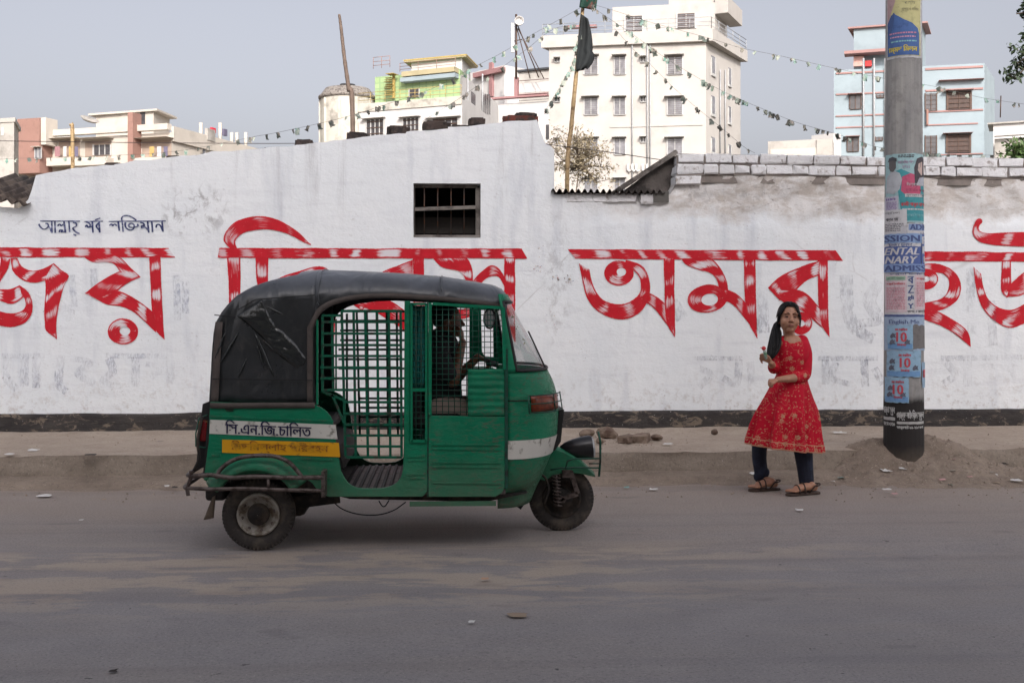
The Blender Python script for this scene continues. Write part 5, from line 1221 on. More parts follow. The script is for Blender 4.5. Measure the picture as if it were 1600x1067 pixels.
fl_ = MB(); r = random.Random(8)
for i in range(8):
    p = cowl(lerp(K(0, 540).z, K(0, 490).z, r.random()), r.uniform(-.93, -.75), -.012); fl_.add([p + Vector((r.uniform(-.012, .012), 0, r.uniform(-.012, .012))) for _ in range(3)], [(0, 1, 2)])
fl_.build('flower_sticker', M('sticker_print', C(120, 120, 90), .6, var=.5, scale=40), gl)
MB().tube([cowl(zg0 + .01, -.55, .012), cowl(lerp(zg0, zg1, .55), -.15, .012)], .006, 5).build('wiper', m_blk, gl)
# indicator with wire guard
for sgn in (-1, 1):
    def cp(px, py, off): 
        z = K(850, py).z; s_t = lerp(.93, .42, (px - 826) / 42); return cowl(z, sgn * s_t, off)
    o = MB().grid([[cp(lerp(826, 866, i / 8), lerp(632, 609, j / 4), .004 + .022 * math.sin(math.pi * (i + .6) / 9.2) * math.sin(math.pi * (j + .7) / 5.4)) for i in range(9)] for j in range(5)]).build('indicator', M('amber_lens', C(120, 52, 24), .3, var=.5, scale=30), rk, solid=.006)
    g_ = MB()
    for y in (608, 620, 633): g_.tube([cp(lerp(824, 869, i / 8), y, .034) for i in range(9)], .004, 5)
    for x in (824, 847, 868): g_.tube([cp(x, 607, .032), cp(x, 634, .032)], .004, 5)
    g_.build('lamp_guard', m_grd, o)
# ---- driver door (near side) and its far twin
dz0 = 776
d = MB(); d.prism(xz([(669.5, 649), (789, 651), (789, 760), (784, 770), (774, 776), (669.5, 776)]), 'y', YN - .004, YN + .014)
dn, df = both(d, 'driver_door', m_grw, bevel=.004)
b = MB()
for y in (694, 701, 722, 729, 754): b.bar(N(676, y, .006), N(782, y + 1, .006), .010, .008)
b.build('pressed_rib', m_grw, dn)
rows = []
for j in range(29):
    y = lerp(577, 650, j / 28); rows.append([N(lerp(731, 788, i / 6), y + .4 * math.sin(i), .006 + .0035 * math.sin(j * 2 * math.pi / 4.1 + .8 * noise.noise((i * .5, j * .2, 1))) + .005 * noise.noise((i * .6, j * .3, 3))) for i in range(7)])
MB().grid(rows).build('corrugated_patch', m_grw, dn, solid=.004)
b = MB(); b.bar(N(672, 473, .004), N(672, 648, .004), .020, .022).bar(N(786.5, 480, .004), N(788, 577, .004), .020, .022).bar(N(676, 474.5, .004), N(784, 481, .004), .018, .020); fr_n = b.build('door_frame', m_gr, dn); mir(b).build('door_frame', m_gr, df)
for i in range(12):
    x = 682 + i * 9.4; MB().tube([N(x, 476 + i * .5), N(x, 648 if x < 731 else 578)], .0026, 5).build('wire', m_grd, fr_n)
for j in range(20):
    y = 483.5 + j * 8.4; MB().tube([N(675, y), N(786 if y < 577 else 731, y + .5)], .0026, 5).build('wire', m_grd, fr_n)
# narrow barred strip beside the pillar
b = MB(); b.bar(N(643, 474, .003), N(643, 690, .003), .014, .016).bar(N(666, 474, .003), N(666, 690, .003), .014, .016).bar(N(643, 475, .003), N(666, 475, .003), .016, .016).bar(N(643, 689, .003), N(666, 689, .003), .018, .016).bar(N(644, 609, .003), N(665, 609, .003), .02, .018)
st = b.build('barred_strip', m_gr, rk)
for x in (650, 658): MB().tube([N(x, 476), N(x, 688)], .0035, 5).build('wire', m_grd, st)
for j in range(23): y = 484 + j * 8.9; MB().tube([N(644, y), N(665, y)], .0026, 5).build('wire', m_grd, st)
MB().box(N(667.2, 600).x, N(669.2, 600).x, YN - .002, YN + .03, N(668, 776).z, N(668, 470).z).build('door_post', m_grd, rk)
MB().box(N(790, 700).x - .005, N(790, 700).x + .014, YN - .008, YN + .03, N(790, 762).z, N(790, 545).z).build('door_hinge_post', m_grd, rk)
# ---- lattice passenger door, near side and far side
m_lat = M('worn_lattice_green', C(8, 92, 68), .5, var=.2, scale=10, dirt=C(48, 56, 48), dscale=18, damt=.42, bump=.2, spec=.3)
VB = [((534, 486), (540, 714)), ((552.5, 486), (556, 714)), ((570.5, 486), (575, 714)), ((589, 486), (592, 714)), ((607.5, 486), (610, 714)), ((626, 486), (627.5, 714)), ((504, 493), (504, 612)), ((519, 493), (521, 612))]
HB = [(486, 533), (503, 503), (521, 503), (539, 503), (556, 500), (574, 500), (591, 500), (609, 502), (628, 536), (646, 537), (663, 538), (680, 538), (697, 539), (714, 540)]
lt = MB().bar(N(533, 486, .001), N(628, 486, .001), .017, .016).build('lattice_door', m_lat, rk)
for a, c in VB: MB().bar(N(*a, .001), N(*c, .001), .0155, .010).build('lattice_bar', m_lat, lt)
for y, x0 in HB[1:]: MB().bar(N(x0, y, .008), N(628, y + .3, .008), .0150, .008).build('lattice_bar', m_lat, lt)
for a, c in (((503, 611), (537, 625)), ((519, 616), (538, 662)), ((503, 493), (534, 493))): MB().bar(N(*a, .004), N(*c, .004), .014, .009).build('lattice_bar', m_lat, lt)
lf = mir(MB().bar(N(533, 486), N(628, 486), .017, .016)).build('lattice_door', m_grd, rk)  # far bars in darker green: their backlit shade is put into the colour
for a, c in VB[:6]: mir(MB().bar(N(*a), N(*c), .0155, .010)).build('lattice_bar', m_grd, lf)
for a, c in (((516, 490), (516, 700)),): mir(MB().bar(N(*a), N(*c), .0155, .010)).build('lattice_bar', m_grd, lf)
for y, x0 in HB[1:]: mir(MB().bar(N(x0, y, .008), N(628, y, .008), .0155, .008)).build('lattice_bar', m_grd, lf)
b = MB(); b.bar(N(496, 500, .0), N(496, 632, .0), .012, .012); both(b, 'hood_rail', m_gr)
# far-side cab: solid quarter panel with a window
b = MB(); b.prism(xz([(741, 578), (741, 470), (762, 470), (764, 560), (769, 568), (790, 570), (790, 578)]), 'y', YN, YN + .02); mir(b).build('quarter_panel', m_gr, rk)
b = MB(); b.box(N(735, 600).x, N(785, 600).x, YN + .10, YF - .10, N(760, 690).z, N(760, 585).z); b.build('dash_box', m_gr, rk, bevel=.03)
c0 = at(778, 570, 7.6); c1 = at(760, 566, 7.6); MB().tube([c0, c1], .02, 8).tube([c1 + Vector((.03, -.32, 0)), c1 + Vector((0, -.12, .02)), c1 + Vector((0, .12, .02)), c1 + Vector((.03, .32, 0))], .013, 8).build('handlebar', m_blk, rk)
m0 = at(765, 498, YN + .22); b = MB(); b.tube([m0 + Vector((.036 * math.cos(a), 0, .062 * math.sin(a))) for a in [i * math.pi / 10 for i in range(20)]], .006, 6, closed=True)
mr = b.build('mirror', m_blk, rk); MB().prism([(m0.x + .033 * math.cos(i * math.pi / 10), m0.z + .058 * math.sin(i * math.pi / 10)) for i in range(20)], 'y', m0.y + .003, m0.y + .006).build('mirror_glass', M('mirror_face', C(200, 206, 210), .05, .9, bump=0), mr)
# ---- canvas hood
YP = YN + .02
def z_at(py): return N(400, py).z
TOPZ = sorted([(at(x, y, 7.45).x, at(x, y, 7.45).z) for x, y in ((326, 448), (400, 431), (440, 427), (500, 421), (560, 423), (630, 426.5), (690, 431.5), (740, 439), (772, 445), (784, 451), (792, 460), (798, 470))])
REAR = sorted([(z_at(y), N(x, y).x) for x, y in ((325, 634), (327, 600), (330, 540), (333.5, 492), (347, 468), (366, 449), (400, 434), (430, 428), (460, 424))])
LOW = [(N(x, y).x, N(x, y).z) for x, y in ((492, 512), (495, 498), (503, 487), (518, 478), (540, 471), (570, 467), (610, 466), (690, 471), (740, 476), (787, 483), (796, 485))]
def section(x, zl, n=26):
    zt__ = interp(TOPZ, x); zs_ = zt__ - .21; out = []
    w_ = lerp(.605, .50, smooth((x - N(660, 500).x) / (N(790, 500).x - N(660, 500).x)))
    m_ = 9
    for i in range(m_): out.append((YC - w_, lerp(zl, max(zl, zs_), i / m_)))
    zz = max(zl, zs_)
    for i in range(n):
        a = math.pi * i / (n - 1); cy, sz = math.cos(a), math.sin(a)
        out.append((YC - w_ * math.copysign(abs(cy) ** .62, cy), zz + (zt__ - zz) * abs(sz) ** .85))
    for i in range(m_ - 1, -1, -1): out.append((YC + w_, lerp(zl, zz, i / m_)))
    return out
def wr(p, amp=1.0):
    n = fbm(p[0] + p[2] * .5, p[1] * .7, p[2] * .7, 3, 5) * .010 + noise.noise((p[0] * 9 + p[2] * 14, p[1] * 3, p[2] * 4)) * .006
    return (p[0], p[1] + n * amp * (1 if p[1] < YC else -1), p[2] + n * .25 * amp)
x92 = N(492, 560).x; zl0 = z_at(633)
rows = []; nr = 26
for s_ in range(nr + 1):
    k_ = s_ / nr; r_ = []
    for (y, z) in section(x92, zl0):
        x = lerp(interp(REAR, z), x92, k_); dz = interp(TOPZ, x) - interp(TOPZ, x92); f_ = smooth((z - zl0) / (interp(TOPZ, x92) - zl0))
        r_.append(wr((x, YC + (y - YC) * (1 - .03 * (1 - k_) ** 3), z + dz * f_), 1.0 if 0 < s_ < nr else .3))
    rows.append(r_)
hood = MB(); hood.grid(rows)
half = len(rows[0]) // 2; hood.grid([[tuple(lerp(rows[0][i][q], rows[0][-1 - i][q], t / 8) for q in range(3)) for t in range(9)] for i in range(half)])     # rear curtain
rows = []
for s_ in range(61):
    x = lerp(x92 - .003, N(794, 480).x, s_ / 60); rows.append([wr((x, y, z), .55) for y, z in section(x, interp(LOW, x))])
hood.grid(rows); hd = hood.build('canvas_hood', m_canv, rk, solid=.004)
edge = [(N(328, 632, .012).x, YN - .012, zl0 + .018)] + [(lerp(N(328, 632).x, x92, i / 6), YN - .010, zl0 + .016) for i in range(1, 7)]
MB().grid([edge, [(x, y + .004, z - .034) for x, y, z in edge]]).build('hem', m_bind, hd, solid=.006)
edge = [(x92 - .012, YP - .012, lerp(zl0, interp(LOW, x92), i / 8)) for i in range(9)] + [(lerp(x92, N(787, 480).x, i / 40), YC - lerp(.605, .50, smooth((lerp(x92, N(787, 480).x, i / 40) - N(660, 500).x) / (N(790, 500).x - N(660, 500).x))) - .012, interp(LOW, lerp(x92, N(787, 480).x, i / 40)) + .002) for i in range(1, 41)]
inn = [(x - .036, y, z) if i < 9 else (x - .02 * max(0, 1 - (i - 9) / 6), y, z + .03) for i, (x, y, z) in enumerate(edge)]
b = MB().grid([edge, inn]); b.build('hem', m_bind, hd, solid=.006)
inn2 = [(N(336, 632).x + (N(330, 632).x - N(336, 632).x) * 0, 0, 0)]
rr = [(interp(REAR, lerp(zl0, z_at(503), i / 8)) + .012, YC - .60 - .004, lerp(zl0, z_at(503), i / 8)) for i in range(9)]
MB().grid([rr, [(x + .045, y - .006, z) for x, y, z in rr]]).build('hem', m_bind, hd, solid=.005)
for xs_, w_ in ((N(497, 440).x, .006), (N(690, 440).x, .004)):
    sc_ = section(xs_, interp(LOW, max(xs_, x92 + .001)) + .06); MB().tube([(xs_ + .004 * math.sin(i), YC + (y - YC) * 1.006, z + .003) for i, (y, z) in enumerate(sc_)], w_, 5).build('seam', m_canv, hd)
b = MB(); b.bar(N(400, 468, .006), N(492, 461, .006), .006, .004).bar(N(372, 484, .004), N(400, 468, .006), .006, .004).bar(N(335, 492, 0), N(368, 496, .004), .006, .004).bar(N(332, 592, .006), N(488, 594, .006), .006, .004).build('seam', m_blk, hd)
rows = []
for j in range(44):
    v = j / 43; r_ = []
    for i in range(15):
        u = i / 14; px = lerp(lerp(370, 464, v), lerp(406, 480, v), u) + 3 * math.sin(v * 7 + u * 2) + 2 * noise.noise((u * 4, v * 6, 1)); py = lerp(lerp(494, 578, v), lerp(468, 562, v), u) + 2 * noise.noise((u * 3, v * 5, 8))
        fade = min(1, 5 * min(u, 1 - u), 8 * min(v, 1 - v)); rg = 1 - abs(noise.noise((u * 2.2 + v * 3.5, v * 9 - u * 3, 2))) * 2.2; r_.append(N(px, py, -.016 + fade * (.013 + .008 * max(0, rg) + .004 * noise.noise((u * 8, v * 16, 4)))))
    rows.append(r_)
MB().grid(rows).build('plastic_flap', m_plastic, hd, solid=.002)
r = random.Random(3)
for (x0, y0, x1, y1, w_) in ((398, 520, 428, 588, 3.2), (410, 530, 432, 552, 1.6), (372, 520, 340, 575, 2), (385, 560, 372, 590, 1.6), (352, 520, 336, 560, 1.8), (415, 478, 446, 494, 2), (402, 540, 412, 575, 1.5)):
    P_ = [N(lerp(x0, x1, i / 8) + r.uniform(-.6, .6), lerp(y0, y1, i / 8), -.012) for i in range(9)]
    MB().tube(P_, [max(.002, w_ * .0042 * math.sin(math.pi * (i + .4) / 8.8)) for i in range(9)], 8).build('fold', m_plastic, hd)
MB().tube([(N(788, 470).x, y_, lerp(K(788, 452).z, N(788, 482).z, min(1, abs(y_ - YC) / .5) ** 2.5) - .015) for y_ in [YC - .5 + i * .1 for i in range(11)]], .016, 6).build('hood_bow', m_gr, rk)
# curtain behind the pillar strip
rows = []
for j in range(16): rows.append([at(lerp(642, 668, i / 16) + .0, lerp(478, 605, j / 15), 7.16 + .022 * math.sin(i * 1.5) + .01 * math.sin(j * .5 + i)) for i in range(17)])
MB().grid(rows).build('curtain', M('teal_cloth', C(44, 140, 132), .9, var=.2), rk, solid=.003)
# driver seat
MB().box(at(652, 650, YC).x, at(720, 650, YC).x, YC - .25, YC + .25, at(0, 668, YC).z, at(0, 645, YC).z).build('driver_seat', m_blk, rk, bevel=.03)
MB().box(at(646, 600, YC).x, at(658, 600, YC).x, YC - .24, YC + .24, at(0, 668, YC).z, at(0, 560, YC).z).build('seat_back', m_blk, rk, bevel=.02)
MB().box(at(655, 700, YC).x, at(715, 700, YC).x, YC - .22, YC + .22, zf, at(0, 668, YC).z).build('seat_box', m_grd, rk)
# ---- wheels
def wheel(c, width=.098, R=WR, rear=True, side=-1):
    hw = width / 2
    prof = [(R * .60, -hw * .62), (R * .66, -hw * .86), (R * .76, -hw * 1.02), (R * .87, -hw * .98), (R * .94, -hw * .84), (R * .985, -hw * .62), (R * .985, -hw * .56), (R * 1.0, -hw * .5), (R * 1.0, -hw * .2), (R * .98, -hw * .17), (R * .98, hw * .17), (R * 1.0, hw * .2), (R * 1.0, hw * .5), (R * .985, hw * .56), (R * .985, hw * .62), (R * .94, hw * .84), (R * .87, hw * .98), (R * .76, hw * 1.02), (R * .66, hw * .86), (R * .60, hw * .62)]
    w_ = MB().lathe([(.018, 0), (.02, -.001)], c, (0, 1, 0), 12).build('wheel', m_under, rk)
    MB().lathe(prof, c, (0, 1, 0), 48).build('tyre', m_rub, w_)
    tr_ = MB()
    for i in range(56):
        a = 2 * math.pi * i / 56; e = Vector((math.cos(a), 0, math.sin(a))); tr_.obox(Vector(c) + e * R * .935 + Vector((0, side * hw * .80, 0)), e, Vector((0, 1, 0)), e.cross(Vector((0, 1, 0))), R * .05, hw * .12, .006)
    tr_.build('tread_block', m_rub, w_)
    if rear:
        MB().lathe([(R * .60, side * hw * .60), (R * .585, side * hw * .98), (R * .545, side * hw * 1.0), (R * .50, side * hw * .70), (R * .42, side * hw * .5), (R * .40, side * hw * .35), (R * .20, side * hw * .35), (.01, side * hw * .3)], c, (0, 1, 0), 40).build('rim', m_rim, w_)
        MB().lathe([(R * .31, side * hw * .36), (R * .30, side * hw * .8), (R * .24, side * hw * .95), (R * .13, side * hw * .96), (R * .12, side * hw * 1.25), (R * .07, side * hw * 1.3), (.003, side * hw * 1.28)], c, (0, 1, 0), 20).build('hub', m_under, w_)
        for i in range(8): a = 2 * math.pi * i / 8 + .2; MB().lathe([(.011, side * hw * .34), (.011, side * hw * .62), (.002, side * hw * .64)], Vector(c) + Vector((math.cos(a), 0, math.sin(a))) * R * .455, (0, 1, 0), 6, False).build('nut', m_steel, w_)
    else:
        MB().lathe([(R * .62, side * hw * .55), (R * .60, side * hw * .75), (R * .52, side * hw * .6), (R * .45, side * hw * .2), (R * .30, side * hw * .2), (.01, side * hw * .2)], c, (0, 1, 0), 32).build('rim', m_under, w_)
        MB().lathe([(R * .34, side * hw * .2), (R * .32, side * hw * 1.2), (R * .15, side * hw * 1.3), (.01, side * hw * 1.25)], c, (0, 1, 0), 24).build('brake_drum', m_under, w_)
    return w_
wheel(wc); wheel((wc.x, 2 * YC - wc.y, WR), side=1)
fw = K(877, 784); FR = 50.5 / FPX * 7.72; fw.z = FR
wheel((fw.x, YC, FR), .095, FR, False)
MB().tube([(wc.x, wc.y + .05, WR), (wc.x, 2 * YC - wc.y - .05, WR)], .03, 8).build('rear_axle', m_under, rk)
for s_ in (-1, 1): MB().bar((N(525, 788).x, YC + s_ * .36, N(500, 786).z), (wc.x + .05, YC + s_ * .40, WR + .03), .075, .06, (0, 1, 0)).build('trailing_arm', m_under, rk)
MB().box(N(345, 780).x, N(470, 780).x, YN + .25, YF - .25, .17, zb + .1).build('engine', m_under, rk, bevel=.04)
MB().prism([(N(520, 780).x, zb), (N(785, 780).x, zb), (K(815, 780).x, zb + .0), (N(760, 786).x, N(700, 787.5).z), (N(545, 786).x, N(600, 782).z)], 'y', YN + .08, YF - .08).build('underframe', m_under, rk)
MB().bar(N(640, 787, -.02), N(775, 786, -.02), .012, .03, (0, 0, 1)).build('under_rail', m_grw, rk)
MB().tube([Vector(q) for q in catmull([tuple(at(x, y, 7.3)) for x, y in ((520, 783), (535, 795), (560, 803), (590, 804), (615, 797), (634, 784))], 5)], .004, 5).build('loose_cable', m_blk, rk)
MB().tube([Vector(q) for q in catmull([tuple(at(x, y, 7.3)) for x, y in ((592, 782), (597, 790), (602, 790), (608, 781))], 5)], .004, 5).build('loose_cable', m_blk, rk)
# ---- guard tubes round the rear
YG = YN - .115
def gt(pts, r=.013, name='guard_tube', y=YG, wrap_=False):
    Q = [tuple(at(a, c, y)) for a, c in pts]; Q = [Vector(q) for q in (catmull(Q, 5) if len(Q) > 2 else Q)]
    MB().tube(Q, r, 8).build(name, m_steel, rk)
gt([(298, 744), (330, 742), (360, 746), (400, 744.5), (450, 746), (506, 745.5)], .014); gt([(292, 762), (330, 764), (380, 763), (440, 765), (508, 766.5)], .012)
gt([(298, 735), (298, 745), (293, 762), (294, 774)], .012); gt([(419, 746), (419.5, 765)], .009)
gt([(337, 747), (345, 733), (360, 721), (380, 714), (405, 711.5), (430, 713), (450, 721), (464, 735), (473, 747)], .013, y=YN - .105)
MB().box(N(502, 740, .12).x, N(508, 740, .12).x, YG - .01, YN + .0, N(505, 776, .1).z, N(505, 736, .1).z).build('guard_bracket', m_steel, rk)
e0 = at(298, 744, YG); e1 = at(293, 763, YG)
for e in (e0, e1): MB().tube([e, e + Vector((-.03, .06, 0)), e + Vector((-.035, .2, 0)), e + Vector((-.035, 2 * (YC - YG) - .2, 0)), e + Vector((0, 2 * (YC - YG), 0))], .013, 8).build('rear_bumper', m_steel, rk)
# tail lamps, rear flap and mud flaps
for y_ in (YN + .03, YF - .15):
    q = N(318, 682); o = MB().box(q.x - .035, q.x + .02, y_, y_ + .12, q.z - .035, q.z + .095).build('tail_lamp', M('red_lens', C(120, 18, 22), .25, var=.3), rk, bevel=.015)
    MB().box(q.x - .036, q.x + .018, y_ + .004, y_ + .116, q.z + .03, q.z + .092).build('amber_lens', M('dusty_amber_lens', C(150, 110, 60), .3), o)
    MB().tube([(q.x + .02, y_ - .012, q.z + .13), (q.x - .03, y_ - .012, q.z + .11), (q.x - .05, y_ - .012, q.z + .02), (q.x - .05, y_ - .012, q.z - .06), (q.x + .01, y_ - .012, q.z - .07)], .005, 5).build('lamp_guard', m_grd, o)
q = N(316, 640); MB().prism([(q.x - .01, q.z + .03), (q.x + .04, q.z + .05), (q.x + .02, N(0, 735).z), (q.x - .05, N(0, 735).z), (q.x - .035, N(0, 690).z)], 'y', YN + .06, YF - .06).build('engine_lid', m_blk, rk)
MB().tube([Vector(v_) for v_ in catmull([tuple(at(x, y, YN + .02)) for x, y in ((316, 650), (309, 690), (311, 715), (303, 735))], 4)], .010, 6).build('rear_bar', m_under, rk)
rows = [[N(lerp(lerp(332, 318, j / 4), lerp(337, 334, j / 4), i / 3), lerp(775, 811, j / 4) + (1 - i) * 1.0, -.10) for i in range(4)] for j in range(5)]; MB().grid(rows).build('mud_flap', M('dusty_rubber', C(104, 92, 80), .9), rk, solid=.008)
MB().box(at(320, 770, YN + .1).x, at(352, 770, YN + .1).x, YN + .1, YF - .1, N(0, 790).z, N(0, 768).z).build('rear_undertray', m_under, rk, bevel=.02)
MB().add([K(816, 772), K(832, 764), K(812, 792), K(804, 786)] + [v_ + Vector((0, .0, 0)) for v_ in ()], [(0, 1, 2, 3)]).build('front_flap', m_blk, rk, solid=.20)
# ---- front fork, mudguard, lamp, guard
top_ = xz(catmull([(836, 744), (840, 724), (852, 708), (868, 702.5), (888, 710), (908, 724), (927, 742)], 6), YC)
MB().grid([[(x, YC + lerp(-1, 1, i / 10) * .084, z + .022 * (1 - lerp(-1, 1, i / 10) ** 2)) for i in range(11)] for x, z in top_]).build('mudguard', m_gr, rk, solid=.006)
sk = xz(catmull([(836, 744), (840, 724), (852, 708), (868, 702.5), (888, 710), (908, 724), (927, 742)], 4) + catmull([(916, 740), (905, 737), (884, 736), (864, 739), (850, 748)], 3), YC)
for s_ in (-1, 1):
    MB().prism(sk, 'y', YC + s_ * .082 - .003, YC + s_ * .082 + .003).build('mudguard_skirt', m_gr, rk)
    sp = []; a0, a1 = K(866, 738), K(869, 786)
    for i in range(80): t = i / 79; p_ = a0.lerp(a1, t); an = t * 2 * math.pi * 9; sp.append((p_.x + .026 * math.cos(an), YC + s_ * .105 + .026 * math.sin(an), p_.z))
    MB().tube(sp, .0055, 5).tube([(a0.x, YC + s_ * .105, a0.z), (a1.x, YC + s_ * .105, a1.z)], .012, 6).build('spring', m_steel, rk)
    MB().bar((K(889, 740).x, YC + s_ * .10, K(0, 740).z), (K(900, 776).x, YC + s_ * .10, K(0, 776).z), .03, .02).bar((K(900, 776).x, YC + s_ * .10, K(0, 776).z), (K(868, 786).x, YC + s_ * .10, K(0, 786).z), .028, .02).box(K(876, 0).x, K(890, 0).x, YC + s_ * .10 - .015, YC + s_ * .10 + .015, K(0, 750).z, K(0, 738).z).build('fork_link', m_steel, rk)
MB().tube([Vector(v_) for v_ in catmull([tuple(at(x, y, YC - .13)) for x, y in ((842, 738), (853, 748), (857, 765), (850, 787))], 5)], .009, 6).build('brake_hose', m_under, rk)
MB().tube([(fw.x, YC - .11, FR), (fw.x, YC + .11, FR)], .018, 8).build('front_axle', m_steel, rk)
hc = K(900, 701); MB().lathe([(.004, -.115), (.03, -.105), (.05, -.075), (.068, -.02), (.078, .04), (.082, .09), (.078, .108)], hc, (1, 0, .10), 24).build('headlamp', M('black_lamp_shell', C(34, 32, 36), .3, var=.2, spec=.6), rk)
MB().lathe([(.078, .106), (.06, .122), (.003, .128)], hc, (1, 0, .10), 24).build('lamp_lens', M('lamp_glass', C(170, 174, 176), .1, bump=0), rk)
b = MB(); P_ = lambda x, y, yy: at(x, y, yy)
for yy in (YC - .15, YC + .15):
    b.tube([P_(934.5, 674, yy), P_(938, 690, yy), P_(938, 720, yy), P_(936, 744, yy)], .008, 6)
    b.tube([P_(883, 733, yy), P_(887, 720, yy), P_(895, 717, yy), P_(937, 716, yy)], .006, 6).tube([P_(860, 734, yy), P_(875, 731, yy), P_(900, 730, yy), P_(937, 731, yy)], .006, 6).tube([P_(920, 724, yy), P_(937, 724, yy)], .005, 6)
b.tube([P_(938, 700, YC - .15), P_(938, 700, YC + .15)], .006, 6).tube([P_(937, 731, YC - .15), P_(937, 731, YC + .15)], .006, 6); b.build('front_guard', m_grd, rk)
MB().prism([(K(876, 0).x, K(0, 640).z), (K(872, 0).x - .01, K(0, 640).z), (K(855, 0).x, K(0, 702).z), (K(862, 0).x, K(0, 704).z), (K(871, 0).x, K(0, 690).z)], 'y', YC - .22, YC + .22).build('nose_flap', m_blk, rk)
# ================================================================ people
def fuse(b, name, mat_, par, vox=.005, smooth_=6, sub=False):
    """solid volumes grown together into one continuous surface"""
    o = b.build(name, mat_, par)
    md = o.modifiers.new('remesh', 'REMESH'); md.mode = 'VOXEL'; md.voxel_size = vox; md.use_smooth_shade = True
    md = o.modifiers.new('smooth', 'SMOOTH'); md.factor = .5; md.iterations = smooth_
    return o
def limb(b, pts, rs, n=14):
    """closed tapered limb with round ends"""
    P_ = [Vector(p) for p in pts]
    if len(P_) > 2:
        Q = catmull([tuple(p) + (r,) for p, r in zip(P_, rs)], 5)
    else: Q = [tuple(p) + (r,) for p, r in zip(P_, rs)]
    P_ = [Vector(q[:3]) for q in Q]; rs = [q[3] for q in Q]
    d0 = (P_[0] - P_[1]).normalized(); d1 = (P_[-1] - P_[-2]).normalized(); pre = []; post = []
    for f_ in (.95, .7, .35): pre.append((P_[0] + d0 * rs[0] * f_, rs[0] * math.sqrt(1 - f_ * f_))); post.append((P_[-1] + d1 * rs[-1] * f_, rs[-1] * math.sqrt(1 - f_ * f_)))
    b.tube([q[0] for q in pre] + P_ + [q[0] for q in reversed(post)], [q[1] for q in pre] + rs + [q[1] for q in reversed(post)], n)
def mat_skin(name, a, c_):
    k = NT(name); p = k.position(); c = k.mix(k.ramp(k.noise(30, 4, .6, p), .3, .7), a, c_)
    k.bump(k.noise(220, 3, .6, p), .08, .002); k.b.inputs['Subsurface Weight'].default_value = .12; k.b.inputs['Subsurface Radius'].default_value = (.012, .005, .003)
    return k.out(c, .5)
def mat_hair():
    k = NT('black_hair'); c = k.mix(k.ramp(k.noise(1, 3, .6, k.position((120, 120, 14))), .3, .7), C(8, 7, 8), C(22, 18, 18))
    k.bump(k.noise(1, 3, .6, k.position((260, 260, 18))), .5, .004); return k.out(c, .5, 0, .25)
m_skin = mat_skin('brown_skin', C(164, 118, 94), C(182, 136, 110)); m_skin2 = mat_skin('dark_brown_skin', C(112, 74, 56), C(128, 86, 64)); m_hair = mat_hair()
def mat_kurti():
    k = NT('red_printed_cloth'); geo = k.n('NewGeometry').outputs['Position']; X, Y, Z = k.sep(geo)
    c = k.mix(k.ramp(k.noise(9, 4, .6), .3, .7), C(172, 5, 34), C(196, 10, 44))
    gold = C(186, 162, 128)
    def flowers(scale, r0, keep, off):
        v = k.n('TexVoronoi'); v.voronoi_dimensions = '2D'; v.inputs['Scale'].default_value = scale; v.inputs['Randomness'].default_value = .75
        cm = k.n('CombineXYZ'); k.link(k.math('ADD', X, off), cm.inputs[0]); k.link(Z, cm.inputs[1]); k.link(cm.outputs[0], v.inputs['Vector'])
        sub = k.n('VectorMath', operation='SUBTRACT'); sc_ = k.n('VectorMath', operation='SCALE'); sc_.inputs['Scale'].default_value = 1.0
        k.link(cm.outputs[0], sub.inputs[0]); k.link(v.outputs['Position'], sub.inputs[1]); dx, dz, _ = k.sep(sub.outputs[0])
        ang = k.math('ARCTAN2', dz, dx); pet = k.math('ADD', 1.0, k.math('MULTIPLY', k.math('SINE', k.math('MULTIPLY', ang, 6.0)), .16))
        rr = k.math('DIVIDE', v.outputs['Distance'], pet)
        f_ = k.math('MULTIPLY', k.ramp(rr, r0, r0 + .07, (1, 1, 1, 1), (0, 0, 0, 1)), k.ramp(k.noise(120, 3, .6), .36, .56)); cs = k.sep(v.outputs['Color'])[0]
        return k.math('MULTIPLY', f_, k.math('GREATER_THAN', cs, keep))
    fl = flowers(11, .17, .52, 0.0); sm = flowers(34, .15, .55, 3.1)
    nz = k.noise(11, 1, .5, None, 1.5); vine = k.ramp(k.math('ABSOLUTE', k.math('SUBTRACT', nz, .5)), .005, .014, (1, 1, 1, 1), (0, 0, 0, 1))
    m_ = k.math('MAXIMUM', fl, k.math('MULTIPLY', sm, .85)); m_ = k.math('MAXIMUM', m_, k.math('MULTIPLY', vine, .45))
    # gold border above the hem, which dips to the right
    hz = k.math('ADD', Z, k.math('MULTIPLY', k.math('SUBTRACT', X, HEMX), .11))
    def bandf(z0, z1): return k.math('MULTIPLY', k.math('GREATER_THAN', hz, z0), k.math('LESS_THAN', hz, z1))
    bd = k.math('MAXIMUM', bandf(HEMZ + .002, HEMZ + .012), bandf(HEMZ + .056, HEMZ + .063))
    bb = k.math('MULTIPLY', bandf(HEMZ, HEMZ + .06), k.ramp(k.noise(70, 2, .5), .56, .62))
    m_ = k.math('MAXIMUM', m_, k.math('MULTIPLY', k.math('MAXIMUM', bd, bb), .85))
    sl = k.math('MULTIPLY', k.math('GREATER_THAN', X, SLX), k.math('GREATER_THAN', Z, SLZ)); m_ = k.math('MULTIPLY', m_, k.math('SUBTRACT', 1.0, sl))      # plain sleeve
    c = k.mix(k.math('MULTIPLY', m_, .8), c, gold)
    k.bump(k.noise(1, 3, .5, k.position((40, 40, 6))), .3, .006); return k.out(c, .72, 0, .25)
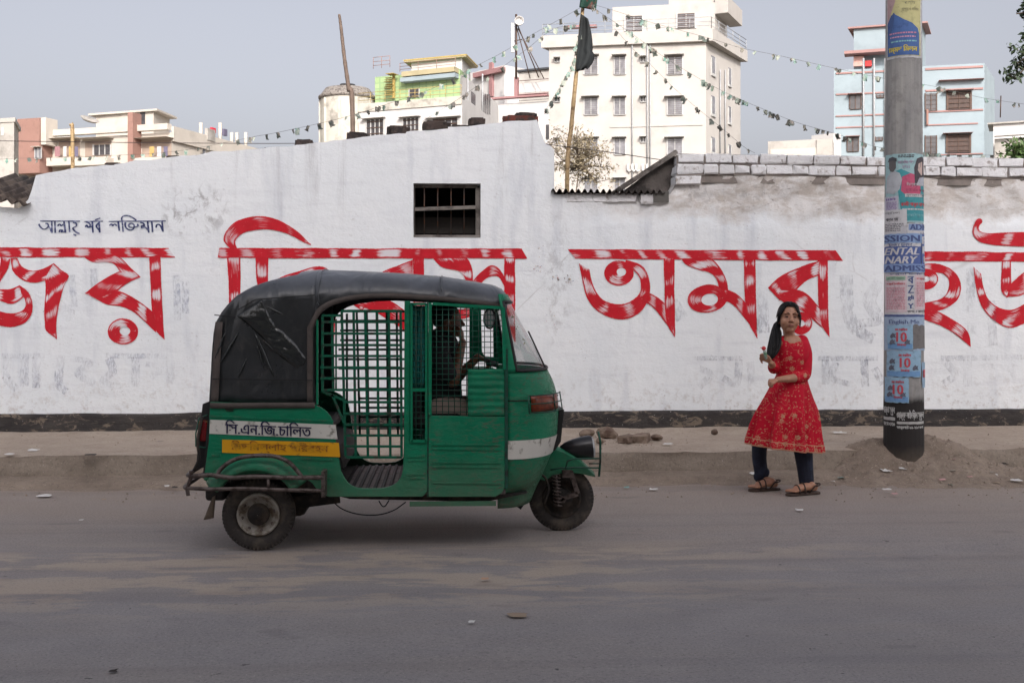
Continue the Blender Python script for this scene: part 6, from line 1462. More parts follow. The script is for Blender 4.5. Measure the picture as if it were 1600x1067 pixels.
# ---- the girl in red
GY = at_ground(1232, 772).y
def G(px, py, dy=0.0):
    p = at(px, py, GY); return Vector((p.x, GY + dy, p.z))
U_ = 1 / 194.0
HEMX = G(1227, 700).x; HEMZ = G(1227, 701).z
SLX = G(1250, 560).x; SLZ = G(1250, 577).z; m_kurti = mat_kurti(); m_jean = M('dark_denim', C(24, 30, 48), .85, var=.25, scale=30, bump=.25, bscale=60, dirt=C(40, 48, 70), dscale=9, damt=.35)
m_sand = M('brown_sandal', C(66, 50, 42), .7, var=.25, scale=25)
girl = thing('person', (G(1232, 772).x, GY, 0), 'girl in red gold patterned tunic and jeans walking, head turned to the street', 'person')
fa = at_ground(1203, 764); fb = at_ground(1262, 771)       # heels
ya, yb = fa.y - GY, fb.y - GY
hc_ = G(1233, 496)
HROT = Matrix.Rotation(math.radians(-7), 3, 'X') @ Matrix.Rotation(math.radians(4), 3, 'Y') @ Matrix.Rotation(math.radians(-6), 3, 'Z')
class HB(MB):
    """shapes of the head, turned and scaled about its centre"""
    def apply(s): s.v = [tuple(hc_ + HROT @ ((Vector(p) - hc_) * 1.10)) for p in s.v]; return s
    def build(s, *a, **k): s.apply(); return MB.build(s, *a, **k)
b = HB()
b.ellipsoid(hc_ + Vector((0, .02, .018)), .074, .092, .096, 20, 14)                      # cranium
b.ellipsoid(hc_ + Vector((-.001, -.012, -.035)), .064, .070, .082, 18, 12)               # face
b.ellipsoid(hc_ + Vector((-.001, -.044, -.094)), .027, .028, .025)                       # chin
b.ellipsoid(hc_ + Vector((0, -.052, -.052)), .040, .030, .035)                           # mouth mass
for s_ in (-1, 1):
    b.ellipsoid(hc_ + Vector((s_ * .040, -.044, -.040)), .027, .026, .030)               # cheeks
    b.ellipsoid(hc_ + Vector((s_ * .028, -.066, .020)), .026, .014, .008)                # brow ridge
    b.ellipsoid(hc_ + Vector((s_ * .072, .012, -.02)), .012, .022, .032)                 # ears
    b.ellipsoid(hc_ + Vector((s_ * .011, -.088, -.039)), .010, .012, .008)               # nostril wings
limb(b, [hc_ + Vector((0, -.076, .012)), hc_ + Vector((0, -.086, -.012)), hc_ + Vector((0, -.098, -.034))], [.008, .0105, .0125], 10)
limb(b, [hc_ + Vector((-.014, -.081, -.064)), hc_ + Vector((0, -.086, -.0625)), hc_ + Vector((.014, -.081, -.064))], [.004, .0062, .004], 8)
limb(b, [hc_ + Vector((-.011, -.079, -.073)), hc_ + Vector((0, -.083, -.0745)), hc_ + Vector((.011, -.079, -.073))], [.004, .006, .004], 8)
b.apply(); hv = b; b = MB(); b.add(hv.v, hv.f, True)
limb(b, [hc_ + Vector((0, .03, -.06)), G(1234, 522, .02), G(1236, 534, .02)], [.050, .046, .058])                                            # neck
limb(b, [G(1217, 537, .02), G(1237, 533, .02), G(1257, 537, .02)], [.034, .050, .034]); limb(b, [G(1236, 540, 0), G(1237, 562, 0), G(1235, 592, 0), G(1232, 625, 0)], [.095, .092, .085, .10])
limb(b, [G(1222, 622, ya * .4), G(1208, 690, ya), G(1203, 745, ya), G(1205, 760, ya)], [.08, .052, .036, .034]); limb(b, [G(1243, 622, yb * .4), G(1256, 690, yb), G(1261, 745, yb), G(1263, 764, yb)], [.08, .055, .036, .034])
elL = G(1253, 588, -.07); wrL = G(1204, 591, -.20); elR = G(1208, 576, -.02); wrR = G(1196, 566, -.16)
limb(b, [G(1258, 540, .02), G(1257, 562, -.02), elL], [.036, .040, .036]); limb(b, [elL, elL.lerp(wrL, .4), wrL], [.036, .034, .023])
limb(b, [G(1216, 541, .02), G(1211, 556, .03), elR], [.034, .040, .036]); limb(b, [elR, elR.lerp(wrR, .45), wrR], [.036, .033, .023])
def hand(b, wrist, dirv, up, curl, side, s_=1.0):
    """palm and five fingers; dirv points along the palm, up is the back of the hand, side is towards the thumb"""
    d = Vector(dirv).normalized(); u = Vector(up).normalized(); t = Vector(side).normalized()
    for i in range(4):
        o_ = (i - 1.5) * .0175 * s_; limb(b, [wrist + d * .008, wrist + d * .075 * s_ - t * o_], [.0135 * s_, .0115 * s_], 8)
        L = (.070, .079, .074, .058)[i] * s_; p0_ = wrist + d * .075 * s_ - t * o_ * 1.05; a = 0; P_ = [p0_]; dd = d
        for k_, f_ in enumerate((.45, .32, .23)):
            a += curl[i] * (.9, 1.1, .8)[k_]; dd = d * math.cos(a) - u * math.sin(a); P_.append(P_[-1] + dd * L * f_)
        limb(b, P_, [.0098 * s_, .0092 * s_, .0085 * s_, .0072 * s_], 8)
    th = wrist + d * .022 * s_ + t * .022 * s_; limb(b, [th, th + d * .028 * s_ + t * .018 * s_ - u * .008, th + d * .052 * s_ + t * .016 * s_ - u * .024, th + d * .068 * s_ + t * .006 * s_ - u * .034], [.0135 * s_, .0115 * s_, .010 * s_, .008 * s_], 8)
hand(b, wrL, (-1, -.25, -.16), (-.25, -.5, .85), (1.1, 1.15, 1.2, 1.2), (-.1, -.9, -.3), .92)
hand(b, wrR, (-.72, -.25, .62), (.35, -.75, .5), (.55, .75, .95, 1.05), (.1, -.6, .75), .92)
def foot_(b, heel, toe, ank):
    d = (toe - heel).normalized(); sd_ = Vector((-d.y, d.x, 0))
    limb(b, [heel + Vector((0, 0, .034)), heel.lerp(toe, .35) + Vector((0, 0, .042)), heel.lerp(toe, .72) + Vector((0, 0, .030))], [.031, .033, .030])
    limb(b, [ank, heel.lerp(toe, .12) + Vector((0, 0, .05))], [.034, .034])
    for i in range(5):
        o_ = (i - 2) * .0165; L = (1.02, 1.0, .97, .93, .88)[i]; limb(b, [heel.lerp(toe, .72) + sd_ * o_ + Vector((0, 0, .024)), heel.lerp(toe, L) + sd_ * o_ * 1.05 + Vector((0, 0, .017))], [.0115, .0105 if i else .013], 8)
hA = at_ground(1210, 766); tA = at_ground(1175, 768); hB = at_ground(1272, 772); tB = at_ground(1234, 775); SOLE = .022
for q in (hA, tA, hB, tB): q.z = SOLE
foot_(b, hA, tA, G(1205, 757, ya)); foot_(b, hB, tB, G(1263, 762, yb))
fuse(b, 'body', m_skin, girl, .0038, 4)
# face details
m_lip = M('lips', C(132, 80, 72), .5, bump=0); m_brow = M('brow_hair', C(26, 20, 18), .8, bump=0); m_lid = M('eyelid_skin', C(120, 82, 64), .5, bump=0)
HB().tube([hc_ + Vector((x, y, z)) for x, y, z in ((-.021, -.078, -.0685), (-.010, -.0872, -.0655), (0, -.0905, -.067), (.010, -.0872, -.0655), (.021, -.078, -.0685))], [.0015, .003, .0034, .003, .0015], 6).build('lips', m_lip, girl)
HB().tube([hc_ + Vector((x, y, z)) for x, y, z in ((-.019, -.078, -.071), (0, -.0875, -.0755), (.019, -.078, -.071))], [.0015, .0036, .0015], 6).build('lips', m_lip, girl)
for s_ in (-1, 1):
    e = hc_ + Vector((s_ * .029, -.066, -.002)); o = HB().ellipsoid(e, .0145, .0095, .0078).build('eye', m_lid, girl)
    HB().tube([e + Vector((x * s_, y, z)) for x, y, z in ((-.014, -.004, -.002), (-.006, -.0105, -.0055), (.004, -.0105, -.006), (.014, -.002, -.002))], [.001, .0026, .0028, .001], 6).build('lashes', m_brow, o)
    HB().tube([hc_ + Vector((s_ * x, y, z)) for x, y, z in ((.011, -.0805, .0165), (.022, -.0815, .0225), (.036, -.0745, .0245), (.047, -.0615, .0195))], [.0016, .0026, .0024, .001], 6).build('eyebrow', m_brow, girl)
# hair: cap with a hairline, and a thick tail over the shoulder
b = HB(); rows = []
for j in range(25):
    th = math.pi * j / 24 * .80; rows.append([])
    for i in range(48):
        a = 2 * math.pi * i / 48; x, y, z = math.sin(th) * math.cos(a), math.sin(th) * math.sin(a), math.cos(th)
        n_ = 1 + .02 * noise.noise((x * 5, y * 5, z * 5)) + .010 * noise.noise((x * 22, y * 6, z * 6)) - .03 * math.exp(-(x / .06) ** 2) * (z > .5)
        if y < -.05:
            lim = .60 - .70 * smooth((abs(x + .05) - .36) / .5) + .04 * noise.noise((x * 9, 0, 2))
            if z < lim: k_ = (lim - z); z = lim - .02 * k_; sc2 = math.sqrt(max(0, 1 - z * z)) / max(1e-6, math.hypot(x, y)); x *= sc2; y *= sc2
        rows[-1].append(tuple(hc_ + Vector((x * .079 * n_, .018 + y * .099 * n_, .016 + z * .103 * n_))))
b.grid(rows, closed=True); b.build('hair', m_hair, girl, solid=.006)
r = random.Random(12); b = HB()
for k_ in range(60):                                   # combed strands from the parting to the back
    s_ = r.choice((-1, 1)); x0 = s_ * r.uniform(.004, .05); P_ = []
    for q in range(9):
        t = q / 8; ax = lerp(x0, s_ * .082, smooth(t * 1.1)); yy = lerp(-.045 - .02 * r.random(), .07, t); zz = .016 + .106 * math.sqrt(max(.02, 1 - (ax / .086) ** 2 - ((yy - .018) / .104) ** 2)) - .05 * smooth(t - .4)
        P_.append(hc_ + Vector((ax, yy, zz)))
    b.tube(P_, [.0012] + [.0028] * 7 + [.001], 5)
for s_ in (-1, 1):
    for q in range(4): x = s_ * (.066 + .004 * q); b.tube([hc_ + Vector((x * .9, -.05 + .012 * q, .05)), hc_ + Vector((x * 1.08, -.045 + .012 * q, .01)), hc_ + Vector((x * 1.08, -.030 + .014 * q, -.03 - .012 * q)), hc_ + Vector((x * 1.02, -.02 + .014 * q, -.055 - .008 * q))], [.003, .004, .0028, .0008], 5)
b.build('hair_strands', m_hair, girl)['kind'] = 'stuff'
pc = catmull([tuple(G(*q)) + (w_,) for q, w_ in (((1238, 497, .10), .03), ((1226, 503, .10), .038), ((1216, 512, .05), .026), ((1211, 524, -.02), .040), ((1206, 538, -.075), .048), ((1201, 551, -.11), .040), ((1195, 563, -.125), .012))], 4)
b = MB()
for k_ in range(70):
    a = r.uniform(0, 6.28); rr = math.sqrt(r.random()); cut = r.randint(int(len(pc) * .72), len(pc)); tw = r.uniform(-.5, .5); P_ = []
    for q in range(cut):
        x, y, z, w_ = pc[q]; an = a + tw * q / len(pc); P_.append(Vector((x + math.cos(an) * w_ * rr + .004 * noise.noise((k_, q * .3, 0)), y + math.sin(an) * w_ * rr, z + .4 * math.sin(an + 1) * w_ * rr)))
    b.tube(P_, [max(.0015, .0105 * (1 - .35 * q / cut) if q < cut - 2 else .003) for q in range(cut)], 6)
b.build('ponytail', m_hair, girl)
# tunic
b = MB(); rows = []
RINGS = [(524, 1236, 10.5, .056, .03), (526, 1237, 17, .070, .02), (532, 1238, 24, .088, .01), (540, 1238.5, 26, .100, 0), (555, 1238.5, 25.5, .112, -.005), (570, 1237.5, 24, .108, 0), (585, 1236.5, 23.5, .100, 0), (597, 1234.5, 28, .108, 0), (610, 1233.5, 33, .13, 0), (625, 1232, 38, .15, 0), (645, 1230, 44, .172, 0), (665, 1228, 47, .185, 0), (682, 1227, 50, .195, 0), (694, 1227, 52.5, .205, 0), (701, 1227, 53, .207, 0)]
for j, (py, cx, hw, hd_, cy) in enumerate(catmull(RINGS, 4)):
    c = G(cx, py, cy); k_ = smooth((py - 590) / 80); r_ = []
    for i in range(72):
        a = 2 * math.pi * i / 72; pl = 1 + k_ * (.12 * math.sin(9 * a + 1.2 + .7 * math.sin(2 * a)) + .075 * math.sin(15 * a + 2 * k_) + .03 * math.sin(4 * a + 2))
        x = math.cos(a) * hw * U_ * pl; y = math.sin(a) * hd_ * pl; z = c.z
        z -= .11 * x * smooth((py - 640) / 60)
        if py < 536 and math.sin(a) < 0: z -= .092 * max(0, 1 - abs(math.cos(a)) * 1.15) * smooth((533 - py) / 7)
        r_.append((c.x + x, c.y + y, z))
    rows.append(r_)
b.grid(rows, closed=True); n0 = len(b.v); b.v += [(G(1236, 560).x, GY + .03, G(1236, 562).z), tuple(sum(v[q] for v in rows[-1]) / 72 for q in range(3))]
m0_ = (len(rows) - 1) * 72
for i in range(72): b.f.append((i, n0, (i + 1) % 72)); b.f.append((m0_ + i, m0_ + (i + 1) % 72, n0 + 1))
limb(b, [G(1254, 533, .015), G(1258, 550, -.005), G(1257, 568, -.035), G(1254, 584, -.065), G(1246, 588, -.085), G(1238, 588.5, -.105)], [.052, .053, .050, .047, .046, .047])
limb(b, [G(1218, 534, .015), G(1213, 552, .01), G(1209, 572, -.02), G(1206, 575, -.05), G(1203, 572, -.085)], [.050, .051, .048, .044, .042])
fuse(b, 'tunic', m_kurti, girl, .0048, 3)
# jeans and sandals
b = MB(); limb(b, [G(1212, 660, ya * .8), G(1203, 695, ya), G(1201, 720, ya), G(1203, 738, ya), G(1204, 749, ya)], [.085, .066, .060, .057, .052]); limb(b, [G(1208, 745, ya), G(1201, 752, ya)], [.050, .048]); fuse(b, 'jeans_leg', m_jean, girl, .005, 2)
b = MB(); limb(b, [G(1250, 665, yb * .8), G(1256, 702, yb), G(1259, 728, yb), G(1261, 748, yb), G(1262, 758, yb)], [.085, .076, .066, .061, .056]); limb(b, [G(1262, 752, yb), G(1261, 761, yb)], [.055, .050]); fuse(b, 'jeans_leg', m_jean, girl, .005, 2)
for h_, t_ in ((hA, tA), (hB, tB)):
    d = (t_ - h_).normalized(); sd_ = Vector((-d.y, d.x, 0)); o = []
    for u, w_ in ((-.22, .012), (-.18, .026), (-.05, .033), (.3, .031), (.6, .041), (.85, .044), (1.05, .034), (1.14, .014)): o.append((u, w_))
    pts = [h_.lerp(t_, u) + sd_ * w_ for u, w_ in o] + [h_.lerp(t_, u) - sd_ * w_ for u, w_ in reversed(o)]
    s1_ = MB().prism([(p.x, p.y) for p in pts], 'z', .002, SOLE).build('sandal', m_sand, girl, bevel=.005)
    for u, z_, w_ in ((.72, .066, .046), (.48, .078, .042)):
        m_ = h_.lerp(t_, u); MB().tube([Vector((m_.x, m_.y, SOLE - .004)) + sd_ * (w_ * math.cos(a)) + Vector((0, 0, z_ * math.sin(a))) for a in [math.pi * i / 12 for i in range(13)]], .0065, 6).build('strap', m_sand, s1_)
    hk = h_.lerp(t_, -.02); MB().tube([hk + sd_ * (.043 * math.cos(a)) - d * (.045 * math.sin(a)) + Vector((0, 0, .052 + .01 * math.sin(a))) for a in [math.pi * i / 12 - .4 for i in range(16)]], .006, 6).build('strap', m_sand, s1_)
    MB().tube([h_.lerp(t_, .30) + sd_ * .034 + Vector((0, 0, .0)), h_.lerp(t_, .12) + sd_ * .045 + Vector((0, 0, .05)), h_.lerp(t_, .0) + sd_ * .044 + Vector((0, 0, .062))], .006, 6).build('strap', m_sand, s1_)
# wrapped sweet in her raised hand
sw = wrR + Vector((-.070, -.075, .075)); cd = thing('wrapped_sweet', sw, 'small red topped wrapped sweet held up in the girl\'s hand', 'sweet')
MB().lathe([(.004, -.045), (.012, -.035), (.014, 0), (.013, .025), (.006, .034)], sw, (-.25, -.1, 1), 10).build('wrapper', M('silver_green_wrap', C(170, 180, 172), .3, var=.3, scale=60, dirt=C(60, 130, 80), dscale=40, damt=.5), cd)
MB().lathe([(.006, .030), (.016, .038), (.018, .048), (.010, .060), (.002, .063)], sw, (-.25, -.1, 1), 8, False).build('twist', M('red_wrap', C(196, 30, 36), .4), cd); MB().tube([sw + Vector((-.004, 0, .045)), sw + Vector((-.04, .0, .05))], [.006, .002], 6).build('ribbon_end', M('orange_red_wrap', C(200, 60, 40), .4), cd)

# ---- the driver
def Q(px, py, dy=0.0): p = at(px, py, YC); return Vector((p.x, YC + dy, p.z))
drv = thing('person', Q(690, 645), 'rickshaw driver in dark shirt seated behind the wire door, hand raised to his face', 'person')
b = MB(); h_ = Q(700, 500)
b.ellipsoid(h_ + Vector((-.012, 0, .02)), .095, .075, .098, 18, 12); b.ellipsoid(h_ + Vector((.03, 0, -.045)), .058, .058, .07); b.ellipsoid(h_ + Vector((.062, 0, -.088)), .026, .028, .024)
limb(b, [h_ + Vector((.085, 0, .0)), h_ + Vector((.102, 0, -.032))], [.010, .014], 8); limb(b, [h_ + Vector((.085, 0, -.062)), h_ + Vector((.088, 0, -.066))], [.010, .010], 8)
for s_ in (-1, 1): b.ellipsoid(h_ + Vector((-.012, s_ * .075, -.02)), .022, .010, .032)
limb(b, [h_ + Vector((-.02, 0, -.07)), Q(690, 535)], [.052, .055]); limb(b, [Q(688, 545), Q(688, 590), Q(690, 635)], [.12, .125, .125])
eN = Q(708, 594, -.20); wN = Q(722, 534, -.12); limb(b, [Q(688, 546, -.17), Q(697, 574, -.21), eN], [.052, .046, .040]); limb(b, [eN, eN.lerp(wN, .4), wN], [.040, .036, .026])
hand(b, wN, (-.1, .25, 1), (.9, -.3, .1), (.7, .75, .8, .85), (-.3, -.9, .2), 1.0)
eF = Q(716, 592, .24); wF = Q(748, 560, .22); limb(b, [Q(690, 546, .17), Q(703, 572, .22), eF], [.052, .046, .040]); limb(b, [eF, eF.lerp(wF, .4), wF], [.040, .034, .026]); hand(b, wF, (.9, -.1, -.2), (.2, 0, 1), (1.0, 1.0, 1.0, 1.0), (0, -1, 0), 1.0)
for s_ in (-.11, .11):
    limb(b, [Q(690, 640, s_), Q(738, 640, s_ * 1.3), Q(745, 690, s_ * 1.2), Q(750, 738, s_ * 1.1)], [.085, .065, .05, .04]); limb(b, [Q(748, 742, s_ * 1.1), Q(768, 750, s_ * 1.1)], [.04, .03])
fuse(b, 'body', m_skin2, drv, .006, 4)
b = MB(); limb(b, [Q(688, 541), Q(686, 570), Q(687, 605), Q(689, 640)], [.125, .148, .15, .15]); limb(b, [Q(686, 546, -.17), Q(694, 570, -.20), Q(700, 582, -.205)], [.066, .064, .060]); limb(b, [Q(688, 546, .17), Q(700, 570, .21)], [.066, .062]); limb(b, [Q(687, 543, -.16), Q(687, 543, .16)], [.068, .068])
fuse(b, 'shirt', M('dark_shirt', C(40, 36, 40), .9, var=.25, scale=14, bump=.3, bscale=18), drv, .006, 3)
b = MB()
for s_ in (-.11, .11): limb(b, [Q(688, 640, s_), Q(715, 640, s_ * 1.2), Q(737, 642, s_ * 1.3)], [.10, .092, .078])
fuse(b, 'wrap_cloth', M('pale_cotton', C(168, 150, 140), .9, var=.15, bump=.4, bscale=18), drv, .006, 3)
b = MB(); b.ellipsoid(h_ + Vector((-.026, 0, .034)), .098, .083, .098, 18, 12); fuse(b, 'hair', m_hair, drv, .006, 2)
# ================================================================ bunting, wires, plants, litter
YB = 13.35
fm = []
for nm, c_, d_ in (('green_paper', C(98, 106, 100), C(160, 150, 142)), ('pale_paper', C(176, 182, 170), C(96, 140, 128)), ('dark_paper', C(80, 80, 76), C(150, 146, 136)), ('teal_paper', C(132, 160, 152), C(180, 186, 176))):
    fm.append(M(nm, c_, .9, var=.2, scale=40, dirt=d_, dscale=14, damt=.45, bump=0))
pen = []
for k_ in range(10):
    r = random.Random(k_ + 40); b = MB(); rows = []
    for j in range(4):
        v = j / 3; rows.append([((i / 3 - .5) * .066 * (1 - .15 * v * r.random()) + r.uniform(-.02, .02) * v, .018 * math.sin(i * 1.6 + k_) * v + r.uniform(-.02, .02) * v, -.088 * v + r.uniform(-.006, .006)) for i in range(4)])
    b.grid(rows); me = b.mesh('pennant'); me.materials.append(fm[(0, 1, 2, 0, 1, 2, 3, 0, 1, 2)[k_]]); pen.append(me)
m_string = M('string', C(96, 90, 86), .9, bump=0)
def bunting(label, pts, step=23, y=YB, seed=0, clump=.25, light=None):
    r = random.Random(seed + 5); Q_ = catmull(pts, 8); P_ = [at(a, c, y) for a, c in Q_]; t = thing('bunting', P_[0], label, 'bunting', 'strings of paper flags')
    MB().tube(P_, .0018, 4).build('string', m_string, t); d = 0
    L = [0]
    for a, c in zip(P_, P_[1:]): L.append(L[-1] + (c - a).length)
    s_ = r.uniform(0, .1)
    while s_ < L[-1]:
        i = max(q for q in range(len(L)) if L[q] <= s_); i = min(i, len(P_) - 2); p_ = P_[i].lerp(P_[i + 1], (s_ - L[i]) / max(1e-6, L[i + 1] - L[i]))
        sc_ = r.uniform(.5, .82); me = pen[r.choice(light) if light else r.randrange(10)]
        piece('pennant', me, t, p_, (r.uniform(-.5, .5), r.uniform(-.5, .5), r.uniform(-.9, .9)), (sc_,) * 3)
        s_ += step * 13.3 / FPX * (r.uniform(.15, .4) if r.random() < clump else r.uniform(.7, 1.25))
bunting('longest flag string sloping left from the flag pole past the green building', [(908, 12), (876, 30), (836, 52), (784, 83), (731, 110), (675, 139), (605, 163), (533, 185), (440, 206), (396, 214)], 22, seed=1, clump=.35)
bunting('lower left flag string ending on the shed roof bricks', [(902, 38), (863, 47), (822, 78), (760, 124), (718, 154), (679, 178), (660, 190)], 24, seed=2)
bunting('steep flag string from the pole down to the shed roof peak', [(905, 52), (899, 85), (890, 110), (875, 137), (850, 176)], 11, seed=3, clump=.5, light=[1, 3, 6, 0, 8])
bunting('upper right flag string running behind the concrete pole', [(921, 6), (956, 16), (1016, 35), (1104, 59), (1157, 75), (1220, 88), (1309, 108), (1388, 124), (1458, 135), (1529, 152), (1600, 163), (1640, 168)], 25, seed=4)
bunting('middle right flag string crossing the white block', [(921, 8), (945, 25), (994, 58), (1038, 90), (1094, 124), (1140, 148), (1195, 172), (1246, 192), (1301, 208), (1343, 221), (1377, 231), (1470, 241), (1560, 243)], 19, seed=5, clump=.45)
bunting('lowest right flag string falling to the brick course', [(960, 45), (994, 82), (1018, 103), (1052, 137), (1084, 165), (1132, 204), (1160, 228), (1180, 240)], 22, seed=6, light=[0, 2, 5, 9, 3])
bunting('sparse flag string before the cream building on the left', [(-20, 250), (50, 247), (110, 246), (180, 243), (240, 240), (300, 233), (362, 221), (398, 214)], 22, y=15.5, seed=7, clump=.1, light=[0, 1, 3, 7, 8])
m_cable = M('dark_cable', C(58, 48, 48), .6, bump=0)
for lb, pts, y in (('thin cable crossing the cream building on the left', [(-40, 220), (150, 222.5), (300, 224), (420, 224.5), (520, 224)], 14.2), ('reddish cable from the shed peak to the brick wall', [(830, 222), (871, 228), (950, 238), (1040, 251), (1080, 255)], 12.8)):
    P_ = [at(a, c, y) for a, c in catmull(pts, 5)]; tag(MB().tube(P_, .0045, 5).build('overhead_cable', m_cable), lb, 'cable')

# ---- trees and shrubs
def leaf_mat(nm, a, c_):
    k = NT(nm); c = k.mix(k.ramp(k.noise(7, 4, .6), .3, .7), a, c_); k.b.inputs['Subsurface Weight'].default_value = 0
    return k.out(c, .6)
m_leaf = leaf_mat('dusty_leaf', C(134, 122, 98), C(168, 156, 130)); m_leafd = leaf_mat('dark_leaf', C(34, 50, 34), C(58, 74, 46)); m_leafg = leaf_mat('green_leaf', C(60, 86, 44), C(92, 114, 62)); m_bark = M('bark', C(110, 96, 82), .9, var=.25, scale=14)
def twig_tree(label, base, tips, r0, leafn, lsize, mat_, spread, name='small_tree', seed=1, cat='tree', group=None):
    r = random.Random(seed); t = thing(name, base, label, cat, group); b = MB(); cr = MB(); base = Vector(base); ends = []
    for tip, src in tips:
        tip = Vector(tip); src = Vector(src); m_ = src.lerp(tip, .5) + Vector((r.uniform(-.1, .1), r.uniform(-.1, .1), .08)) * (tip - src).length * .6
        Q_ = [Vector(v) for v in catmull([tuple(src), tuple(m_), tuple(tip)], 4)]; n = len(Q_); b.tube(Q_, [lerp(r0, r0 * .25, i / n) for i in range(n)], 6)
        for k_ in range(9):
            p_ = Q_[r.randrange(n // 3, n)]; e = p_ + Vector((r.uniform(-1, 1), r.uniform(-1, 1), r.uniform(-.4, 1))) * spread; b.tube([p_, p_.lerp(e, .5) + Vector((0, 0, spread * .08)), e], [r0 * .22, r0 * .16, r0 * .08], 4); ends.append((p_, e))
    b.build('trunk', m_bark, t)
    for _ in range(leafn):
        p_, e = r.choice(ends); q = p_.lerp(e, r.uniform(.35, 1.1)) + Vector((r.gauss(0, 1), r.gauss(0, 1), r.gauss(0, 1))) * spread * .16
        a = Vector((r.uniform(-1, 1), r.uniform(-1, 1), r.uniform(-1, .6))).normalized(); s_ = a.orthogonal().normalized(); s_.rotate(Matrix.Rotation(r.uniform(0, 6.3), 3, a)); L = lsize * r.uniform(.6, 1.3)
        cr.add([q, q + a * L * .5 + s_ * L * .22, q + a * L, q + a * L * .5 - s_ * L * .22], [(0, 1, 2, 3)])
    cr.build('crown', mat_, t); return t
bs = at(905, 330, 15.5); bs.z = 0; fork = at(905, 262, 15.5)
twig_tree('bare twiggy small tree behind the bamboo flag pole', bs, [(fork, bs)] + [(at(x, y, 15.5 + dy), fork) for x, y, dy in ((885, 232, .2), (900, 222, -.2), (922, 225, .3), (938, 240, 0), (944, 262, .2), (925, 275, -.3), (890, 268, .3), (912, 240, 0), (878, 250, -.2), (932, 285, .2))], .022, 4000, .038, m_leaf, .27)
tb = at(1760, 330, 17); tb.z = 0; hub = at(1690, 20, 17)
twig_tree('dark leafy tree reaching in at the top right edge', tb, [(hub, tb)] + [(at(x, y, 17 + dy), hub) for x, y, dy in ((1600, -10, 0), (1588, 22, .2), (1598, 85, -.2), (1590, 100, .1), (1585, 125, 0), (1640, 60, .4), (1660, -30, -.5), (1630, 140, .3), (1598, 60, .3), (1720, 80, 0))], .03, 2600, .10, m_leafd, .22, 'tree', 3)
for i, (x, lb) in enumerate(((1592, 'green shrub at the right edge above the wall'),)):
    bs = at(x, 330, 16); bs.z = 0; f_ = at(x, 262, 16)
    twig_tree(lb, bs, [(f_, bs)] + [(at(x + dx, y, 16), f_) for dx, y in ((-14, 238), (-4, 228), (8, 222), (20, 230), (30, 240), (0, 245))], .02, 900, .09, m_leafg, .16, 'shrub', 9, 'shrub')

# ---- rubble and litter
m_stone = M('rubble_stone', C(128, 112, 98), .95, var=.25, scale=9, dirt=C(90, 72, 62), dscale=6, damt=.5, bump=.6, bscale=25)
def stone(name, label, px, py, w, h, z, seed, mat_=None, group='rubble at the foot of the wall', flat=False):
    p = at_ground(px, py, z); r = random.Random(seed); bm = bmesh.new(); bmesh.ops.create_cube(bm, size=1) if flat else bmesh.ops.create_icosphere(bm, subdivisions=2, radius=.5)
    if flat: bmesh.ops.bevel(bm, geom=list(bm.edges), offset=.12, segments=1, affect='EDGES'); bmesh.ops.subdivide_edges(bm, edges=list(bm.edges), cuts=1)
    for v in bm.verts:
        n = v.co.normalized(); v.co += n * .16 * fbm(v.co.x + seed, v.co.y, v.co.z, 3, 1.6); v.co = Vector((v.co.x * w, v.co.y * w * .7, v.co.z * h))
    me = bpy.data.meshes.new(name); bm.to_mesh(me); bm.free(); me.materials.append(mat_ or m_stone); o = bpy.data.objects.new(name, me); COL.objects.link(o)
    o.location = (p.x, p.y, z + h * .36); o.rotation_euler = (r.uniform(-.1, .1), r.uniform(-.1, .1), r.uniform(0, 3)); tag(o, label, 'stone', group)
ZP = .245
for i, (lb, px, py, w, h, fl_) in enumerate((('round brown stone at the wall foot nearest the rickshaw front', 948, 684, .20, .13, 0), ('flat broken brick slab on the pavement, left of the middle slab', 978, 690, .19, .07, 1), ('flat broken brick slab on the pavement, larger middle one', 1002, 689, .20, .08, 1), ('small dark stone at the right end of the rubble', 1026, 687, .13, .07, 0),
        ('lone small stone on the pavement between rubble and girl', 1116, 678, .10, .06, 0), ('small stone in front of the round brown stone', 938, 692, .10, .06, 0), ('stone seen through the rickshaw doorway', 547, 724, .14, .09, 0), ('small pale stone behind the rickshaw headlamp', 917, 681, .16, .08, 0))):
    stone('stone', lb, px, py, w, h, ZP, i + 2, None, flat=bool(fl_))
# crumbs and pebbles nobody could count
b = MB(); r = random.Random(77)
for _ in range(650):
    k_ = r.random()
    if k_ < .45: px, py, z = r.uniform(0, 1600), r.gauss(766, 8), .003
    elif k_ < .75: px, py, z = r.uniform(0, 1600), r.uniform(676, 702), ZP
    elif k_ < .9: px, py, z = r.gauss(975, 35), r.gauss(688, 5), ZP
    else: px, py, z = r.uniform(0, 1600), r.uniform(790, 1060), .002
    if py < 672 or 703 < py < 756: continue
    p = at_ground(px, py, z); s_ = r.uniform(.003, .010) * (1.2 if k_ < .9 else .4); a = r.uniform(0, 3)
    vs = [p + Vector((s_ * math.cos(a + i * 2.1) * r.uniform(.7, 1.3), s_ * math.sin(a + i * 2.1) * r.uniform(.7, 1.3), 0)) for i in range(3)] + [p + Vector((0, 0, s_ * 1.1))]
    b.add(vs, [(0, 1, 3), (1, 2, 3), (2, 0, 3), (0, 2, 1)])
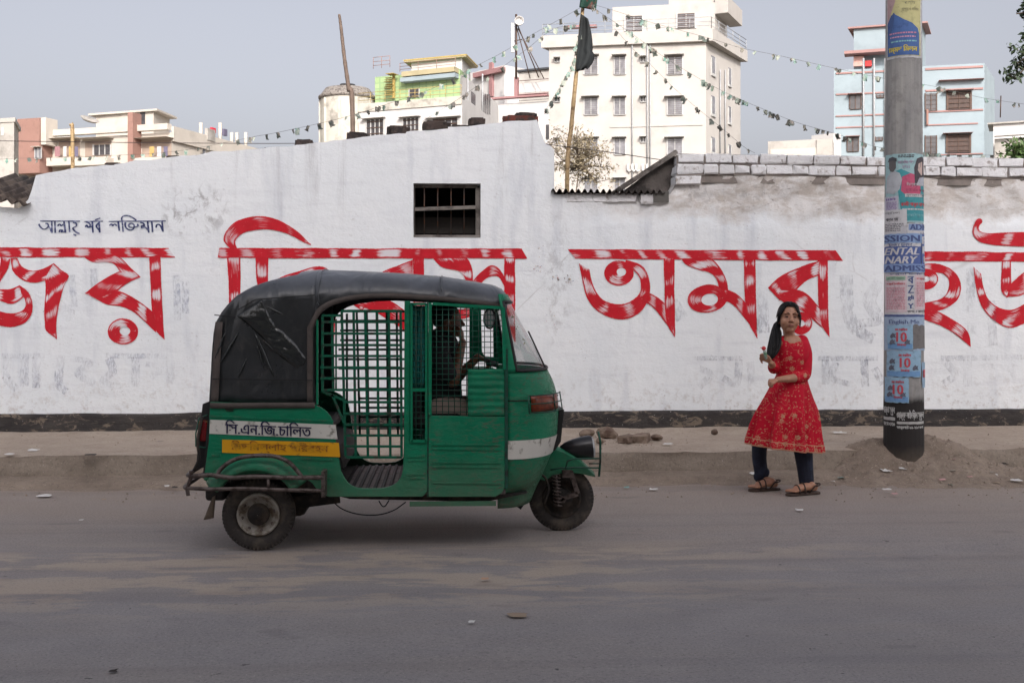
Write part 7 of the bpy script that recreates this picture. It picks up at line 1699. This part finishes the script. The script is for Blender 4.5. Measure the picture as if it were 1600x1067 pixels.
for _ in range(420):
    x, y = r.gauss(POLE.x + .1, .55), r.gauss(9.95, .28); z = mound_z(x, y)
    if z < .01 or math.hypot(x - POLE.x, y - POLE.y) < .19: continue
    p = Vector((x, y, z - .003)); s_ = r.uniform(.005, .020); a = r.uniform(0, 3)
    b.add([p + Vector((s_ * math.cos(a + i * 2.1) * r.uniform(.7, 1.3), s_ * math.sin(a + i * 2.1) * r.uniform(.7, 1.3), 0)) for i in range(3)] + [p + Vector((0, 0, s_ * 1.0))], [(0, 1, 3), (1, 2, 3), (2, 0, 3), (0, 2, 1)])
o = b.build('gravel_crumbs', M('gravel', C(150, 136, 122), .95, var=.4, scale=30)); tag(o, 'loose crumbs of brick and gravel along the kerb and road', 'gravel', kind='stuff')
lm = {'white': M('scrap_white', C(206, 204, 200), .85, var=.06, bump=0), 'teal': M('scrap_teal', C(120, 160, 156), .8, bump=0), 'tan': M('scrap_tan', C(150, 132, 114), .85, bump=0), 'grey': M('scrap_grey', C(140, 132, 124), .9, bump=0), 'pink': M('scrap_pink', C(196, 150, 150), .85, bump=0), 'dark': M('scrap_dark', C(50, 44, 42), .9, bump=0), 'orange': M('scrap_orange', C(186, 150, 124), .85, bump=0)}
def ground_z(x, y): 
    return pave_z(x, y) if y > KERB else .0
def scrap(label, px, py, w, h, col, z=None, seed=0, lift=.03):
    z = z if z is not None else 0.012; p = at_ground(px, py, z); r = random.Random(seed + int(px)); ww = w * (p.length) / FPX; hh = h * p.length / FPX; rows = []
    for j in range(4):
        rows.append([(p.x + (i / 3 - .5) * ww * (1 - .5 * abs(j / 3 - r.random())) + r.uniform(-.14, .14) * ww, p.y + (j / 3 - .5) * ww * .7 + r.uniform(-.1, .1) * ww, z + .004 + hh * .55 * (j / 3) * r.uniform(.1, 1.0)) for i in range(4)])
    o = MB().grid(rows, smooth=False).build('litter_scrap', lm[col]); tag(o, label, 'litter', 'scraps of litter')
SC = [('largest white paper scrap on the gutter behind the girl', 1180, 741, 17, 6, 'white', .06), ('small white crumpled paper left of the soil mound', 1312, 734, 9, 5, 'white', .06), ('white and pink crumpled bag on the soil mound', 1384, 736, 17, 9, 'white', .085), ('pink scrap beside the crumpled bag on the soil mound', 1372, 734, 7, 8, 'pink', .085), ('white slip on the road below the soil mound', 1386, 765, 13, 3, 'white', .03),
      ('white slip on the road nearest the girl\'s feet', 1249, 797, 14, 3, 'white', .012), ('white slip on the road right of the front wheel', 1022, 765, 14, 3, 'white', .012), ('teal scrap near the rickshaw front wheel', 979, 762, 9, 3, 'teal', .012), ('teal scrap right of the pole', 1539, 728, 11, 4, 'teal', .10), ('dark scrap right of the teal scrap', 1568, 725, 14, 3, 'dark', .10),
      ('white crumpled scrap between pole and picture edge', 1555, 744, 13, 5, 'white', .045), ('white scrap at the right edge', 1588, 751, 16, 4, 'white', .035), ('white paper lying on the pavement behind the girl', 1310, 676, 20, 3, 'white', ZP), ('grey torn sacking beside the pole foot', 1474, 703, 26, 8, 'grey', .22), ('grey rag right of the torn sacking', 1508, 716, 12, 7, 'grey', .14),
      ('tan scrap on the soil left of the pole', 1323, 746, 7, 3, 'tan', .05), ('white paper on the pavement right of the rubble', 1044, 694, 15, 3, 'white', ZP), ('tan crumb in front of the girl', 1105, 757, 9, 3, 'tan', .03), ('white slip on the road edge at the far left', 68, 775, 20, 3, 'white', .012), ('shiny silver scrap in the gutter behind the rickshaw', 261, 760, 9, 5, 'white', .03), ('dark curl beside the silver scrap', 272, 762, 10, 3, 'dark', .03),
      ('white torn paper on the left pavement', 54, 704, 18, 4, 'white', ZP), ('white torn paper at the left picture edge', 14, 710, 16, 3, 'white', ZP), ('dark stick on the left pavement', 142, 711, 18, 2, 'dark', ZP), ('tan crumb on the road at left', 163, 781, 7, 2, 'tan', .012), ('white scrap in the middle of the road', 737, 972, 13, 3, 'white', .012), ('orange and white scrap on the road below the door', 757, 905, 12, 3, 'orange', .012),
      ('tan flattened scrap on the road right of the white one', 808, 962, 32, 3, 'tan', .008), ('dark lump on the near road at left', 178, 1049, 14, 4, 'dark', .008), ('tiny white scrap at the left picture edge on the road', 127, 813, 7, 2, 'white', .012), ('pink slip by the litter on the mound foot', 1398, 772, 10, 2, 'pink', .02), ('grey paper on the pavement behind the rickshaw', 250, 690, 12, 2, 'grey', ZP)]
for i, s_ in enumerate(SC): scrap(*s_, seed=i)
r = random.Random(5)
for k_ in range(26):                                     # small torn bits strewn over the mound foot
    x, y = r.gauss(POLE.x + .15, .75), r.uniform(9.35, 9.95); z = max(.004, mound_z(x, y)); w_ = r.uniform(.012, .035)
    if math.hypot(x - POLE.x, y - POLE.y) < .22 or mound_z(x, y) < .005: continue
    q = Vector((x, y, z + .004)); o = MB().grid([[q + Vector(((i - 1) * w_ * r.uniform(.6, 1.1), (j - 1) * w_ * r.uniform(.4, .9), r.uniform(0, .5) * w_)) for i in range(3)] for j in range(3)], smooth=False).build('litter_scrap', lm[r.choice(('white', 'white', 'grey', 'pink', 'tan', 'teal'))])
    tag(o, 'tiny torn scrap strewn on the soil mound round the pole foot', 'litter', 'tiny scraps on the soil mound')
# flecks of torn posters left on the whitewash
rm_ = [M('fleck_red', C(176, 60, 60), .9, bump=0), M('fleck_yellow', C(190, 150, 80), .9, bump=0), M('fleck_blue', C(120, 130, 170), .9, bump=0), M('fleck_brown', C(120, 96, 84), .9, bump=0)]
for k_, (px, py, sx, sy, n, par) in enumerate(((838, 420, 8, 5, 26, shed), (868, 433, 7, 5, 16, bw), (888, 436, 5, 7, 20, bw), (860, 505, 12, 18, 22, shed), (905, 545, 20, 25, 26, bw), (850, 390, 10, 8, 12, shed))):
    for ci in range(4):
        r = random.Random(k_ * 7 + ci); b = MB()
        for _ in range(max(2, n // 4)):
            x, y = r.gauss(px, sx * .6), r.gauss(py, sy * .6); s_ = r.uniform(.5, 2.0) * (1 if k_ < 3 else .6); b.add([at(x + r.uniform(-s_, s_), y + r.uniform(-s_, s_), W - .0105) for _ in range(4)], [(0, 1, 2), (0, 2, 3)])
        o = b.build('poster_fleck', rm_[ci], par); o['kind'] = 'stuff'
